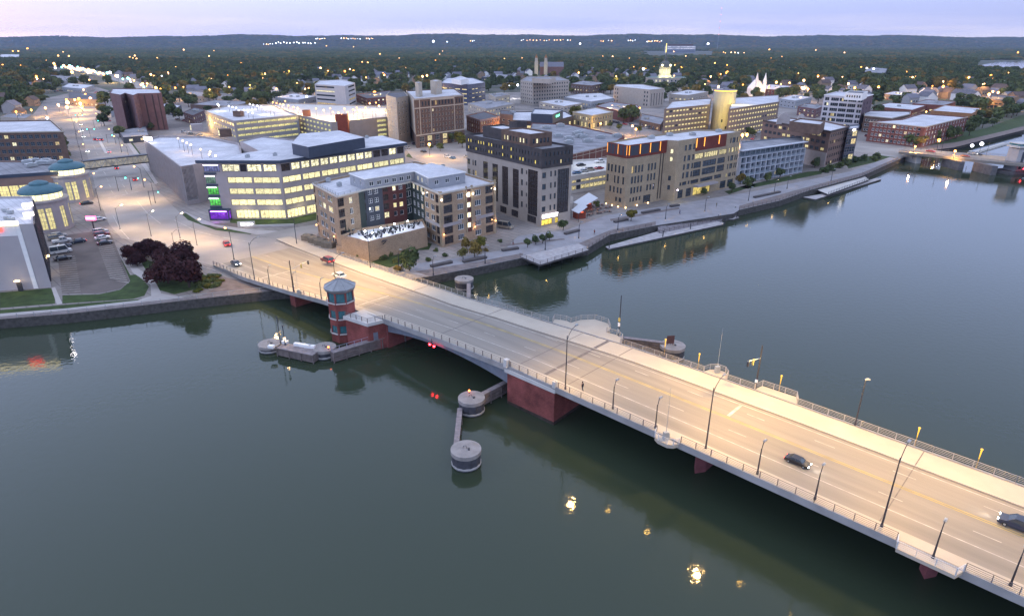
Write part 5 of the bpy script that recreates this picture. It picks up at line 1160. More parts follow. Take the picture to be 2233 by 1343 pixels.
# ---- convention centre with two domed rotundas
CVZ = GZ + 13
P_ = GP([(-90, 388), (128, 374), (160, 352), (-90, 350)], CVZ)
CV, _ = B('convention_centre', 'long brick convention centre with teal domed rotundas and lit bays', None, 13, mat('brown_precast', (.24, .16, .13), .9, .1, .4), roof_g, {0: [dict(rows=[(2.0, 6.5)], n=9, m=1, w=6, lit=1, litm=emi('hall_glow', (1, .85, .35), 1.1, tex=.5, tscale=.25), style=(3, 3), frame=greyp)]}, world=P_, trim=(navy, 1.3))
hvac(CV, [(60, 355), (75, 352), (90, 357), (100, 352), (112, 356), (68, 362)], CVZ, 4)
teal = mat('copper_teal', (.06, .14, .17), .6, .15, .8, metal=.1)
def rotunda(px, py, r, label, hz=13.5):
    x, y = G(px, py, GZ + hz); n = 20; z = GZ
    o = thing('rotunda', label, 'rotunda', (x, y, GZ), world_geo=True)
    W_ = MB(); rb = r * 1.12; ring = [(x + rb * cos(2 * pi * i / n - .05), y + rb * sin(2 * pi * i / n - .05)) for i in range(n)]; wn = []
    for i in range(n):
        A, Bv = ring[i], ring[(i + 1) % n]; Ln = hypot(Bv[0] - A[0], Bv[1] - A[1]); rr = [(.2, Ln - .2, 1.0, 8.6)] if i % 3 != 0 else []
        rc, A_, d_, n_, L_ = facade(W_, A, Bv, z, z + hz - 3.2, rr, .3)
        for a_, b2, c_, e_ in rc: wn.append((A_ + d_ * a_ - n_ * .28, b2 - a_, e_ - c_, atan2(d_.y, d_.x)))
    W_.lathe(x, y, [(rb, z + hz - 3.2), (rb + .5, z + hz - 3.0), (rb + .5, z + hz - 2.4), (r * .95, z + hz - 2.3)], n); obj('drum_wall', W_, [greyp], o)
    for p, w, h, an in wn:
        q_ = bpy.data.objects.new('window', win_mesh(w, h, (2, 5), cream, emi('rotunda_glow', (1, .86, .38), 1.0, tex=.45, tscale=.7))); C.objects.link(q_); q_.parent = o; q_.location = (p.x - x, p.y - y, 1.0); q_.rotation_euler = (0, 0, an)
    m = MB(); m.cyl(x, y, z + hz - 2.3, z + hz - .1, r * .93, n=n, cap=False); obj('clerestory', m, [emi('clerestory_glow', (1, .9, .5), 1.9, tex=.3, tscale=.6)], o)
    m = MB()
    for i in range(n): m.tube([(x + r * .94 * cos(2 * pi * i / n), y + r * .94 * sin(2 * pi * i / n), z + hz - 2.3), (x + r * .94 * cos(2 * pi * i / n), y + r * .94 * sin(2 * pi * i / n), z + hz)], .08, 4)
    obj('mullions', m, [cream], o)
    m = MB(); prof = [(r * 1.02, z + hz - .25), (r * 1.05, z + hz)] + [(r * 1.05 * cos(a), z + hz + r * .42 * sin(a)) for a in [k * pi / 2 / 7 for k in range(1, 6)]]
    rt, zt_ = prof[-1]; prof += [(rt, zt_ + .35), (rt * .9, zt_ + .7), (rt * .45, zt_ + 1.2), (.02, zt_ + 1.5)]
    m.lathe(x, y, prof, 28); obj('dome', m, [teal], o, smooth=True)
    plight((x, y - rb - 1.5, z + hz - 1.5), 160, (1, .88, .45), .3, o); return o, x, y
rotunda(88.5, 417, 6.6, 'near rotunda with a teal dome above the parking lot'); rotunda(146, 366, 6.4, 'farther rotunda with a teal dome next to the footbridge')
# ---- brick hotel behind it
B('brick_hotel', 'brown brick hotel with rows of blue grey windows and a pale pediment roof', [(-120, 290), (137, 286), (110, 262), (-120, 266)], 17, brown, roof_w,
  {0: [dict(rows=fl(4, 1.5, 3.9, 2.0), n=17, w=2.2, m=3, lit=.28, frame=mat('blue_grey_frame', (.16, .19, .22), .7, .1, 1), style=(2, 2))], 1: [dict(rows=fl(4, 1.5, 3.9, 2.0), n=6, w=1.6, m=2, lit=.1)]}, trim=(cream, .6))
# ---- boulevard high-rise with staggered brick fins
apt = [(239, 203), (262, 207), (273, 203), (290, 208), (300, 204), (352, 203), (345, 194), (245, 193)]
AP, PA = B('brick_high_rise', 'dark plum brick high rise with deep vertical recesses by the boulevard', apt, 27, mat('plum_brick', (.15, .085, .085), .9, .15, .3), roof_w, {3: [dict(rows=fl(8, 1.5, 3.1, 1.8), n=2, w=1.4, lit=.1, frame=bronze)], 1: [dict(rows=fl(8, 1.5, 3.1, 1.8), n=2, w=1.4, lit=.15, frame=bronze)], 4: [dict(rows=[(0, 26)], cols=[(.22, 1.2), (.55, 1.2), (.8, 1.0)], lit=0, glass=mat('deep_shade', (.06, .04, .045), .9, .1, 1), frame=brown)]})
# ---- parking ramps behind the glass office
gr = mat('ramp_grey', (.25, .25, .26), .9, .08, .3)
RBp = GP([(446, 242), (510, 264), (650, 250.5), (590, 228), (500, 229)], GZ + 15)
rampg = emi('ramp_glow', (1, .92, .40), .75, tex=.7, tscale=.6, dark=(.30, .27, .10))
RB, _ = B('parking_garage', 'grey parking garage with lit yellow openings and a white top deck', None, 15, gr, roof_w, {0: [dict(rows=fl(3, 4, 3.7, 1.5), n=12, w=4, m=1, lit=1, litm=rampg, frame=gr)], 1: [dict(rows=fl(4, 1, 3.7, 1.6), n=9, w=6.2, m=1.5, lit=1, litm=rampg, frame=gr)]}, world=RBp, parapet=.9)
RCp = GP([(650, 250.5), (722, 267), (845, 255), (842, 232), (765, 229), (620, 224), (592, 228)], GZ + 13.5)
RC, _ = B('parking_garage', 'wide parking garage with a rust red stair tower and a warm lit top deck', None, 13.5, mat('ramp_buff', (.30, .27, .25), .9, .08, .3), conc_l, {0: [dict(rows=fl(4, .8, 3.2, 1.5), n=9, w=4, m=1, lit=1, litm=rampg, frame=gr)], 1: [dict(rows=fl(4, .8, 3.2, 1.8), cols=[(.80, -.17)], style=(3, 1), lit=1, litm=rampg, frame=gr)]}, world=RCp, parapet=.9)
rust = mat('rust_red', (.20, .045, .025), .8, .15, .5)
for px, py, h, s_, m_m in ((748, 283, 18, 8, rust), (671, 268, 17, 5, mat('rust_brown', (.2, .09, .06), .8, .1, .5))):
    x, y = G(px, py, GZ + 8); mb = MB(); mb.box(x, y, GZ + h / 2, s_, s_ * .7, h, .1); obj('stair_tower', mb, [m_m], RC)
x, y = G(520, 249, GZ + 16); mb = MB(); mb.box(x, y, GZ + 16.3, 6, 4, 3.6, -.2); obj('stair_tower', mb, [brown], RB)
LPC = [(595, 224), (603, 226), (611, 228), (617, 229.5), (629, 231.5), (640, 234.5), (649, 236.5), (622, 221.5), (689, 238), (706, 241.5), (720, 237.5), (726, 246), (738, 247), (745, 251), (758, 246), (751, 238), (770, 240), (778, 236), (778, 247), (791, 245), (797, 236), (806, 226), (812, 245), (819, 245), (826, 231), (820, 225), (840, 241)]
LPB = [(477, 231), (499, 232.5), (507, 234.5), (515, 236.5), (521, 242), (532, 241.5), (541, 245), (551, 247.5), (545, 228), (552, 230), (561, 232), (570, 234), (579, 238), (589, 239), (597, 241.5)]
def deck_lamps(pts, zd, hh, lm, label, grp, every, power, col):
    pr_ = None
    for k, (px, py) in enumerate(pts):
        x, y = G(px, py, zd + hh)
        o = thing('deck_lamp', label, 'lamp', (x, y, zd), group=grp); m_ = MB(); m_.cyl(0, 0, 0, hh, .1, n=5); obj('pole', m_, [metal_d], o); m_ = MB(); m_.ball(0, 0, hh + .2, .55); obj('lamp_head', m_, [lm], o)
        if k % every == 0: plight((0, 0, hh - .6), power, col, .4, o)
deck_lamps(LPC, GZ + 12.6, 5, emi('sodium_bright', (1, .46, .11), 5), 'round warm lamp glowing on the wide garage roof', 'warm lamps on the wide garage roof', 3, 26000, (1, .64, .22))
deck_lamps(LPB, GZ + 14.1, 4, lamp_c, 'small white lamp on the white garage roof', 'white lamps on the white garage roof', 4, 3000, (.85, .9, 1))
# ---- historic hotel
NZ = GZ + 30
P_ = GP([(886, 198), (903, 216), (1011, 207), (990, 193)], NZ)
nh = brown
HT, _ = B('historic_hotel', 'tall dark brown brick hotel with cream trim and ornate top storey', None, 30, nh, roof_w, {0: [dict(rows=fl(6, 8.5, 3.1, 1.4), n=1, w=1.4, lit=0, frame=bronze)],
    1: [dict(rows=fl(5, 9.0, 3.1, 1.7), cols=[(.03 + .0, 1.2), (.14, 1.2), (.20, 1.2), (.26, 1.2)] + [(.34 + .065 * k, 1.2) for k in range(7)] + [(.83, 1.2), (.89, 1.2), (.94, 1.2)], lit=.03, frame=cream, style=(1, 2)), dict(rows=[(25.2, 2.8)], cols=[(.14, 1.4), (.20, 1.4), (.26, 1.4)] + [(.34 + .065 * k, 1.4) for k in range(7)] + [(.83, 1.4), (.89, 1.4), (.94, 1.4)], lit=.1, frame=bronze), dict(rows=[(3.6, 3.2), (.4, 2.5)], n=6, w=4, m=1.5, lit=.2, style=(3, 2), frame=cream)]}, world=P_, trim=(beige_s, .9), maxwin=96)
mb = MB()
for t_ in (.095, .31, .79, .99): panel(mb, P_, 1, t_ - .006, t_ + .006, GZ + 8, NZ, .2)
panel(mb, P_, 1, 0, 1, GZ + 7.4, GZ + 8.2, .3); panel(mb, P_, 1, 0, 1, GZ + 23.9, GZ + 24.5, .25); panel(mb, P_, 1, .32, .78, GZ + 28.2, NZ, .18); panel(mb, P_, 0, .04, .96, GZ + 8, NZ, .15)
obj('cream_trim', mb, [cream], HT)
mb = MB()
for k in range(3):
    for t0, t1 in ((.02, .98),): panel(mb, P_, 0, t0, t1, GZ + 12 + k * 6, GZ + 12.3 + k * 6, .17)
obj('belt_course', mb, [beige_s], HT)
for bxp in ([(938, 176), (950, 178), (963, 176), (950, 173)], [(905, 180), (912, 182), (920, 180), (912, 177)]): sub(HT, None, NZ - .6, NZ + 8, cream, roof_w, {1: [dict(rows=[(2, 1.6), (5, 1.6)], n=1, w=.9)]}, world=GP(bxp, NZ + 8))
B('stone_annex', 'grey beige annex tower with small square windows attached beside the historic hotel', [(841, 207), (864, 214), (890, 209), (882, 200), (848, 201)], 29.5, beige_s, roof_d, {0: [dict(rows=fl(7, 6, 3.2, 1.6), n=3, w=1.5, lit=.03)], 1: [dict(rows=fl(7, 6, 3.2, 1.6), n=3, w=1.5, lit=.02)]})
# ---- others with their own character
B('banded_office', 'white office block with dark ribbon bands above the lamp lit garage roof', [(686, 184), (752, 188), (774, 181), (745, 174), (697, 176)], 22, mat('white_band', (.50, .46, .44), .85, .05, .3), roof_w, {0: [dict(rows=fl(5, 2.6, 4.1, 1.6), cols=[(.03, -.62)], style=(9, 1), lit=.25, frame=bronze)], 1: [dict(rows=fl(5, 2.6, 4.1, 1.6), cols=[(.3, -.62)], style=(5, 1), lit=.3, frame=bronze)]})[0]
o_, Pg = B('glass_block', 'blue glass office block with lit strips behind the historic hotel', [(962, 181), (1020, 185), (1058, 180), (1030, 170), (975, 170)], 21, glassmat('blue_curtain_glass', (.06, .075, .13), .15), roof_w, {0: [dict(rows=fl(4, 2, 4.4, 1.2), n=4, w=8, m=.5, lit=.45, litm=lit_y, frame=navy)], 1: [dict(rows=fl(4, 2, 4.4, 1.0), n=5, w=6, m=.5, lit=.4, litm=lit_y, frame=navy)]})
sub(o_, [(985, 172), (1005, 175), (1022, 172), (1005, 166)], GZ + 21, GZ + 26, white, roof_w)
o_, _ = B('stone_office', 'square beige stone office with a grid of small dark windows below the twin church towers', [(1135, 175.5), (1162, 179), (1241, 175), (1218, 167), (1150, 167)], 24, beige_s, roof_g, {0: [dict(rows=fl(6, 2, 3.7, 1.7), n=6, w=1.6, lit=.02, frame=bronze)], 1: [dict(rows=fl(6, 2, 3.7, 1.7), n=14, w=1.7, lit=.03, frame=bronze)]}, maxwin=90)
sub(o_, [(1160, 171), (1200, 173), (1212, 169), (1170, 167)], GZ + 23.4, GZ + 28, beige_s, roof_g)
B('stone_bank', 'blank sided beige bank building with paired windows, behind the arcade', [(1339, 188), (1418, 196), (1449, 193), (1400, 184), (1345, 184)], 18, beige_s, roof_w, {0: [dict(rows=fl(4, 2, 4, 2), cols=[(.03, 2), (.10, 2), (.85, 2), (.92, 2)], lit=0, frame=bronze)], 1: [dict(rows=[(2, 12)], n=5, w=1.2, style=(1, 6), lit=0, frame=bronze)]})
for px, rr, lb in (([(1449, 238), (1548, 228), (1552, 214), (1465, 221)], .9, 'garage block with rows of bright openings beside the yellow lit tower'), ([(1590, 238), (1700, 222), (1698, 207), (1600, 213)], .95, 'long garage block with bright openings beyond the yellow lit tower')):
    B('parking_garage', lb, px, 20.5, mat('garage_tan', (.22, .17, .135), .9, .08, .3), roof_w, {0: [dict(rows=fl(6, 1.2, 3.3, 1.4), n=13 if rr < .92 else 18, w=2.9, m=2, style=(1, 1), lit=rr, litm=lit_y, frame=brown)]}, maxwin=96)
# yellow floodlit tower
x, y = G(1572, 285, GZ); yt = thing('floodlit_tower', 'tall rounded tower floodlit yellow with an orange light band on top', 'tower', (x, y, GZ), world_geo=True)
mb = MB(); mb.lathe(x, y, [(8.0, GZ), (8.0, GZ + 29), (7.7, GZ + 29.2)], 20); obj('wall', mb, [mat('tower_render', (.42, .38, .28), .9, .06, .3)], yt, smooth=False)  # part of the floodlight is put into the wall colour as yellow
mb = MB(); mb.cyl(x, y, GZ + 28.7, GZ + 29.3, 8.15, n=20); obj('light_band', mb, [emi('orange_band', (1, .55, .06), 2.5)], yt); mb = MB(); mb.cyl(x, y, GZ + 29.3, GZ + 29.6, 8.2, n=20); mb.box(x, y, GZ + 30.2, 4, 3, 1.4); obj('roof', mb, [roof_g], yt)
for a, z in ((-1.9, 8), (-1.2, 8), (-1.5, 3), (-1.1, 18)):
    mb = MB(); mb.box(x + 8.0 * cos(a), y + 8.0 * sin(a), GZ + z, .7, 1.1, 2, a); obj('window', mb, [glass_d], yt)
for dx, z in ((-9, 23), (1, 22), (10, 23), (-4, 9), (7, 9)): plight((x + dx, y - 15, GZ + z), 2900, (1, .74, .15), .4, yt)
# condominium with frame balconies
cz = GZ + 15.5; P_ = GP([(1613, 329), (1754, 309), (1749, 297), (1616, 309)], cz)
CD, _ = B('condominium', 'grey white condominium with a framed grid of balconies and railing topped roof', None, 15.5, mat('condo_grey', (.20, .22, .25), .8, .1, .5), roof_g, {0: [dict(rows=fl(5, .7, 3.0, 2.3), n=13, w=3.0, m=.4, style=(2, 1), lit=.05, frame=metal_g, glass=glassmat('condo_glass', (.05, .08, .10)))]}, world=P_)
mb = MB()
for k in range(14): panel(mb, P_, 0, max(0, k / 13 - .005), min(1, k / 13 + .005), GZ, cz - 3.2, 1.5)
for k in range(5): panel(mb, P_, 0, 0, 1, GZ + .2 + 3.0 * k, GZ + .5 + 3.0 * k, 1.4)
panel(mb, P_, 0, -.01, 1.01, cz - .2, cz + .2, 1.9); obj('balcony_frame', mb, [mat('frame_white', (.42, .44, .48), .7, .05, 1)], CD)
mb = MB(); rr_ = random.Random(5)
for r_ in range(4):
    for k in range(13):
        if rr_.random() < .7: panel(mb, P_, 0, k / 13 + .01, (k + 1) / 13 - .01, GZ + .5 + 3.0 * r_, GZ + 1.4 + 3.0 * r_, 1.35)
obj_each('balustrade', mb, [mat('glass_rail', (.22, .26, .30), .3, .1, 1)], CD)
# brown office with stone base
bz = GZ + 19.5; P_ = GP([(1664, 262), (1811.6, 286), (1852, 276), (1790, 262), (1700, 256)], bz)
BO, _ = B('brown_office', 'brown brick office on a pale stone base behind the balcony condominium', None, 19.5, mat('umber_brick', (.17, .115, .095), .9, .12, .5), roof_w, {0: [dict(rows=fl(3, 8.8, 3.6, 1.7), n=13, w=2.6, m=2, lit=.3, style=(2, 1), frame=bronze, litm=lit_y)], 1: [dict(rows=fl(5, 1.6, 3.6, 1.8), n=8, w=1.7, m=1, lit=.08, frame=bronze)]}, world=P_, trim=(mat('umber_cornice', (.08, .06, .055), .9, .1, 1), .9))
mb = MB(); panel(mb, P_, 0, .45, 1, GZ, GZ + 8.2, .3); panel(mb, P_, 1, 0, 1, GZ, GZ + 1.2, .3); obj('stone_base', mb, [mat('pale_stone', (.36, .31, .28), .9, .08, .5)], BO)
for px0 in ((1700, 265, 8, 6.5), (1738, 262, 5, 5)):
    x, y = G(px0[0] + 10, px0[1] - 8, bz + 3); m_ = MB(); w, h = px0[2] / 2, px0[3]
    prof = [(-w, 0), (w, 0), (w * .9, h * .45), (w * .55, h * .85), (0, h), (-w * .55, h * .85), (-w * .9, h * .45)]
    b0 = len(m_.v); m_.v += [(x + a, y, bz - .6 + z) for a, z in prof] + [(x + a, y + .6, bz - .6 + z) for a, z in prof]; k = len(prof)
    m_.f.append(tuple(range(b0, b0 + k))); m_.m.append(0); m_.f.append(tuple(range(b0 + 2 * k - 1, b0 + k - 1, -1))); m_.m.append(0)
    for i in range(k): j = (i + 1) % k; m_.f.append((b0 + j, b0 + i, b0 + k + i, b0 + k + j)); m_.m.append(0)
    obj('gable_wall', m_, [mat('gable_stone', (.36, .32, .30), .9, .1, .5)], BO)
sub(BO, None, bz - .6, bz + 4.5, brown, roof_w, world=GP([(1722, 265), (1790, 272), (1800, 264), (1745, 258)], bz + 4.5))
o_, Pq = B('glass_corner_office', 'narrow glass corner block with a small white rooftop sign beside the brown office', [(1850, 281), (1873, 279), (1874, 272), (1853, 273)], 19, navy, roof_w, {0: [dict(rows=fl(4, 2, 4.2, 3), n=2, w=4, m=.3, style=(2, 2), lit=.2, frame=metal_g)]})
wall_text(Pq, 0, .55, GZ + 18.0, 'SMS', 1.5, sign_w, o_)
# white tower
wz = GZ + 24.5; P_ = GP([(1797.5, 207), (1884, 212), (1905, 206), (1825, 200)], wz)
W2, _ = B('white_tower', 'white office tower with grouped dark windows and a dark brick side wall', None, 24.5, mat('white_terracotta', (.52, .50, .52), .8, .05, .4), roof_w, {0: [dict(rows=fl(6, 1.5, 3.8, 2.3), cols=[(.04 + .055 * k, 1.6) for k in range(2)] + [(.20 + .047 * k, 1.6) for k in range(4)] + [(.42 + .047 * k, 1.6) for k in range(4)] + [(.64 + .047 * k, 1.6) for k in range(4)] + [(.88, 1.6), (.94, 1.6)], lit=.06, frame=bronze)], 1: [dict(rows=fl(5, 2, 4, 2.2), n=3, w=1.5, lit=.06, frame=bronze)]}, world=P_, wmats={1: mat('plum_side', (.10, .065, .075), .9, .12, .5)}, trim=(white, .5), maxwin=96)
sub(W2, None, wz - .5, wz + 4.5, white, roof_d, {0: [dict(rows=[(1.6, 1.8)], n=6, w=1.2)]}, world=GP([(1843, 202), (1882, 204), (1893, 199), (1852, 198)], wz + 4.5))
# brick riverside apartments
az = GZ + 13; P_ = GP([(1897, 265), (2018, 277), (2110, 255), (2009, 248), (1968, 260)], az)
B('riverside_apartments', 'four storey red brick apartments with pale ground floor beside the far bridge', None, 13, mat('russet_brick', (.17, .065, .05), .9, .15, .5), roof_w, {0: [dict(rows=fl(4, .9, 3.1, 1.8), n=12, w=1.8, m=2, lit=.08, style=(2, 1))], 1: [dict(rows=fl(4, .9, 3.1, 1.8), n=14, w=2.2, m=2, lit=.06, style=(2, 1))]}, world=P_, trim=(cream, .5), maxwin=96)
B('brick_courtyard_block', 'long low brick block with a pale cornice behind the riverside apartments', [(1885, 252), (1945, 258), (1985, 249), (1985, 243), (1885, 241)], 12, brown, roof_w, {0: [dict(rows=fl(3, 1.2, 3.4, 1.7), n=9, w=1.6, lit=.06)]}, trim=(cream, .5))
B('orange_office', 'orange brick office with a dark ribbon window beyond the riverside apartments', [(2030, 241), (2120, 248), (2140, 236), (2060, 229)], 10, mat('orange_brick', (.30, .15, .07), .9, .12, .5), roof_w, {0: [dict(rows=[(4.5, 1.8), (1, 1.6)], n=8, w=3.6, m=1.5, lit=.35, litm=lit_y, frame=bronze)]})
o_, Pw = B('warehouse_restaurant', 'dark roofed waterfront building washed with orange light at the right edge', [(2128, 214), (2190, 220), (2222, 210), (2160, 205)], 9, mat('ochre_wall', (.28, .17, .09), .9, .15, .4), roof_d, {0: [dict(rows=[(.8, 3), (5, 1.2)], n=7, w=3.6, m=1.5, lit=.5, litm=lit_y, frame=bronze)], 1: [dict(rows=[(.8, 3)], n=4, w=3.4, m=1.5, lit=.5, litm=lit_y, frame=bronze)]})
x, y = G(2150, 243, GZ); plight((x, y - 6, GZ + 3), 2600, (1, .5, .12), .4, o_); plight((x + 30, y - 4, GZ + 3), 1800, (1, .5, .12), .4, o_)
# flat mall with patterned wall
mz = GZ + 9.5; P_ = GP([(1150, 300), (1242, 338), (1326, 318), (1362, 297), (1240, 271), (1160, 268)], mz)
ML, _ = B('market_hall', 'wide low hall with a grey roof dotted with units and cream outlined brick panels', None, 9.5, mat('maroon_brick', (.17, .07, .055), .9, .15, .5), roof_g, {1: [dict(rows=[(.8, 2.4)], n=6, w=3, m=2, lit=.6, frame=cream)]}, world=P_)
mb = MB()
for k in range(7): panel(mb, P_, 1, k / 6 - .004, k / 6 + .004, GZ, mz, .12)
for z in (3.8, 7.6, 9.2): panel(mb, P_, 1, 0, 1, GZ + z, GZ + z + .25, .12)
obj('cream_trim', mb, [cream], ML)
for px, py in ((1192, 279), (1222, 274), (1217, 297), (1240, 303), (1258, 292), (1264, 298), (1240, 311), (1272, 299), (1309, 300), (1281, 308), (1345, 297), (1262, 290)):
    x, y = G(px, py, mz); m_ = MB(); m_.box(x, y, mz + .3, 5, 3.4, 1.6, .3); m_.box(x, y, mz + 1.3, 3, 2, .5, .3); obj('rooftop_unit', m_, [galv], ML)
# parking deck with lit level beneath it
dz = GZ + 8; P_ = GP([(1246, 384), (1326, 371), (1330, 344), (1246, 349)], dz)
PD, _ = B('parking_deck', 'small pale parking deck with cars between the tower and the sand brick office', None, 8, conc_l, conc_l, {0: [dict(rows=[(1.5, 2.0), (4.6, 1.3)], n=8, w=2.6, m=.4, lit=.85, litm=lit_y, frame=metal_d, style=(3, 1))]}, world=P_, parapet=.9)
for k, (kd, pt, px, py, lb) in enumerate((('sedan', 'black', 1267, 358, 'black sedan on the upper row of the small parking deck'), ('pickup', 'white', 1308, 351, 'white pickup on the small parking deck by the patterned brick wall'), ('sedan', 'red', 1306, 365, 'red car parked on the small deck'), ('sedan', 'silver', 1274, 371, 'silver car between the blue and grey cars on the small deck'), ('suv', 'tan', 1287, 368, 'tan car next to the red one on the small deck'), ('sedan', 'blue', 1258, 375, 'blue car nearest the charcoal tower on the small deck'))):
    x, y = G(px, py, dz); car(kd, pt, (x, y, dz - .88), .5, lb)
for px, py in ((1262, 360), (1300, 356), (1285, 376)): x, y = G(px, py, dz); plight((x, y, dz + 4), 380, (.95, 1, .85), .3, PD)
# market pavilion awnings with outdoor seating
for px, lb in (([(1250, 440), (1273, 449), (1304, 436), (1284, 424)], 'upper corrugated white awning of the riverside cafe'), ([(1246, 457), (1262, 464), (1281, 455), (1266, 445)], 'lower white awning of the riverside cafe kiosk')):
    Pn = GP(px, GZ + 3.6); cxn = sum(p[0] for p in Pn) / 4; cyn = sum(p[1] for p in Pn) / 4; o = thing('awning', lb, 'awning', (cxn, cyn, GZ), world_geo=True)
    m_ = MB(); zc = [3.2, 3.2, 4.2, 4.2]
    m_.v += [(*p, GZ + z) for p, z in zip(Pn, zc)] + [(*p, GZ + z + .15) for p, z in zip(Pn, zc)]
    for q_ in ((3, 2, 1, 0), (4, 5, 6, 7), (0, 1, 5, 4), (1, 2, 6, 5), (2, 3, 7, 6), (3, 0, 4, 7)): m_.f.append(q_); m_.m.append(0)
    obj('canopy', m_, [mat('awning_white', (.55, .57, .6), .7, .1, 3)], o)
    for p in Pn: m_ = MB(); m_.cyl(*p, GZ, GZ + 3.2, .08, n=6); obj('post', m_, [metal_d], o)
    m_ = MB(); m_.box(cxn, cyn, GZ + 1.2, 4, 3, 2.4, .4); obj('kiosk', m_, [rust], o)
    plight((cxn + 1, cyn - 1, GZ + 2.8), 260, (1, .5, .3), parent=o)
CT = thing('cafe_table', 'small cafe table with benches on the riverside plaza beside the awnings', 'table', (*G(1290, 462, GZ), GZ + .03), group='cafe tables beside the riverside awnings')
m_ = MB(); m_.box(0, 0, .72, 1.7, .8, .06); m_.box(0, 0, .36, .15, .6, .7); obj('table_top', m_, [mat('table_wood', (.22, .13, .10), .7, .1, 2)], CT)
for sy in (-1, 1): m_ = MB(); m_.box(0, sy * .75, .42, 1.7, .3, .06); m_.box(0, sy * .75, .2, .1, .2, .4); obj('bench', m_, [timber], CT)
for k in range(16):
    px, py = 1284 + (k % 6) * 9 + RN.uniform(-2, 2), 470 - (k // 6) * 8 - (k % 6) * 1.6 + RN.uniform(-1, 1); copy_tree(CT, None, (*G(px, py, GZ), GZ + .03), RN.random() * 3)
# bank with green lit sign, arcade and brick corner shops
o_, _ = B('bank_building', 'low dark bank with a pale roof and a green lit sign', [(1117, 262), (1200, 266), (1250, 253), (1232, 243), (1120, 244)], 8, darkb, roof_w, {0: [dict(rows=[(1, 3.5)], n=8, w=5, lit=.4, litm=lit_y, frame=bronze)], 1: [dict(rows=[(1, 3.5)], n=4, w=4, lit=.5, litm=lit_y, frame=bronze)]})
Pb = GP([(1158, 248), (1205, 250), (1228, 240), (1165, 237)], GZ + 14); sub(o_, None, GZ + 7.5, GZ + 14, navy, roof_w, {}, world=Pb)
wall_text(Pb, 1, .45, GZ + 11.6, 'Associated', 2.6, emi('sign_green', (.15, 1, .45), 4), o_)
o_, _ = B('arcade_building', 'tan arcade building with arched openings glowing yellow around a plaza corner', [(1249, 244), (1291, 252), (1337, 244), (1300, 234)], 10, mat('arcade_tan', (.36, .29, .17), .9, .1, .5), roof_w, {0: [dict(rows=[(.3, 3.4)], n=5, w=2.8, m=.6, lit=.7, litm=lit_y, frame=tan2), dict(rows=[(5.4, 2.4)], n=6, w=1.5, lit=.1)], 1: [dict(rows=[(.3, 3.4)], n=5, w=3.4, m=.8, lit=.5, litm=lit_y, frame=tan2), dict(rows=[(5.4, 2.4)], n=8, w=1.5, lit=.1)]}, trim=(cream, .5))
x, y = G(1290, 280, GZ); plight((x, y - 8, GZ + 5), 4500, (1, .62, .12), .5, o_); plight((x - 45, y - 2, GZ + 5), 3800, (1, .72, .08), .5, o_)
B('old_brick_block', 'orange lit old brick commercial block right of the historic hotel'.replace('right of', 'next to'), [(1017, 252), (1047, 262), (1090, 254), (1058, 243)], 11, mat('old_orange_brick', (.26, .12, .07), .9, .15, .5), roof_d, {0: [dict(rows=fl(3, 1, 3.3, 1.9), n=6, w=1.1, lit=.1)], 1: [dict(rows=fl(3, 1, 3.3, 1.9), n=8, w=1.1, lit=.35, litm=lit_d)]}, trim=(mat('pink_cornice', (.32, .22, .2), .9, .1, 1), 1.2))
x, y = G(1095, 290, GZ); plight((x, y, GZ + 4), 3200, (1, .45, .1), .4)
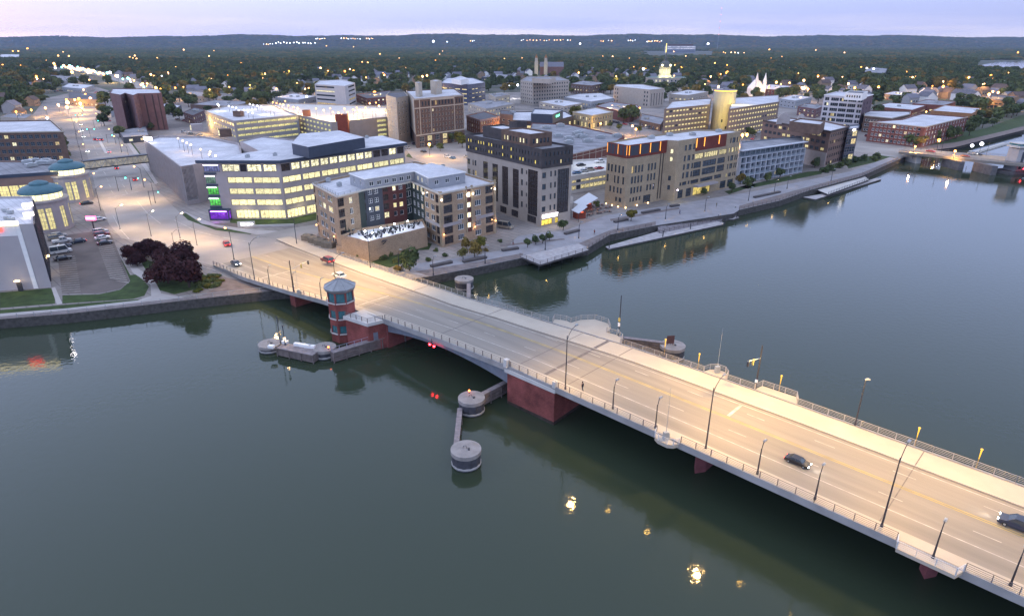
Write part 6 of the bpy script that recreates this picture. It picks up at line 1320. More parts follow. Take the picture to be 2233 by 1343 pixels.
# simple low blocks of the town, each with its own outline and wall
LOW = [([(1090, 248), (1118, 251), (1118, 243), (1092, 240)], 10, 'umber_brick', 'roof_d', 'plain brown block between the old brick block and the bank'), ([(1066, 205), (1080, 212), (1112, 207), (1095, 201)], 12, 'cream_brick', 'roof_g', 'cream building with slit windows beside the glass block'),
       ([(1020, 225), (1060, 238), (1122, 226), (1080, 216)], 8, 'beige_stone', 'roof_g', 'grey roofed low block behind the old brick block'), ([(1176, 222), (1230, 232), (1272, 225), (1215, 216)], 8, 'beige_stone', 'roof_w', 'low stone block in front of the square stone office'),
       ([(1230, 212), (1290, 222), (1340, 214), (1310, 203), (1262, 205)], 9, 'pale_siding', 'roof_w', 'pale terraced low block behind the arcade'), ([(1245, 183), (1290, 187), (1322, 181), (1270, 176)], 12, 'brown_brick', 'roof_g', 'brown block with tall pale windows beside the stone office'),
       ([(1300, 231), (1372, 247), (1395, 238), (1390, 229), (1330, 222)], 8, 'maroon_brick', 'roof_g', 'windowless brown theatre block behind the arcade'), ([(1395, 262), (1440, 272), (1450, 258), (1400, 248)], 5, 'brown_brick', 'roof_g', 'low dark roofed shop row before the garage block'),
       ([(1460, 205), (1500, 208), (1545, 200), (1500, 196)], 10, 'beige_stone', 'roof_w', 'stone annex behind the first garage block'), ([(1625, 258), (1660, 262), (1665, 250), (1630, 247)], 9, 'brown_brick', 'roof_d', 'dark block between the long garage and the brown office'),
       ([(400, 245), (420, 252), (448, 240), (425, 234)], 8, 'plum_brick', 'roof_d', 'dark low block beside the white roofed garage'), ([(415, 228), (500, 232), (560, 222), (470, 218)], 6, 'brown_brick', 'roof_g', 'long grey roofed shed behind the white roofed garage'),
       ([(600, 212), (650, 218), (690, 210), (640, 204)], 6, 'pale_siding', 'roof_w', 'pale low shed left of the banded office'.replace('left of', 'just before')), ([(776, 206), (800, 215), (860, 210), (850, 198)], 8, 'maroon_brick', 'roof_d', 'red brick hall between the banded office and the stone annex'),
       ([(268, 300), (325, 295), (318, 275), (258, 284)], 4, 'slate_siding', 'roof_g', 'dark flat roofed clinic beside the boulevard with small roof lamps'), ([(150, 215), (212, 218), (216, 205), (150, 200)], 7, 'tan_brick', 'roof_d', 'tan block with a yellow lit end wall at the boulevard bend'),
       ([(0, 255), (55, 258), (72, 250), (20, 247)], 7, 'beige_stone', 'roof_g', 'grey roofed block behind the brick hotel'), ([(96, 172), (160, 178), (200, 170), (110, 164)], 6, 'pale_siding', 'roof_g', 'long low store beyond the boulevard trees'), ([(135, 190), (180, 194), (205, 186), (150, 182)], 6, 'pale_siding', 'roof_w', 'low store nearer the boulevard bend'),
       ([(345, 232), (380, 238), (395, 230), (360, 226)], 6, 'navy_metal', 'roof_w', 'navy walled shop with a pale roof near the high rise'), ([(370, 205), (440, 210), (470, 203), (400, 198)], 6, 'beige_stone', 'roof_g', 'grey roofed low block among trees beyond the high rise'), ([(215, 238), (240, 242), (248, 232), (225, 230)], 6, 'pale_siding', 'roof_w', 'white walled house beside the high rise'),
       ([(1700, 215), (1735, 220), (1770, 212), (1730, 207)], 8, 'pale_siding', 'roof_w', 'pale block beyond the long garage'), ([(1640, 192), (1690, 196), (1730, 188), (1680, 184)], 8, 'maroon_brick', 'roof_w', 'brick block with white roof near the lit church'), ([(1905, 232), (1990, 240), (2020, 230), (1940, 224)], 6, 'russet_brick', 'roof_w', 'low brick shop with a white roof above the riverside apartments'),
       ([(1990, 226), (2060, 230), (2085, 222), (2020, 217)], 7, 'russet_brick', 'roof_g', 'brick shop beside the yellow leafed trees'), ([(1925, 205), (1985, 210), (2010, 203), (1950, 199)], 6, 'tan_brick', 'roof_w', 'tan store beyond the white tower'), ([(1830, 182), (1880, 186), (1900, 180), (1850, 176)], 6, 'pale_siding', 'roof_w', 'white low store behind the white tower'),
       ([(1740, 232), (1780, 238), (1800, 230), (1760, 226)], 8, 'plum_brick', 'roof_g', 'dark block right beside the white tower'.replace('right ', '')), ([(1885, 158), (1930, 160), (1935, 150), (1890, 146)], 14, 'slate_siding', 'roof_g', 'grey blue church like hall among the far trees'), ([(2010, 160), (2100, 168), (2120, 163), (2030, 157)], 5, 'concrete', 'roof_g', 'low grey warehouse near the far overpass'),
       ([(1560, 150), (1640, 155), (1660, 150), (1580, 146)], 8, 'beige_stone', 'roof_g', 'beige school block among trees beyond the dome'), ([(500, 160), (560, 163), (575, 158), (520, 155)], 6, 'pale_siding', 'roof_g', 'pale factory shed among the far trees'), ([(405, 130), (438, 132), (442, 127), (410, 126)], 8, 'pale_siding', 'roof_w', 'white roofed shed far in the woods'),
       ([(0, 126), (40, 126), (42, 119), (0, 119)], 10, 'pale_siding', 'roof_w', 'white warehouse at the far edge of the woods'), ([(1050, 168), (1100, 172), (1130, 165), (1080, 161)], 9, 'slate_siding', 'roof_g', 'teal grey hall behind the glass block'), ([(1690, 145), (1720, 147), (1730, 142), (1700, 140)], 8, 'plum_brick', 'roof_d', 'dark gabled hall among trees near the lit church')]
RF = dict(roof_d=roof_d, roof_g=roof_g, roof_w=roof_w)
_M['concrete'] = conc
for k, (px, h, wmn, rf, lb) in enumerate(LOW):
    P_ = GP(px, GZ + h)
    if area(P_) < 0: P_ = P_[::-1]
    L0 = hypot(P_[1][0] - P_[0][0], P_[1][1] - P_[0][1]); L1 = hypot(P_[2][0] - P_[1][0], P_[2][1] - P_[1][1]); nf_ = max(1, int(h / 3.6))
    sp_ = {} if 'windowless' in lb else {0: [dict(rows=fl(nf_, 1.0, 3.5, 1.6), n=max(2, int(L0 / 6)), w=2.4, lit=.3)], 1: [dict(rows=fl(nf_, 1.0, 3.5, 1.6), n=max(2, int(L1 / 6)), w=2.4, lit=.25)]}
    r_, _ = B('town_block', lb, None, h, _M[wmn], RF[rf], sp_, world=P_, maxwin=40, parapet=.4)
    cx0 = sum(p[0] for p in P_) / len(P_); cy0 = sum(p[1] for p in P_) / len(P_)
    for j in range(2): m_ = MB(); m_.box(cx0 + RN.uniform(-6, 6), cy0 + RN.uniform(-4, 4), GZ + h + .4, 3, 2, 1.4, RN.random()); obj('rooftop_unit', m_, [galv], r_)
# courthouse dome, churches, hospital, mast
x, y = G(1447, 190, GZ); o = thing('courthouse', 'domed courthouse with a lit cupola and thin spire', 'courthouse', (x, y, GZ), world_geo=True)
shell(o, [(x - 30, y - 14), (x + 28, y - 20), (x + 32, y + 10), (x - 26, y + 16)], GZ, GZ + 14, beige_s, mat('verdigris_roof', (.10, .17, .16), .8, .15, .3), {0: [dict(rows=fl(2, 3, 5, 3), n=10, w=2.4, lit=.3)]}, parapet=0)
m_ = MB(); m_.lathe(x, y, [(10, GZ + 14), (10, GZ + 17), (8, GZ + 17.2), (8, GZ + 27), (9, GZ + 27.3), (9, GZ + 28)], 16); obj('drum', m_, [mat('lit_stone', (.55, .5, .35), .9, .05, .3)], o)
for i in range(16): a = 2 * pi * i / 16; m_ = MB(); m_.box(x + 8.1 * cos(a), y + 8.1 * sin(a), GZ + 22.5, .4, 1.3, 5.5, a); obj('drum_window', m_, [lit_w], o)
m_ = MB(); m_.lathe(x, y, [(8.6 * cos(a), GZ + 28 + 9 * sin(a)) for a in [k * pi / 2 / 7 for k in range(7)]] + [(2, GZ + 38), (2, GZ + 42), (1, GZ + 43.5), (.15, GZ + 52)], 16); obj('dome', m_, [mat('dark_copper', (.10, .11, .10), .7, .2, .5)], o)
for a in (-2.2, -1.6, -1.0): plight((x + 16 * cos(a), y + 16 * sin(a), GZ + 15.5), 5200, (1, .85, .4), .5, o)
for a in (-2.3, -.8): m_ = MB(); m_.ball(x + 8.9 * cos(a), y + 8.9 * sin(a), GZ + 30.5, 1.5); obj('oculus_lamp', m_, [emi('oculus', (1, .85, .4), 6)], o)
x, y = G(1452, 190, GZ); y += 60; x += 9; o = thing('lit_mast', 'antenna mast strung with yellow lights behind the courthouse dome', 'mast', (x, y, GZ), world_geo=True)
m_ = MB(); m_.cyl(x, y, GZ, GZ + 60, .5, .2, n=6); obj('pole', m_, [galv], o)
for k in range(7): m_ = MB(); m_.ball(x, y, PX and GZ + 48 + 1.9 * k, .6); obj('bulb', m_, [emi('yellow_bulb', (1, .75, .1), 5)], o)
x, y = G(1180, 165, GZ); o = thing('church', 'church with twin pale towers and copper caps beyond the square stone office', 'church', (x, y, GZ), world_geo=True)
for dx in (-10, 9):
    m_ = MB(); m_.box(x + dx, y, GZ + 13, 7, 7, 26); m_.cyl(x + dx, y, GZ + 26, GZ + 33, 3.2, 2.6, n=8); obj('tower_wall', m_, [cream], o); m_ = MB(); m_.lathe(x + dx, y, [(3, GZ + 33), (2.6, GZ + 35), (1.2, GZ + 37), (.2, GZ + 40)], 8); obj('tower_cap', m_, [mat('copper_brown', (.28, .13, .05), .6, .1, .5)], o)
m_ = MB(); m_.box(x + 22, y + 18, GZ + 8, 48, 18, 16); obj('nave_wall', m_, [mat('nave_brick', (.22, .12, .1), .9, .1, .4)], o)
m_ = MB(); a0 = [(x - 2, y + 9, GZ + 16), (x + 46, y + 9, GZ + 16), (x + 46, y + 27, GZ + 16), (x - 2, y + 27, GZ + 16)]; r0, r1 = (x - 2, y + 18, GZ + 25), (x + 46, y + 18, GZ + 25)
m_.poly([a0[0], a0[1], r1, r0]); m_.poly([a0[2], a0[3], r0, r1]); m_.poly([a0[1], a0[2], r1]); m_.poly([a0[3], a0[0], r0]); obj('roof', m_, [mat('slate_roof', (.16, .16, .19), .8, .1, .4)], o)
plight((x - 2, y - 16, GZ + 12), 5000, (1, .8, .3), .5, o)
x, y = G(1652, 212, GZ); o = thing('floodlit_church', 'small church with a white floodlit gable and twin spires', 'church', (x, y, GZ), world_geo=True)
m_ = MB(); m_.box(x, y + 9, GZ + 5, 15, 20, 10); b0 = [(x - 7.5, y - 1, GZ + 10), (x + 7.5, y - 1, GZ + 10), (x + 7.5, y + 19, GZ + 10), (x - 7.5, y + 19, GZ + 10)]; m_.poly([b0[0], b0[1], (x, y - 1, GZ + 19)]); m_.poly([b0[2], b0[3], (x, y + 19, GZ + 19)]); m_.poly([b0[1], b0[2], (x, y + 19, GZ + 19), (x, y - 1, GZ + 19)]); m_.poly([b0[3], b0[0], (x, y - 1, GZ + 19), (x, y + 19, GZ + 19)]); obj('nave', m_, [white], o)
for dx in (-3, 7): m_ = MB(); m_.box(x + dx, y + 2, GZ + 10, 3.4, 3.4, 20); m_.cyl(x + dx, y + 2, GZ + 20, GZ + 28, 2, .1, n=6); obj('spire', m_, [white], o)
plight((x - 3, y - 12, GZ + 3), 3500, (1, .9, .5), .5, o); plight((x + 9, y - 9, GZ + 3), 2200, (1, .85, .45), .5, o)
x, y = G(1482, 116, GZ); o = thing('hospital', 'wide white banded hospital block far beyond the courthouse dome', BN, (x, y, GZ), world_geo=True)
m_ = MB(); m_.box(x, y, GZ + 20, 175, 60, 40); obj('wall', m_, [mat('hospital_grey', (.34, .36, .42), .8, .05, .05)], o); m_ = MB(); m_.box(x + 0, y + 5, GZ + 45, 150, 40, 10); obj('roof_block', m_, [brown], o)
for k in range(4):
    m_ = MB(); m_.box(x, y - 30.5, GZ + 6 + k * 9.5, 168, 1.2, 3.2); obj('window_band', m_, [emi('hospital_band', (.9, .85, .9), .8, tex=.7, tscale=.08) if k > 1 else glass_d], o)
x, y = G(1517, 100, GZ); x, y = 1660, 5600; o = thing('radio_mast', 'very tall thin radio mast with red lights on the horizon', 'mast', (x, y, GZ), world_geo=True)
m_ = MB(); m_.cyl(x, y, GZ, 330, 1.0, .5, n=5); obj('pole', m_, [galv], o)
for k in range(5): m_ = MB(); m_.ball(x, y, 120 + k * 48, 2.6); obj('red_light', m_, [emi('mast_red', (1, .35, .35), 4)], o)
# ================================================================== TREES
def crownmat(name, a, b_, c_=None, v=.5):
    m = bpy.data.materials.new(name); m.use_nodes = True; t = m.node_tree; b = t.nodes['Principled BSDF']; b.inputs['Roughness'].default_value = .9; b.inputs['Specular IOR Level'].default_value = .15
    oi = nd(t, 'ShaderNodeObjectInfo'); rp = nd(t, 'ShaderNodeValToRGB'); t.links.new(oi.outputs['Random'], rp.inputs[0]); cr = rp.color_ramp
    cr.elements[0].color = (*a, 1); cr.elements[1].color = (*b_, 1)
    if c_:
        for p, q in ((.86, b_), (.90, c_), (1.0, c_)):
            if p < 1: e = cr.elements.new(p); e.color = (*q, 1)
            else: cr.elements[-1].color = (*q, 1)
    tcn = nd(t, 'ShaderNodeTexCoord'); n1 = nd(t, 'ShaderNodeTexNoise'); n1.inputs['Scale'].default_value = 1.6; n1.inputs['Detail'].default_value = 3; t.links.new(tcn.outputs['Object'], n1.inputs[0])
    mr = nd(t, 'ShaderNodeMapRange'); mr.inputs['From Min'].default_value = .3; mr.inputs['From Max'].default_value = .7; mr.inputs['To Min'].default_value = 1 - v; mr.inputs['To Max'].default_value = 1 + v; t.links.new(n1.outputs[0], mr.inputs[0])
    sc_ = nd(t, 'ShaderNodeVectorMath', operation='SCALE'); t.links.new(rp.outputs[0], sc_.inputs[0]); t.links.new(mr.outputs[0], sc_.inputs['Scale']); t.links.new(sc_.outputs[0], b.inputs['Base Color']); return m
leafg = crownmat('leaves_green', (.050, .072, .030), (.095, .115, .042), (.17, .12, .032))
leafr = crownmat('leaves_maroon', (.032, .013, .015), (.048, .018, .018))
leafy = crownmat('leaves_yellow_green', (.09, .10, .02), (.14, .11, .02))
bark = mat('bark', (.07, .05, .04), .9, .2, 2)
def crown_mesh(name, m, seed, lobes=9, n=500, leaf=.16, sq=.8):
    """unit crown: radius about 1, centre at z = 1.25; leaf clumps spread through overlapping lobes"""
    r = random.Random(seed); mb = MB(); L_ = []
    for i in range(lobes):
        a = r.random() * 6.28; q = r.random() ** .5 * .58; L_.append((q * cos(a), q * sin(a), 1.25 + r.uniform(-.45, .5) * sq, r.uniform(.34, .58)))
    for i in range(n):
        lx, ly, lz, lr = r.choice(L_); u = r.uniform(-.6, 1); a = r.random() * 6.28; k = lr * r.uniform(.72, 1.08); s = sqrt(max(0, 1 - u * u))
        c = Vector((lx + k * s * cos(a), ly + k * s * sin(a), lz + k * u * sq)); nrm = Vector((s * cos(a) + r.uniform(-.6, .6), s * sin(a) + r.uniform(-.6, .6), u + r.uniform(-.4, .6))).normalized()
        t1 = nrm.cross(Vector((r.random(), r.random(), 1))).normalized(); t2 = nrm.cross(t1); w = leaf * r.uniform(.6, 1.4)
        mb.poly([c - t1 * w, c - t2 * w * .7, c + t1 * w, c + t2 * w * .7])
    return mb.mesh(name, [m])
def trunk_mesh(seed):
    r = random.Random(seed); mb = MB(); mb.tube([(0, 0, -.05), (.02, 0, .5), (0, .02, 1.2)], .075, 6, r1=.03)
    for i in range(4): a = r.random() * 6.28; mb.tube([(0, 0, .5 + .1 * i), (.3 * cos(a), .3 * sin(a), .9 + .1 * i), (.5 * cos(a), .5 * sin(a), 1.2 + .1 * i)], .03, 4, r1=.01)
    return mb.mesh('trunk', [bark])
CR = {'g': [crown_mesh('crown', leafg, 20 + k, 9 + k, 520, .17) for k in range(4)], 'r': [crown_mesh('crown', leafr, 40 + k, 13, 3600, .07, .8) for k in range(3)], 'y': [crown_mesh('crown', leafy, 50 + k, 8, 520, .15) for k in range(2)], 's': [crown_mesh('crown', leafg, 60 + k, 8, 900, .12, 1.1) for k in range(2)]}
TK = [trunk_mesh(k) for k in range(3)]; NT_ = [0]
def tree(x, y, r, kind, label, group, z=GZ, hs=1.0, name='tree'):
    NT_[0] += 1; o = thing(name, label, 'tree' if name == 'tree' else 'shrub', (x, y, z - (.55 * r if name != 'tree' else 0)), RN.random() * 6.28, group); o.scale = (r, r, r * hs)
    for nm, me in (('crown', CR[kind][NT_[0] % len(CR[kind])]), ('trunk', TK[NT_[0] % 3])): c = bpy.data.objects.new(nm, me); C.objects.link(c); c.parent = o
    return o
for px, py, r, lb in ((292, 566, 3.3, 'small maroon leaved tree at the outer end of the dark red grove'), (318, 560, 3.6, 'maroon tree second from the outer end of the grove'), (343, 566, 3.8, 'maroon tree in the middle of the grove, farthest from the river'), (300, 580, 2.8, 'low maroon tree at the footpath bend'), (365, 590, 4.4, 'maroon tree between the small and the large ones of the grove'), (402, 588, 5.2, 'tall round maroon tree nearest the road in the grove'), (368, 618, 5.6, 'large maroon tree nearest the river in the grove'), (412, 626, 5.6, 'large maroon tree closest to the bridge end')):
    tree(*G(px, py), r, 'r', lb, 'dark red trees by the bridge end', z=GZ - .42 * r)
for px, py, r, k in ((1150, 540, 1.5, 's'), (1168, 533, 1.5, 's'), (1183, 531, 1.5, 's'), (1198, 525, 1.6, 's'), (1010, 565, 1.9, 's'), (1035, 560, 2.4, 's'), (1228, 503, 2.0, 's'), (1018, 545, 2.0, 's'), (1300, 455, 1.6, 's'), (1533, 426, 1.7, 's'), (1595, 420, 2.2, 's'), (1627, 410, 2.4, 's'), (1640, 404, 1.8, 's'), (1672, 396, 2.2, 's'), (1700, 390, 2.6, 's'), (1723, 377, 2.2, 's'), (1743, 372, 2.2, 's'), (1776, 366, 2.6, 's'), (1614, 402, 2.6, 's')):
    tree(*G(px, py), r, k, 'small young tree on the riverside promenade', 'young promenade trees')
tree(*G(1376, 482), 2.4, 'y', 'small yellow green tree on the promenade below the sand brick office', None); tree(*G(1046, 545), 2.2, 'y', 'small yellow green tree at the tan apartment entrance', None)
tree(*G(893, 590), 3.4, 's', 'dark bushy tree on the lawn below the courtyard terrace', None)
for px, py, r in ((868, 592, 1.6), (820, 562, 1.3), (838, 566, 1.5), (852, 558, 1.2), (800, 556, 1.2), (1812, 372, 3), (1830, 366, 3), (1846, 360, 3.2), (1865, 354, 3.2), (1880, 350, 3), (1796, 376, 2.6), (1912, 346, 3), (1904, 350, 2.4)): tree(*G(px, py), r, 's', 'low dark shrub on the river bank', 'low shrubs along the right bank', name='shrub', hs=.8)
RB_ = random.Random(3)
for i in range(34):
    f = i / 33; px = 1985 + 262 * f + RB_.uniform(-6, 6); py = 322 - 62 * f + RB_.uniform(-14, 6) - (10 if px > 2120 else 0); tree(*G(px, py), RB_.uniform(3, 5.5), 'g', 'round tree on the grassy bank beyond the far bridge', 'trees on the grassy far bank')
for px, py, r in ((128, 300, 4), (134, 318, 4), (140, 335, 4), (146, 350, 3.5), (232, 235, 8), (222, 250, 5), (236, 262, 6), (228, 275, 5), (262, 300, 4), (362, 262, 6), (378, 256, 6), (392, 262, 5), (350, 270, 4), (300, 282, 3), (430, 262, 4), (330, 285, 3), (545, 222, 5), (575, 226, 7), (455, 250, 4), (1000, 315, 4), (1008, 322, 4), (985, 312, 3.5), (1372, 262, 7), (1380, 266, 6), (1360, 268, 6), (1256, 262, 6), (1270, 266, 5), (1448, 222, 5), (960, 330, 2.5), (940, 328, 2), (1310, 242, 4), (1395, 290, 2.5), (1350, 285, 2.5), (1330, 280, 2.5), (1175, 215, 5), (1180, 222, 4), (1222, 218, 5), (1640, 300, 3), (1632, 296, 3)):
    x, y = G(px, py); lit_ = px in (1372, 1256, 1270, 1310, 128, 134, 1000, 1008); tree(x, y, r, 'y' if lit_ else 'g', 'street tree standing among the downtown blocks', 'street trees downtown')  # lamplight on some trees is put into their leaf colour as yellow
for i in range(16): tree(*G(436 + 10 * (i % 5) + RN.uniform(-4, 4), 606 + 9 * (i // 5) + RN.uniform(-3, 3)), 1.5, 'y' if i % 3 == 0 else 's', 'low olive shrub on the slope beside the bridge end', 'low shrubs beside the bridge end', name='shrub', hs=.6)
# where the woods begin, as a line across the town
BD = [(0, 262), (60, 240), (100, 180), (150, 158), (210, 152), (330, 182), (352, 205), (500, 205), (560, 208), (690, 180), (900, 172), (1130, 166), (1300, 172), (1430, 165), (1560, 192), (1700, 190), (1800, 196), (1900, 218), (2100, 210), (2233, 226)]
def bound(px): return lerp(BD, px) if 0 <= px <= 2233 else (262 if px < 0 else 215)
KEEP = [GP(p, GZ) for p in ([(90, 150), (180, 150), (330, 190), (330, 212), (170, 175), (90, 158)], [(2125, 132), (2400, 130), (2400, 168), (2125, 160)], [(1160, 160), (1225, 160), (1225, 176), (1160, 176)], [(1428, 172), (1475, 172), (1475, 200), (1428, 200)], [(1400, 112), (1560, 112), (1560, 126), (1400, 126)], [(1630, 185), (1690, 185), (1690, 214), (1630, 214)])]
KEEP += [inset(p, -5) for p in FOOT] + [GP(ROAD)]
def inside(x, y, P_):
    c = False; j = len(P_) - 1
    for i in range(len(P_)):
        if (P_[i][1] > y) != (P_[j][1] > y) and x < (P_[j][0] - P_[i][0]) * (y - P_[i][1]) / (P_[j][1] - P_[i][1]) + P_[i][0]: c = not c
        j = i
    return c
BOX = [(min(p[0] for p in P_), max(p[0] for p in P_), min(p[1] for p in P_), max(p[1] for p in P_), P_) for P_ in KEEP]
def kept(x, y): return any(a < x < b_ and c < y < d and inside(x, y, P_) for a, b_, c, d, P_ in BOX)
# streets through the woods, seen as thin gaps
STR = [(radians(14), 130, 5), (radians(104), 170, 5)]
def street(x, y):
    for a, sp_, w in STR:
        u = (x * cos(a) + y * sin(a)) % sp_
        if u < w: return True
    return False
FR = random.Random(8); nearp = []; HSP = []; BLK = set()
for i in range(1500):
    px = FR.uniform(0, 2233); b0 = bound(px); py = b0 - abs(FR.gauss(0, 20)) + 12
    if py < 116 or len(HSP) >= 215: continue
    X, Y = G(px, py)
    if kept(X, Y) or Y > 2300 or (int(X / 12), int(Y / 12)) in BLK: continue
    HSP.append((X, Y))
    for dx in (-1, 0, 1):
        for dy in (-3, -2, -1, 0): BLK.add((int(X / 12 + dx + dy * X / Y * -0), int(Y / 12 + dy))); y = 420.0
while y < 2300:
    hw = .86 * y + 30; x = -hw
    while x < hw:
        X = x + FR.uniform(-4, 4); Y = y + FR.uniform(-4, 4); px, py = PX(X, Y, GZ)
        bb = bound(px)
        if -40 < px < 2270 and (py < bb and FR.random() < (.93 if py < bb - 14 else .7) or py < bb + 38 and y > 520 and FR.random() < .22) and (int(X / 12), int(Y / 12)) not in BLK and not kept(X, Y) and not street(X, Y): nearp.append((X, Y))
        x += 11.5
    y += 11.0
nearp.sort(key=lambda p: p[0] ** 2 * .3 + p[1] ** 2)
near_t = [p for p in nearp[:400] if FR.random() < .55][:190]; ns_ = set(near_t)
for X, Y in near_t: tree(X, Y, FR.uniform(4.5, 7.5), 'g', 'dark green tree at the near edge of the wooded town', 'trees at the edge of the woods')
rest = [p for p in nearp if p not in ns_]
# a few scattered trees between the low blocks
for i in range(40):
    px = FR.uniform(340, 2200); py = FR.uniform(bound(px), bound(px) + 32); X, Y = G(px, py)
    if kept(X, Y): continue
    tree(X, Y, FR.uniform(3.5, 6), 'y' if FR.random() < .22 else 'g', 'tree between the low blocks at the edge of downtown', 'trees between the low blocks')
def hillz(x, y):
    k = 0
    for (ya, ka), (yb, kb_) in zip(((7600, 0), (8500, .45), (9200, .85), (9800, 1)), ((8500, .45), (9200, .85), (9800, 1), (12500, .9))):
        if ya <= y <= yb: k = ka + (kb_ - ka) * (y - ya) / (yb - ya)
    return GZ - 1 + k * ridge(x) if y > 7600 else GZ
farp = []; y = 2300.0
while y < 9900:
    st_ = 34 + y * .004; hw = .84 * y; x = -hw
    while x < hw:
        X = x + FR.uniform(-12, 12); Y = y + FR.uniform(-12, 12)
        if not kept(X, Y): farp.append((X, Y, hillz(X, Y) - 1))
        x += st_
    y += st_ * .95
gv = MB(); gr_ = random.Random(77)
for i in range(11):
    ox, oy, rr = gr_.uniform(-20, 20), gr_.uniform(-20, 20), gr_.uniform(5.5, 8.5)
    for k in range(85):
        u = gr_.uniform(-.2, 1); a = gr_.random() * 6.28; s = sqrt(1 - u * u); c = Vector((ox + rr * s * cos(a), oy + rr * s * sin(a), 4.5 + rr * .95 * u)); nrm = Vector((s * cos(a), s * sin(a), u + .1)).normalized(); t1 = nrm.cross(Vector((gr_.random(), gr_.random(), 1))).normalized(); t2 = nrm.cross(t1); w = gr_.uniform(1.4, 2.6)
        gv.poly([c - t1 * w, c - t2 * w, c + t1 * w, c + t2 * w])
grove = tag(obj('grove', gv, [leafg]), kind='stuff', label='dense clump of distant trees in the far woods'); grove.location = (farp[0][0], farp[0][1], GZ)
def scatter(name, pts, srcs, s0, s1, label):
    me = bpy.data.meshes.new(name); me.from_pydata(pts, [], []); o = bpy.data.objects.new(name, me); C.objects.link(o); tag(o, label, kind='stuff')
    ng = bpy.data.node_groups.new(name, 'GeometryNodeTree'); ng.interface.new_socket('Geometry', in_out='INPUT', socket_type='NodeSocketGeometry'); ng.interface.new_socket('Geometry', in_out='OUTPUT', socket_type='NodeSocketGeometry')
    gi = nd(ng, 'NodeGroupInput'); go = nd(ng, 'NodeGroupOutput'); jn = nd(ng, 'GeometryNodeJoinGeometry')
    ri = nd(ng, 'FunctionNodeRandomValue', data_type='INT'); ri.inputs['Min'].default_value = 0; ri.inputs['Max'].default_value = len(srcs) - 1
    mi_ = [s for s in ri.inputs if s.name == 'Min' and s.type == 'INT'][0]; ma_ = [s for s in ri.inputs if s.name == 'Max' and s.type == 'INT'][0]; mi_.default_value = 0; ma_.default_value = len(srcs) - 1
    ro = [s for s in ri.outputs if s.type == 'INT'][0]
    for k, s_ in enumerate(srcs):
        oi = nd(ng, 'GeometryNodeObjectInfo'); oi.inputs['Object'].default_value = s_; oi.inputs['As Instance'].default_value = True
        cm = nd(ng, 'FunctionNodeCompare', data_type='INT', operation='EQUAL'); ii = [q for q in cm.inputs if q.type == 'INT']; ng.links.new(ro, ii[0]); ii[1].default_value = k
        ip = nd(ng, 'GeometryNodeInstanceOnPoints'); ng.links.new(gi.outputs[0], ip.inputs['Points']); ng.links.new(oi.outputs['Geometry'], ip.inputs['Instance']); ng.links.new(cm.outputs[0], ip.inputs['Selection'])
        rv = nd(ng, 'FunctionNodeRandomValue', data_type='FLOAT_VECTOR'); vi = [q for q in rv.inputs if q.type == 'VECTOR']; vi[0].default_value = (s0, s0, s0 * .8); vi[1].default_value = (s1, s1, s1 * 1.05); rv.inputs['Seed'].default_value = k
        rr = nd(ng, 'FunctionNodeRandomValue', data_type='FLOAT_VECTOR'); vi = [q for q in rr.inputs if q.type == 'VECTOR']; vi[0].default_value = (0, 0, 0); vi[1].default_value = (0, 0, 6.28)
        ng.links.new([q for q in rv.outputs if q.type == 'VECTOR'][0], ip.inputs['Scale']); ng.links.new([q for q in rr.outputs if q.type == 'VECTOR'][0], ip.inputs['Rotation']); ng.links.new(ip.outputs[0], jn.inputs[0])
    ng.links.new(jn.outputs[0], go.inputs[0]); md = o.modifiers.new('scatter', 'NODES'); md.node_group = ng; return o
crs = [o for o in bpy.data.objects if o.name.startswith('crown') and o.data in CR['g']]
srcs = []
for me in CR['g']:
    c = [o for o in crs if o.data is me]
    if c: srcs.append(c[0])
scatter('woods', [(a, b_, GZ) for a, b_ in rest], srcs, 4.5, 8.5, 'dark wooded neighbourhoods beyond downtown')
scatter('far_woods', farp, [grove], .8, 1.25, 'endless dark woods reaching the horizon hills')

# ================================================================== HOUSES AND LAMPS OF THE WOODED TOWN
def house_proto(wm_, rm_, seed):
    r = random.Random(seed); o = thing('house', 'small gabled house half hidden among the trees', 'house', group='small houses among the trees'); w, l, h = 8, 11, 5.5
    m = MB(); m.box(0, 0, h / 2, l, w, h); m.poly([(-l / 2, -w / 2, h), (-l / 2, 0, h + 3), (-l / 2, w / 2, h)]); m.poly([(l / 2, w / 2, h), (l / 2, 0, h + 3), (l / 2, -w / 2, h)]); obj('wall', m, [wm_], o)
    m = MB()
    for s in (-1, 1): m.poly([(-l / 2 - .4, s * (w / 2 + .5), h - .35), (l / 2 + .4, s * (w / 2 + .5), h - .35), (l / 2 + .4, 0, h + 3.1), (-l / 2 - .4, 0, h + 3.1)][::s])
    obj('roof', m, [rm_], o)
    for x in (-3, 0, 3): m = MB(); m.box(x, -w / 2 - .03, 2.2, 1.2, .06, 1.4); obj('window', m, [lit_y if r.random() < .25 else glass_d], o)
    return o
HP = [house_proto(_M['pale_siding'], _M['slate_roof'], 1), house_proto(white, mat('shingle', (.12, .12, .14), .9, .2, .5), 2), house_proto(_M['tan_brick'], mat('brown_shingle', (.11, .08, .07), .9, .2, .5), 5)]
hs = 0
for X, Y in HSP:
    l_, rz_, sc_ = (X, Y, GZ), FR.choice([.24, .24 + pi / 2]) + FR.uniform(-.05, .05), FR.uniform(.9, 1.5)
    if hs < 3: HP[hs].location = l_; HP[hs].rotation_euler = (0, 0, rz_)
    else: copy_tree(HP[hs % 3], None, l_, rz_, sc_)
    hs += 1
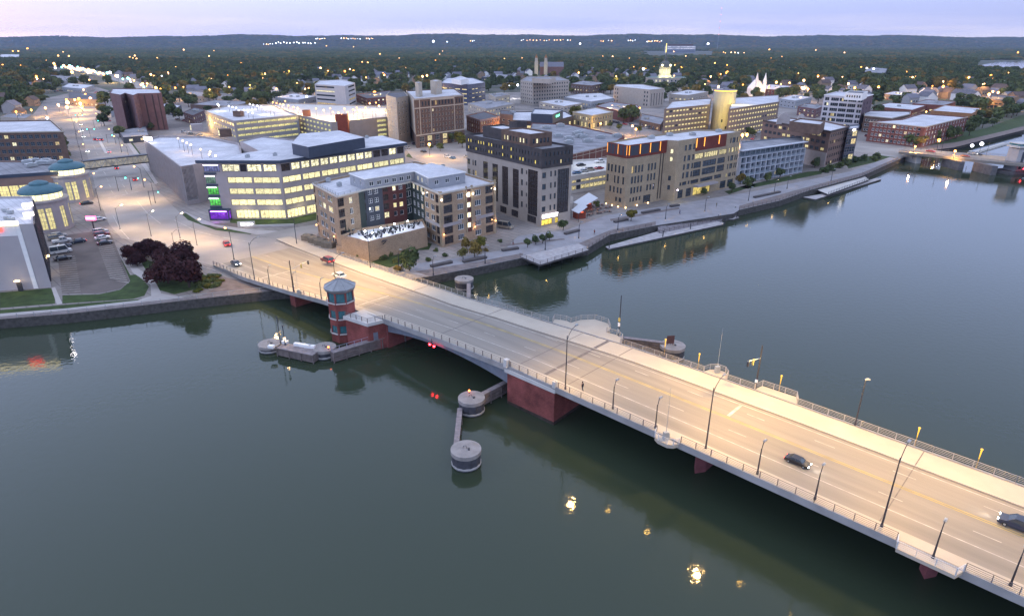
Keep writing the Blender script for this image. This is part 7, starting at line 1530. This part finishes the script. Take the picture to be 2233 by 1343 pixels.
def hit(px, py):
    """where a pixel's ray meets the ground or the hills"""
    if py > 104: return (*G(px, py), GZ)
    x = (px - PW / 2) / F; yv = -(py - PH / 2) / F; dz = -sin(PIT) + yv * cos(PIT); dy = cos(PIT) + yv * sin(PIT); t_ = 5600 / dy
    while t_ * dy < 9790:
        X, Y, Zz = x * t_, dy * t_, CH + dz * t_
        if Zz < hillz(X, Y) + 12: return X, Y, Zz
        t_ += 40
    return x * t_, dy * t_, CH + dz * t_
warm_f = emi('town_lamp_warm', (1, .47, .13), 9); warm_o = emi('town_lamp_orange', (1, .36, .05), 8.5); cool_f = emi('town_lamp_cool', (.85, .88, 1), 7); grn_f = emi('town_lamp_green', (.3, 1, .75), 5); pink_f = emi('town_lamp_pink', (1, .53, .24), 9)
_LP = {}
def town_lamp(px, py, m, k=1.0, lh=7.0):
    k *= 2.1; lh = 14.0 if 104 < py < bound(px) + 4 else lh
    X, Y, Zz = hit(px, py); dist = sqrt(X * X + Y * Y)
    if py > 104:
        X, Y = G(px, py, GZ + lh); Zz = GZ; dist = hypot(X, Y)
    r = max(.42, dist * .00062) * k; key = (m.name, round(r, 1)); hh = lh if dist < 3000 else 14
    if key not in _LP: mb = MB(); mb.ball(0, 0, 0, r, n=8); _LP[key] = mb.mesh('lamp_head', [m])
    if ('p', hh) not in _LP: mb = MB(); mb.cyl(0, 0, 0, 1, .12, n=5); _LP[('p', hh)] = mb.mesh('pole', [metal_d])
    o = thing('town_lamp', {'town_lamp_warm': 'warm glowing street lamp in the distant town', 'town_lamp_orange': 'orange glowing street lamp in the distant town', 'town_lamp_cool': 'white glowing lamp in the distant town', 'town_lamp_green': 'greenish lamp of the busy far avenue', 'town_lamp_pink': 'pinkish glowing lamp in the distant town'}[m.name], 'lamp', (X, Y, Zz), group=m.name.replace('town_lamp_', '') + ' lamps of the distant town')
    c = bpy.data.objects.new('lamp_head', _LP[key]); C.objects.link(c); c.parent = o; c.location = (0, 0, hh if py > 104 else 6)
    c = bpy.data.objects.new('pole', _LP[('p', hh)]); C.objects.link(c); c.parent = o; c.scale = (1, 1, hh if py > 104 else 6)
    if 142 < py and dist < 1700 and m in (warm_f, warm_o, pink_f): plight((0, 0, hh - 1.4), 7000 + 6 * dist, (1, .52, .13), .4, o)
    return o
AV = [(103, 143), (150, 147), (185, 152), (215, 158), (245, 165), (275, 173), (300, 181), (322, 189)]
for i in range(54):
    f = FR.random() * (len(AV) - 1); k = int(f); f -= k; px = AV[k][0] + (AV[k + 1][0] - AV[k][0]) * f + FR.gauss(0, 5); py = AV[k][1] + (AV[k + 1][1] - AV[k][1]) * f + FR.gauss(0, 2.6)
    town_lamp(px, py, FR.choice([warm_f, warm_f, warm_f, pink_f, cool_f, grn_f]), FR.uniform(.7, 1.25))
W1 = '146,234,1.5 147,224,1.6 127,229,1.1 163,218,1 172,216,1.2 175,226,1.3 178,233,1.3 197,215,1.2 194,176,1.2 157,158,1.3 186,206,.8 182,196,.7 79,167,.9 81,172,.7 99,236,1 365,160,1.4 329,163,1 336,167,1 340,192,1.3 350,195,1 382,192,.8 699,149,1 752,156,1 771,155,1 763,151,.7 835,161,1 838,164,.9 802,137,.7 790,136,.7 921,167,1 931,165,1 648,182,.8 666,195,1 673,193,.8 578,161,.7 619,158,.6 603,194,.8 1262,159,.8 1586,159,1.7 1550,167,.9 1504,192,1.2 1567,189,1 1620,186,1 1360,235,1.1 1335,232,1.1 1286,246,.8 1693,180,1.3 1753,176,1.2 1750,192,1.2 1762,195,1 1746,215,1.3 1850,183,1 1864,192,1.1 1784,166,.9 1779,110,.5 1878,147,.7 2161,166,1.2 2113,169,.8 1976,169,.7 1983,169,.7 1990,169,.7 1997,168,.7 2132,223,1.5 2157,206,1.2 2165,200,1 2177,202,1 2083,330,.7 936,315,.9 1619,295,1.1 1629,294,1.1 1387,282,.8 1310,270,.8 1379,275,.8 1676,191,1 1722,181,.8 2057,178,.6 1518,130,.5 1470,126,.5 1559,138,.6 1336,124,.7 771,104,.4 712,102,.4 343,128,.8 456,123,.6 290,128,.8 283,126,.8 298,129,.8 294,122,.7 60,107,.8 28,112,.5 40,112,.5 127,122,.6 150,123,.6 101,133,.6 1139,128,.8 1080,147,.7 1100,129,.7 1700,165,.6 400,190,.5 500,190,.6 545,186,.5 457,196,.7 2020,244,.7 1996,320,.6'
for s_ in W1.split(): a, b_, k = s_.split(','); town_lamp(float(a), float(b_), FR.choice([warm_f, pink_f, warm_f, warm_o]), float(k))
for s_ in '817,203,2.0 6,143,.9 5,150,.7 35,244,.8 68,240,.8 45,143,.4 2057,189,1.1 1916,190,1 1976,158,.9 1948,150,.7 2048,306,1 145,218,1 715,155,.6 630,155,.6 2220,115,.6 1408,150,.4 1382,146,.4 1340,210,.8 1320,210,.6 1395,236,.8 526,138,.5 497,165,.5'.split(): a, b_, k = s_.split(','); town_lamp(float(a), float(b_), warm_o, float(k))
for s_ in '1112,187,1.2 1129,186,1.3 1403,151,1.3 1478,185,1.7 353,166,.9 669,211,1.2 1890,150,1 1905,151,1 1913,232,1 2120,318,1 2141,314,1.2 1265,97,.9 1544,98,1.3 945,92,1.2 975,93,.6 1137,90,.4 1255,190,.6 1420,182,.7 771,190,.7 773,201,.7 770,182,.7 103,258,1 475,228,1'.split(): a, b_, k = s_.split(','); town_lamp(float(a), float(b_), cool_f, float(k))
for i in range(14): town_lamp(600 + 92 * i / 14 + FR.uniform(-2, 2), 95 + FR.uniform(-1.2, 1.6), cool_f, .55)
for a, b_, n_, yy in ((575, 600, 5, 98), (690, 712, 6, 86), (745, 790, 9, 86), (800, 816, 5, 86), (1140, 1252, 15, 89.5), (1310, 1340, 4, 91), (1370, 1388, 4, 90), (1412, 1445, 9, 92), (1575, 1630, 6, 115), (1025, 1040, 3, 91)):
    for i in range(n_): town_lamp(a + (b_ - a) * (i + FR.uniform(-.3, .3)) / n_, yy + FR.uniform(-1, 1), FR.choice([pink_f, warm_f, cool_f]), FR.uniform(.3, .55))
for i in range(48):
    px = FR.uniform(0, 2233); py = FR.uniform(108, bound(px)); town_lamp(px, py, FR.choice([warm_o, warm_f, pink_f]), FR.uniform(.3, .65))
# pools of street light in the town
for px, py, p_, c_ in ((160, 240, 9000, 0), (175, 222, 9000, 0), (300, 190, 14000, 0), (240, 170, 16000, 0), (180, 152, 16000, 0), (817, 206, 9000, 0), (1345, 240, 4500, 0), (1310, 275, 3600, 0), (1380, 280, 3200, 0), (1500, 200, 4000, 0), (1586, 162, 9000, 0), (1693, 184, 6000, 0), (1755, 190, 6000, 0), (1625, 298, 2600, 0), (1860, 190, 5000, 0), (935, 325, 1900, 0), (990, 318, 1900, 0), (870, 305, 1900, 0), (1080, 300, 1200, 0), (700, 200, 5000, 0), (430, 275, 3500, 0), (445, 268, 3500, 0), (420, 285, 1200, 0), (1120, 200, 4000, 1), (1400, 155, 5000, 1), (1900, 155, 4000, 1), (2060, 300, 1500, 1), (2145, 240, 3000, 0), (1330, 235, 3000, 0), (1540, 245, 2600, 0), (2170, 205, 6000, 0), (300, 283, 700, 0), (340, 283, 700, 0), (1975, 200, 5000, 0), (1100, 262, 2600, 0)):
    x, y = G(px, py, GZ + 8); plight((x, y, GZ + 8), p_ * 3.2, (1, .58, .17) if c_ == 0 else (.9, .92, 1), .5)

# ================================================================== BOULEVARD LAMPS AND SIGNALS
BL = make_mast('street_lamp', 'warm lit street lamp along the wide boulevard', 9, 2.2, lm=warm_f, glow=.34); BL['group'] = 'lit street lamps along the boulevard'; first = True
for px, py, rz_, k in ((193, 382, 0, 1), (208, 411, 0, 1), (305, 367, pi, 1), (329, 396, pi, 1), (258, 300, pi, 1), (276, 320, pi, 1), (246, 284, pi, 1), (160, 268, 0, 1), (164, 290, 0, 1), (172, 318, 0, 1), (168, 250, 0, 1), (216, 250, pi, 1), (500, 505, 2.4, 1), (640, 478, 2.4, 1)):
    x, y = G(px, py, GZ + 9)
    if first: BL.location = (x, y, GZ); BL.rotation_euler = (0, 0, rz_); first = False
    else: copy_tree(BL, None, (x, y, GZ), rz_)
    plight((x + 2.4 * cos(rz_), y + 2.4 * sin(rz_), GZ + 9.6), 9000, (1, .62, .27), .35, spot=155)
SGN = thing('traffic_light', 'green traffic light on an arm over the boulevard', 'traffic light', group='green traffic lights over the boulevard')
m_ = MB(); m_.cyl(0, 0, 0, 6.6, .12, n=6); m_.tube([(0, 0, 6.3), (4.6, 0, 6.6)], .07, 5); obj('pole', m_, [metal_d], SGN)
m_ = MB(); m_.box(4.6, 0, 6.2, .4, .3, 1.1); hd = obj('signal_head', m_, [metal_d], SGN); m_ = MB(); m_.ball(4.6, -.25, 6.0, .3); obj('green_lens', m_, [green_l], hd)
for k, (px, py) in enumerate(((274, 388), (303, 386), (347, 416), (166, 250), (181, 250), (215, 262), (191, 280), (207, 280), (246, 293))):
    x, y = G(px, py, GZ + 6); x -= 4.6
    if k == 0: SGN.location = (x, y, GZ)
    else: copy_tree(SGN, None, (x, y, GZ), 0, .9)
x, y = G(215, 482, GZ + 4); o = thing('roadside_sign', 'glowing pink and white sign at the parking lot entrance', 'sign', (x - 2.5, y, GZ), world_geo=True); x -= 2.5
m_ = MB(); m_.cyl(x, y + .3, GZ, GZ + 4, .25, n=6); obj('post', m_, [metal_d], o); m_ = MB(); m_.box(x, y, GZ + 5, 3.4, .5, 1.4); obj('sign_panel', m_, [emi('pink_sign', (1, .12, .35), 4)], o); text_part('KI CENTER', (x, y - .3, GZ + 5), 0, .6, sign_w, o); plight((x, y - 2, GZ + 4.5), 260, (1, .3, .45), parent=o)
x, y = G(537, 489, GZ + 1); o = thing('monument_sign', 'low pale monument sign with white lit lettering on the office lawn', 'sign', (x, y, GZ), world_geo=True); m_ = MB(); m_.box(x, y, GZ + 1, 6, .8, 2, .12); m_.box(x + 10, y + .8, GZ + .35, 14, .5, .7, .12); obj('stone_slab', m_, [conc_l], o); text_part('Schreiber', (x + .4, y - .45, GZ + 1.1), .12, 1.15, sign_w, o); plight((x, y - 2, GZ + 1.5), 60, (1, .9, .8), parent=o)
x, y = G(1102, 492, GZ + 1); car('van', 'tan', (x, y, GZ + .03), -.55, 'tan food truck with a pale roof parked between the tan apartments and the tower')
for px, py, r in ((775, 558, 1.2), (785, 562, 1.4), (862, 572, 1.3), (905, 565, 1.2), (880, 553, 1.1), (935, 570, 1.2), (950, 548, 1), (970, 560, 1.1), (1060, 548, 1.0), (1090, 528, 1.0)): tree(*G(px, py), r, 's', 'small dark shrub in the beds around the tan apartment building', 'shrubs around the tan apartments', name='shrub', hs=.8)
# parked cars of downtown
CK = ['sedan', 'suv', 'sedan', 'suv', 'pickup']; CP = ['black', 'white', 'silver', 'navy', 'red', 'silver', 'white', 'tan', 'maroon', 'blue']; pcs = []
for (xa, ya), (xb, yb), n_, an in (((890, 325), (1010, 352), 7, None), ((1020, 345), (1110, 372), 5, None), ((905, 316), (1012, 305), 6, None), ((1420, 284), (1560, 262), 8, None), ((1320, 265), (1440, 286), 8, None), ((440, 305), (495, 318), 4, None), ((400, 290), (450, 300), 5, None), ((385, 262), (420, 268), 6, None), ((1640, 305), (1660, 285), 4, None), ((1105, 246), (1250, 280), 7, None), ((175, 205), (330, 196), 10, None), ((100, 205), (150, 195), 8, None), ((1780, 250), (1790, 232), 3, None), ((1895, 300), (1980, 318), 5, None), ((1700, 200), (1800, 196), 8, None), ((1910, 216), (2060, 226), 9, None)):
    A, Bv = Vector(G(xa, ya)), Vector(G(xb, yb)); dd = Bv - A
    for i in range(n_):
        if FR.random() < .8:
            p = A + dd * (i + FR.uniform(-.25, .25)) / n_
            car(FR.choice(CK), FR.choice(CP), (p.x, p.y, GZ + .05), atan2(dd.y, dd.x) + FR.choice([0, pi]), 'parked car beside a downtown street', None, 'cars parked along downtown streets')
x, y = G(760, 553, 5.5)
for k, (px, py) in enumerate(((672, 515), (686, 520), (700, 525), (716, 530))):
    x, y = G(px, py, GZ + 1.5); mb = MB(); mb.box(x, y, GZ + .9, 4.2, 2.4, 1.8, -.35); mb.box(x, y, GZ + 2.0, 3.6, 1.8, .5, -.35, top=(.8, .7)); tag(obj('utility_cabinet', mb, [mat('cabinet_olive', (.14, .13, .11), .8, .2, 1)]), 'squat dark utility box in the walled yard beside the side street', 'utility box', 'utility boxes in the walled yard')
mb = MB(); a, b_ = Vector(G(735, 545, GZ + 1)), Vector(G(762, 552, GZ + 1)); c = (a + b_) / 2; mb.box(c.x, c.y, GZ + 1.2, (b_ - a).length, .4, 2.4, atan2((b_ - a).y, (b_ - a).x)); tag(obj('garden_wall', mb, [tan]), 'short tan brick wall below the apartment terrace', 'wall')
# ================================================================== RIVERSIDE DOCKS
dockm = mat('dock_boards', (.36, .34, .34), .9, .2, .8); dockd = mat('dock_side', (.09, .08, .08), .9, .2, .8)
def dock(name, px, z, th, label, piles=None, m=dockm):
    P_ = GP(px, z)
    if area(P_) < 0: P_ = P_[::-1]
    cx = sum(p[0] for p in P_) / len(P_); cy = sum(p[1] for p in P_) / len(P_); o = thing(name, label, 'dock', (cx, cy, 0), world_geo=True); mb = MB(); mb.prism(P_, z - th, z, 0, mt=1); obj('deck', mb, [dockd, m], o)
    if piles:
        for a, b_ in piles: mb = MB(); mb.cyl(*G(a, b_, 0), -2, z - th + .1 if name == 'pier_platform' else 2.8, .18, n=7); obj('pile', mb, [metal_d], o)
    return o, P_
o, P_ = dock('pier_platform', [(1134, 559), (1178, 577), (1284, 545), (1262, 531)], 2.75, .6, 'timber pier platform on piles below the charcoal tower', [(1150, 578), (1175, 588), (1200, 580), (1225, 573), (1250, 565), (1278, 557), (1195, 575)]); rail([(*p, 2.75) for p in P_[:3]], parent=o, m=rn, gap=3)
dock('floating_dock', [(1320, 538), (1328, 543), (1578, 489), (1575, 484), (1515, 490), (1440, 503)], .6, .5, 'long narrow floating dock below the sand brick office', [(1328, 545), (1445, 520), (1505, 503), (1580, 490)])
dock('floating_dock', [(1440, 503), (1458, 510), (1580, 486), (1548, 480)], .64, .5, 'wide floating dock section beside the stepped terrace')
dock('floating_dock', [(1548, 478), (1600, 478), (1612, 474), (1590, 466)], .6, .5, 'short dock corner at the upstream end of the stepped terrace', [(1565, 484), (1606, 478)])
dock('floating_dock', [(1600, 461), (1610, 464), (1736, 428), (1730, 424)], .6, .5, 'thin floating dock beside the gangway ramp', [(1602, 466), (1640, 455)])
dock('floating_dock', [(1751, 430), (1778, 435), (1922, 391), (1912, 388), (1800, 422)], .6, .5, 'long floating dock with the slanted white platform')
o, P_ = dock('sloped_platform', [(1782, 414), (1806, 424), (1895, 392), (1880, 380), (1815, 386)], 1.6, .5, 'slanted white river platform with a railing', m=conc_l); rail([(*p, 1.6) for p in P_[1:4]], parent=o, m=metal_d, gap=3)
tr = thing('stepped_terrace', 'wide timber stepped terrace going down to the floating docks', 'terrace', (*G(1510, 478, 1), 0), world_geo=True)
A = Vector(G(1432, 488, 2.4)); Bv = Vector(G(1592, 458, 2.4)); A2 = Vector(G(1438, 507, 1.0)); B2 = Vector(G(1607, 471, 1.0)); mb = MB()
for k in range(7):
    f0, f1 = k / 7, (k + 1) / 7; z = 2.5 - .25 * k; a0, a1, b0, b1 = A.lerp(A2, f0), A.lerp(A2, f1), Bv.lerp(B2, f0), Bv.lerp(B2, f1); mb.prism([tuple(a1), tuple(b1), tuple(b0), tuple(a0)], .2, z, 0)
obj('steps', mb, [mat('terrace_boards', (.25, .23, .24), .9, .2, 1.2)], tr); rail([(A2.x, A2.y, .9), (B2.x, B2.y, .9)], parent=tr, m=rn, gap=2.5)
rail([(*p, GZ) for p in [G(x_, y_, GZ) for x_, y_ in ((1284, 541), (1330, 512), (1420, 493))]], parent=tag(thing('railing', 'dark railing along the promenade edge', 'railing', (*G(1330, 512), GZ), world_geo=True)), m=rn, gap=3, name='bars')
rail([(*p, GZ) for p in [G(x_, y_, GZ) for x_, y_ in ((1612, 458), (1700, 438), (1765, 415), (1880, 384), (1958, 348))]], parent=thing('railing', 'dark railing along the far stretch of the promenade', 'railing', (*G(1765, 415), GZ), world_geo=True), m=rn, gap=3, name='bars')
rail([(*G(x_, y_, GZ), GZ) for x_, y_ in ((0, 695), (150, 683), (310, 665), (430, 651), (600, 633))], parent=thing('railing', 'low railing on the boardwalk along the left bank'.replace('left bank', 'parking lot bank'), 'railing', (*G(310, 666), GZ), world_geo=True), m=galv, gap=4, bars=(.5,), name='bars')
for k, (px0, py0, px1, py1) in enumerate(((1400, 466, 1438, 459), (1232, 512, 1262, 504), (1095, 548, 1130, 543), (1462, 452, 1480, 449), (1340, 486, 1368, 480), (940, 583, 985, 573), (1010, 573, 1060, 563), (1645, 432, 1700, 420))):
    a, b_ = Vector(G(px0, py0)), Vector(G(px1, py1)); c = (a + b_) / 2; mb = MB(); mb.box(c.x, c.y, GZ + .3, (b_ - a).length, 1.3, .6, atan2((b_ - a).y, (b_ - a).x)); mb.box(c.x, c.y, GZ + .64, (b_ - a).length + .2, 1.5, .08, atan2((b_ - a).y, (b_ - a).x)); tag(obj('planter_bench', mb, [dockd]), 'long dark planter bench on the promenade', 'bench', 'dark planter benches on the promenade')
for px, py in ((1189, 545), (1347, 502), (1451, 478), (1537, 461), (1632, 438), (1688, 421), (1058, 575), (945, 600), (870, 585), (736, 540), (1262, 520), (1812, 395), (1716, 412)): copy_tree(SM, None, (*G(px, py), GZ), 0, 1.1, 'slim unlit lamp post on the riverside promenade', 'unlit promenade lamp posts')
for px, py in ((330, 515), (393, 520), (262, 500), (300, 440), (430, 535), (236, 440)): plight((*(Vector(G(px, py)) + Vector((2, 1))), GZ + 9), 7500, (1, .62, .27), .35, spot=155)  # spots added to warm the curved street, where the posts stand unlit
for px, py in ((385, 560), (330, 515), (393, 520), (262, 500), (430, 535)): copy_tree(TALL, None, (*G(px, py), GZ), .6, .75, 'tall unlit lamp post at the curved street', 'unlit lamp posts at the curved street')
# marina fingers
mf = thing('marina_dock', 'white marina dock with many fingers beyond the far bridge', 'dock', (*G(2150, 325, 0), 0), world_geo=True); mb = MB(); a, b_ = Vector(G(2115, 334, .5)), Vector(G(2190, 312, .5)); d = (b_ - a); an = atan2(d.y, d.x); c = (a + b_) / 2; mb.box(c.x, c.y, .4, d.length, 2, .5, an)
for k in range(11): p = a + d * (k + .5) / 11; mb.box(p.x + 4 * sin(an + 1.2), p.y - 4 * cos(an + 1.2), .38, .9, 9, .4, an + 1.2)
obj('deck', mb, [conc_l], mf)
PM = [mat('coat_' + n_, c, .9, .2, 4) for n_, c in (('red', (.2, .03, .03)), ('blue', (.04, .06, .14)), ('grey', (.2, .2, .2)), ('green', (.05, .09, .05)))]
for k, (px, py, lb) in enumerate(((1296, 512, 'person in a red coat strolling on the promenade above the pier platform'), (1482, 468, 'person in a blue coat on the promenade by the sand brick office'), (1119, 535, 'person in a grey coat near the tan food truck'), (1562, 452, 'person in a green coat at the stepped terrace'))):
    person((*G(px, py), GZ + .06), k * 1.3, lb, PM[k], PM[2 - k % 3])
# ================================================================== FAR BRIDGE
ZB = 6.0; fb = thing('far_bridge', 'second bridge with a warm lit deck farther up the river', 'bridge', (*G(2150, 350, ZB), 0), world_geo=True)
ne = [(1960, 331), (2040, 339), (2140, 350), (2233, 359), (2420, 378)]; fe = [(1975, 322), (2050, 329), (2140, 337), (2233, 345), (2420, 361)]
np_, fp_ = GP(ne, ZB), GP(fe, ZB); mb = MB(); mb.prism(np_ + fp_[::-1], ZB - 1.3, ZB); obj('deck', mb, [deckm], fb)
rail([(*p, ZB) for p in np_], parent=fb, m=rn, gap=4); rail([(*p, ZB) for p in fp_], parent=fb, m=rn, gap=4)
for px, py in ((2005, 338), (2098, 352), (2170, 362), (2300, 372)):
    x, y = G(px, py, ZB - 1); mb = MB(); mb.box(x, y + 7, 2.2, 3.2, 13, 5.0, .1); obj('pier', mb, [conc_d if px > 2050 else conc_l], fb)
for px, py in ((2008, 328), (2052, 333), (2150, 340), (2205, 349)):
    x, y = G(px, py, ZB); plight((x, y, ZB + 7), 3200, (1, .60, .24), .25, fb, spot=150)
    mb = MB(); mb.cyl(x, y, ZB, ZB + 7.2, .1, n=5); mb.box(x, y, ZB + 7.3, .8, .4, .15); obj('lamp_post', mb, [metal_d], fb)
x, y = G(2208, 377, 0); o = thing('stone_bridge_tower', 'square pale stone bridge tower with a wide cap on the far bridge', 'tower', (x, y, 0), world_geo=True)
mb = MB(); mb.box(x, y, 6.4, 6.6, 6.6, 13.2, .15); obj('wall', mb, [mat('tower_stone', (.38, .37, .37), .9, .08, .5)], o); mb = MB(); mb.box(x, y, 14, 8.4, 8.4, 1.0, .15); mb.box(x, y, 15.6, 7.4, 7.4, .3, .15); obj('cap', mb, [conc_l], o)
mb = MB(); mb.box(x, y, 14.9, 6.8, 6.8, 1.1, .15); obj('windows', mb, [glass_t], o); mb = MB(); mb.box(x + .5, y - 3.35, 7, 1.5, .12, 9, .15); obj('slot_window', mb, [glass_d], o); mb = MB(); mb.box(x, y, .8, 16, 10, 1.6, .15); obj('base', mb, [conc_d], o)
mb = MB(); q_ = G(2226, 368, 3); mb.ball(q_[0], q_[1] - 2, 3.2, .3); obj('beacon', mb, [emi('nav_red', (1, .02, .03), 30)], o)
FBA = atan2(np_[2][1] - np_[1][1], np_[2][0] - np_[1][0])
for kd, pt, px, py, lb, lt in (('sedan', 'red', 2030, 330, 'red car with tail lights driving onto the far bridge', 'taillight'), ('sedan', 'maroon', 2106, 340, 'dark red sedan in the middle of the far bridge', None), ('suv', 'silver', 2121, 335, 'silver car with headlights on the far bridge', 'headlight'), ('sedan', 'black', 2133, 336, 'black car behind the silver one on the far bridge', None)):
    x, y = G(px, py, ZB + .6); car(kd, pt, (x, y, ZB + .02), FBA, lb, lt)
# overpass in the far trees
a, b_ = Vector(G(1960, 175, GZ + 7)), Vector(G(2233, 182, GZ + 7)); c = (a + b_) / 2; mb = MB(); mb.box(c.x, c.y, GZ + 9, (b_ - a).length, 9, 1.6, atan2((b_ - a).y, (b_ - a).x)); o = thing('overpass', 'long low highway overpass among the trees at the far right'.replace(' at the far right', ' before the river bend'), 'overpass', (c.x, c.y, GZ), world_geo=True); obj('deck', mb, [conc_l], o)
for k in range(9): p = a.lerp(b_, (k + .5) / 9); mb = MB(); mb.box(p.x, p.y, GZ + 4, 2, 7, 8.4); obj('pier', mb, [conc], o)
# ================================================================== AIR
HD = 3.4e-5
hz = MB(); hz.box(0, 6800, 174, 24000, 15600, 354); hz = obj('haze', hz, []); tag(hz, 'thin blue evening haze over the town', kind='stuff')
hmt = bpy.data.materials.new('haze_air'); hmt.use_nodes = True; t = hmt.node_tree; t.nodes.remove(t.nodes['Principled BSDF']); pv = nd(t, 'ShaderNodeVolumePrincipled'); pv.inputs['Color'].default_value = (.50, .62, .95, 1); pv.inputs['Density'].default_value = HD; pv.inputs['Anisotropy'].default_value = .1
t.links.new(pv.outputs[0], t.nodes['Material Output'].inputs['Volume']); hz.data.materials.append(hmt)
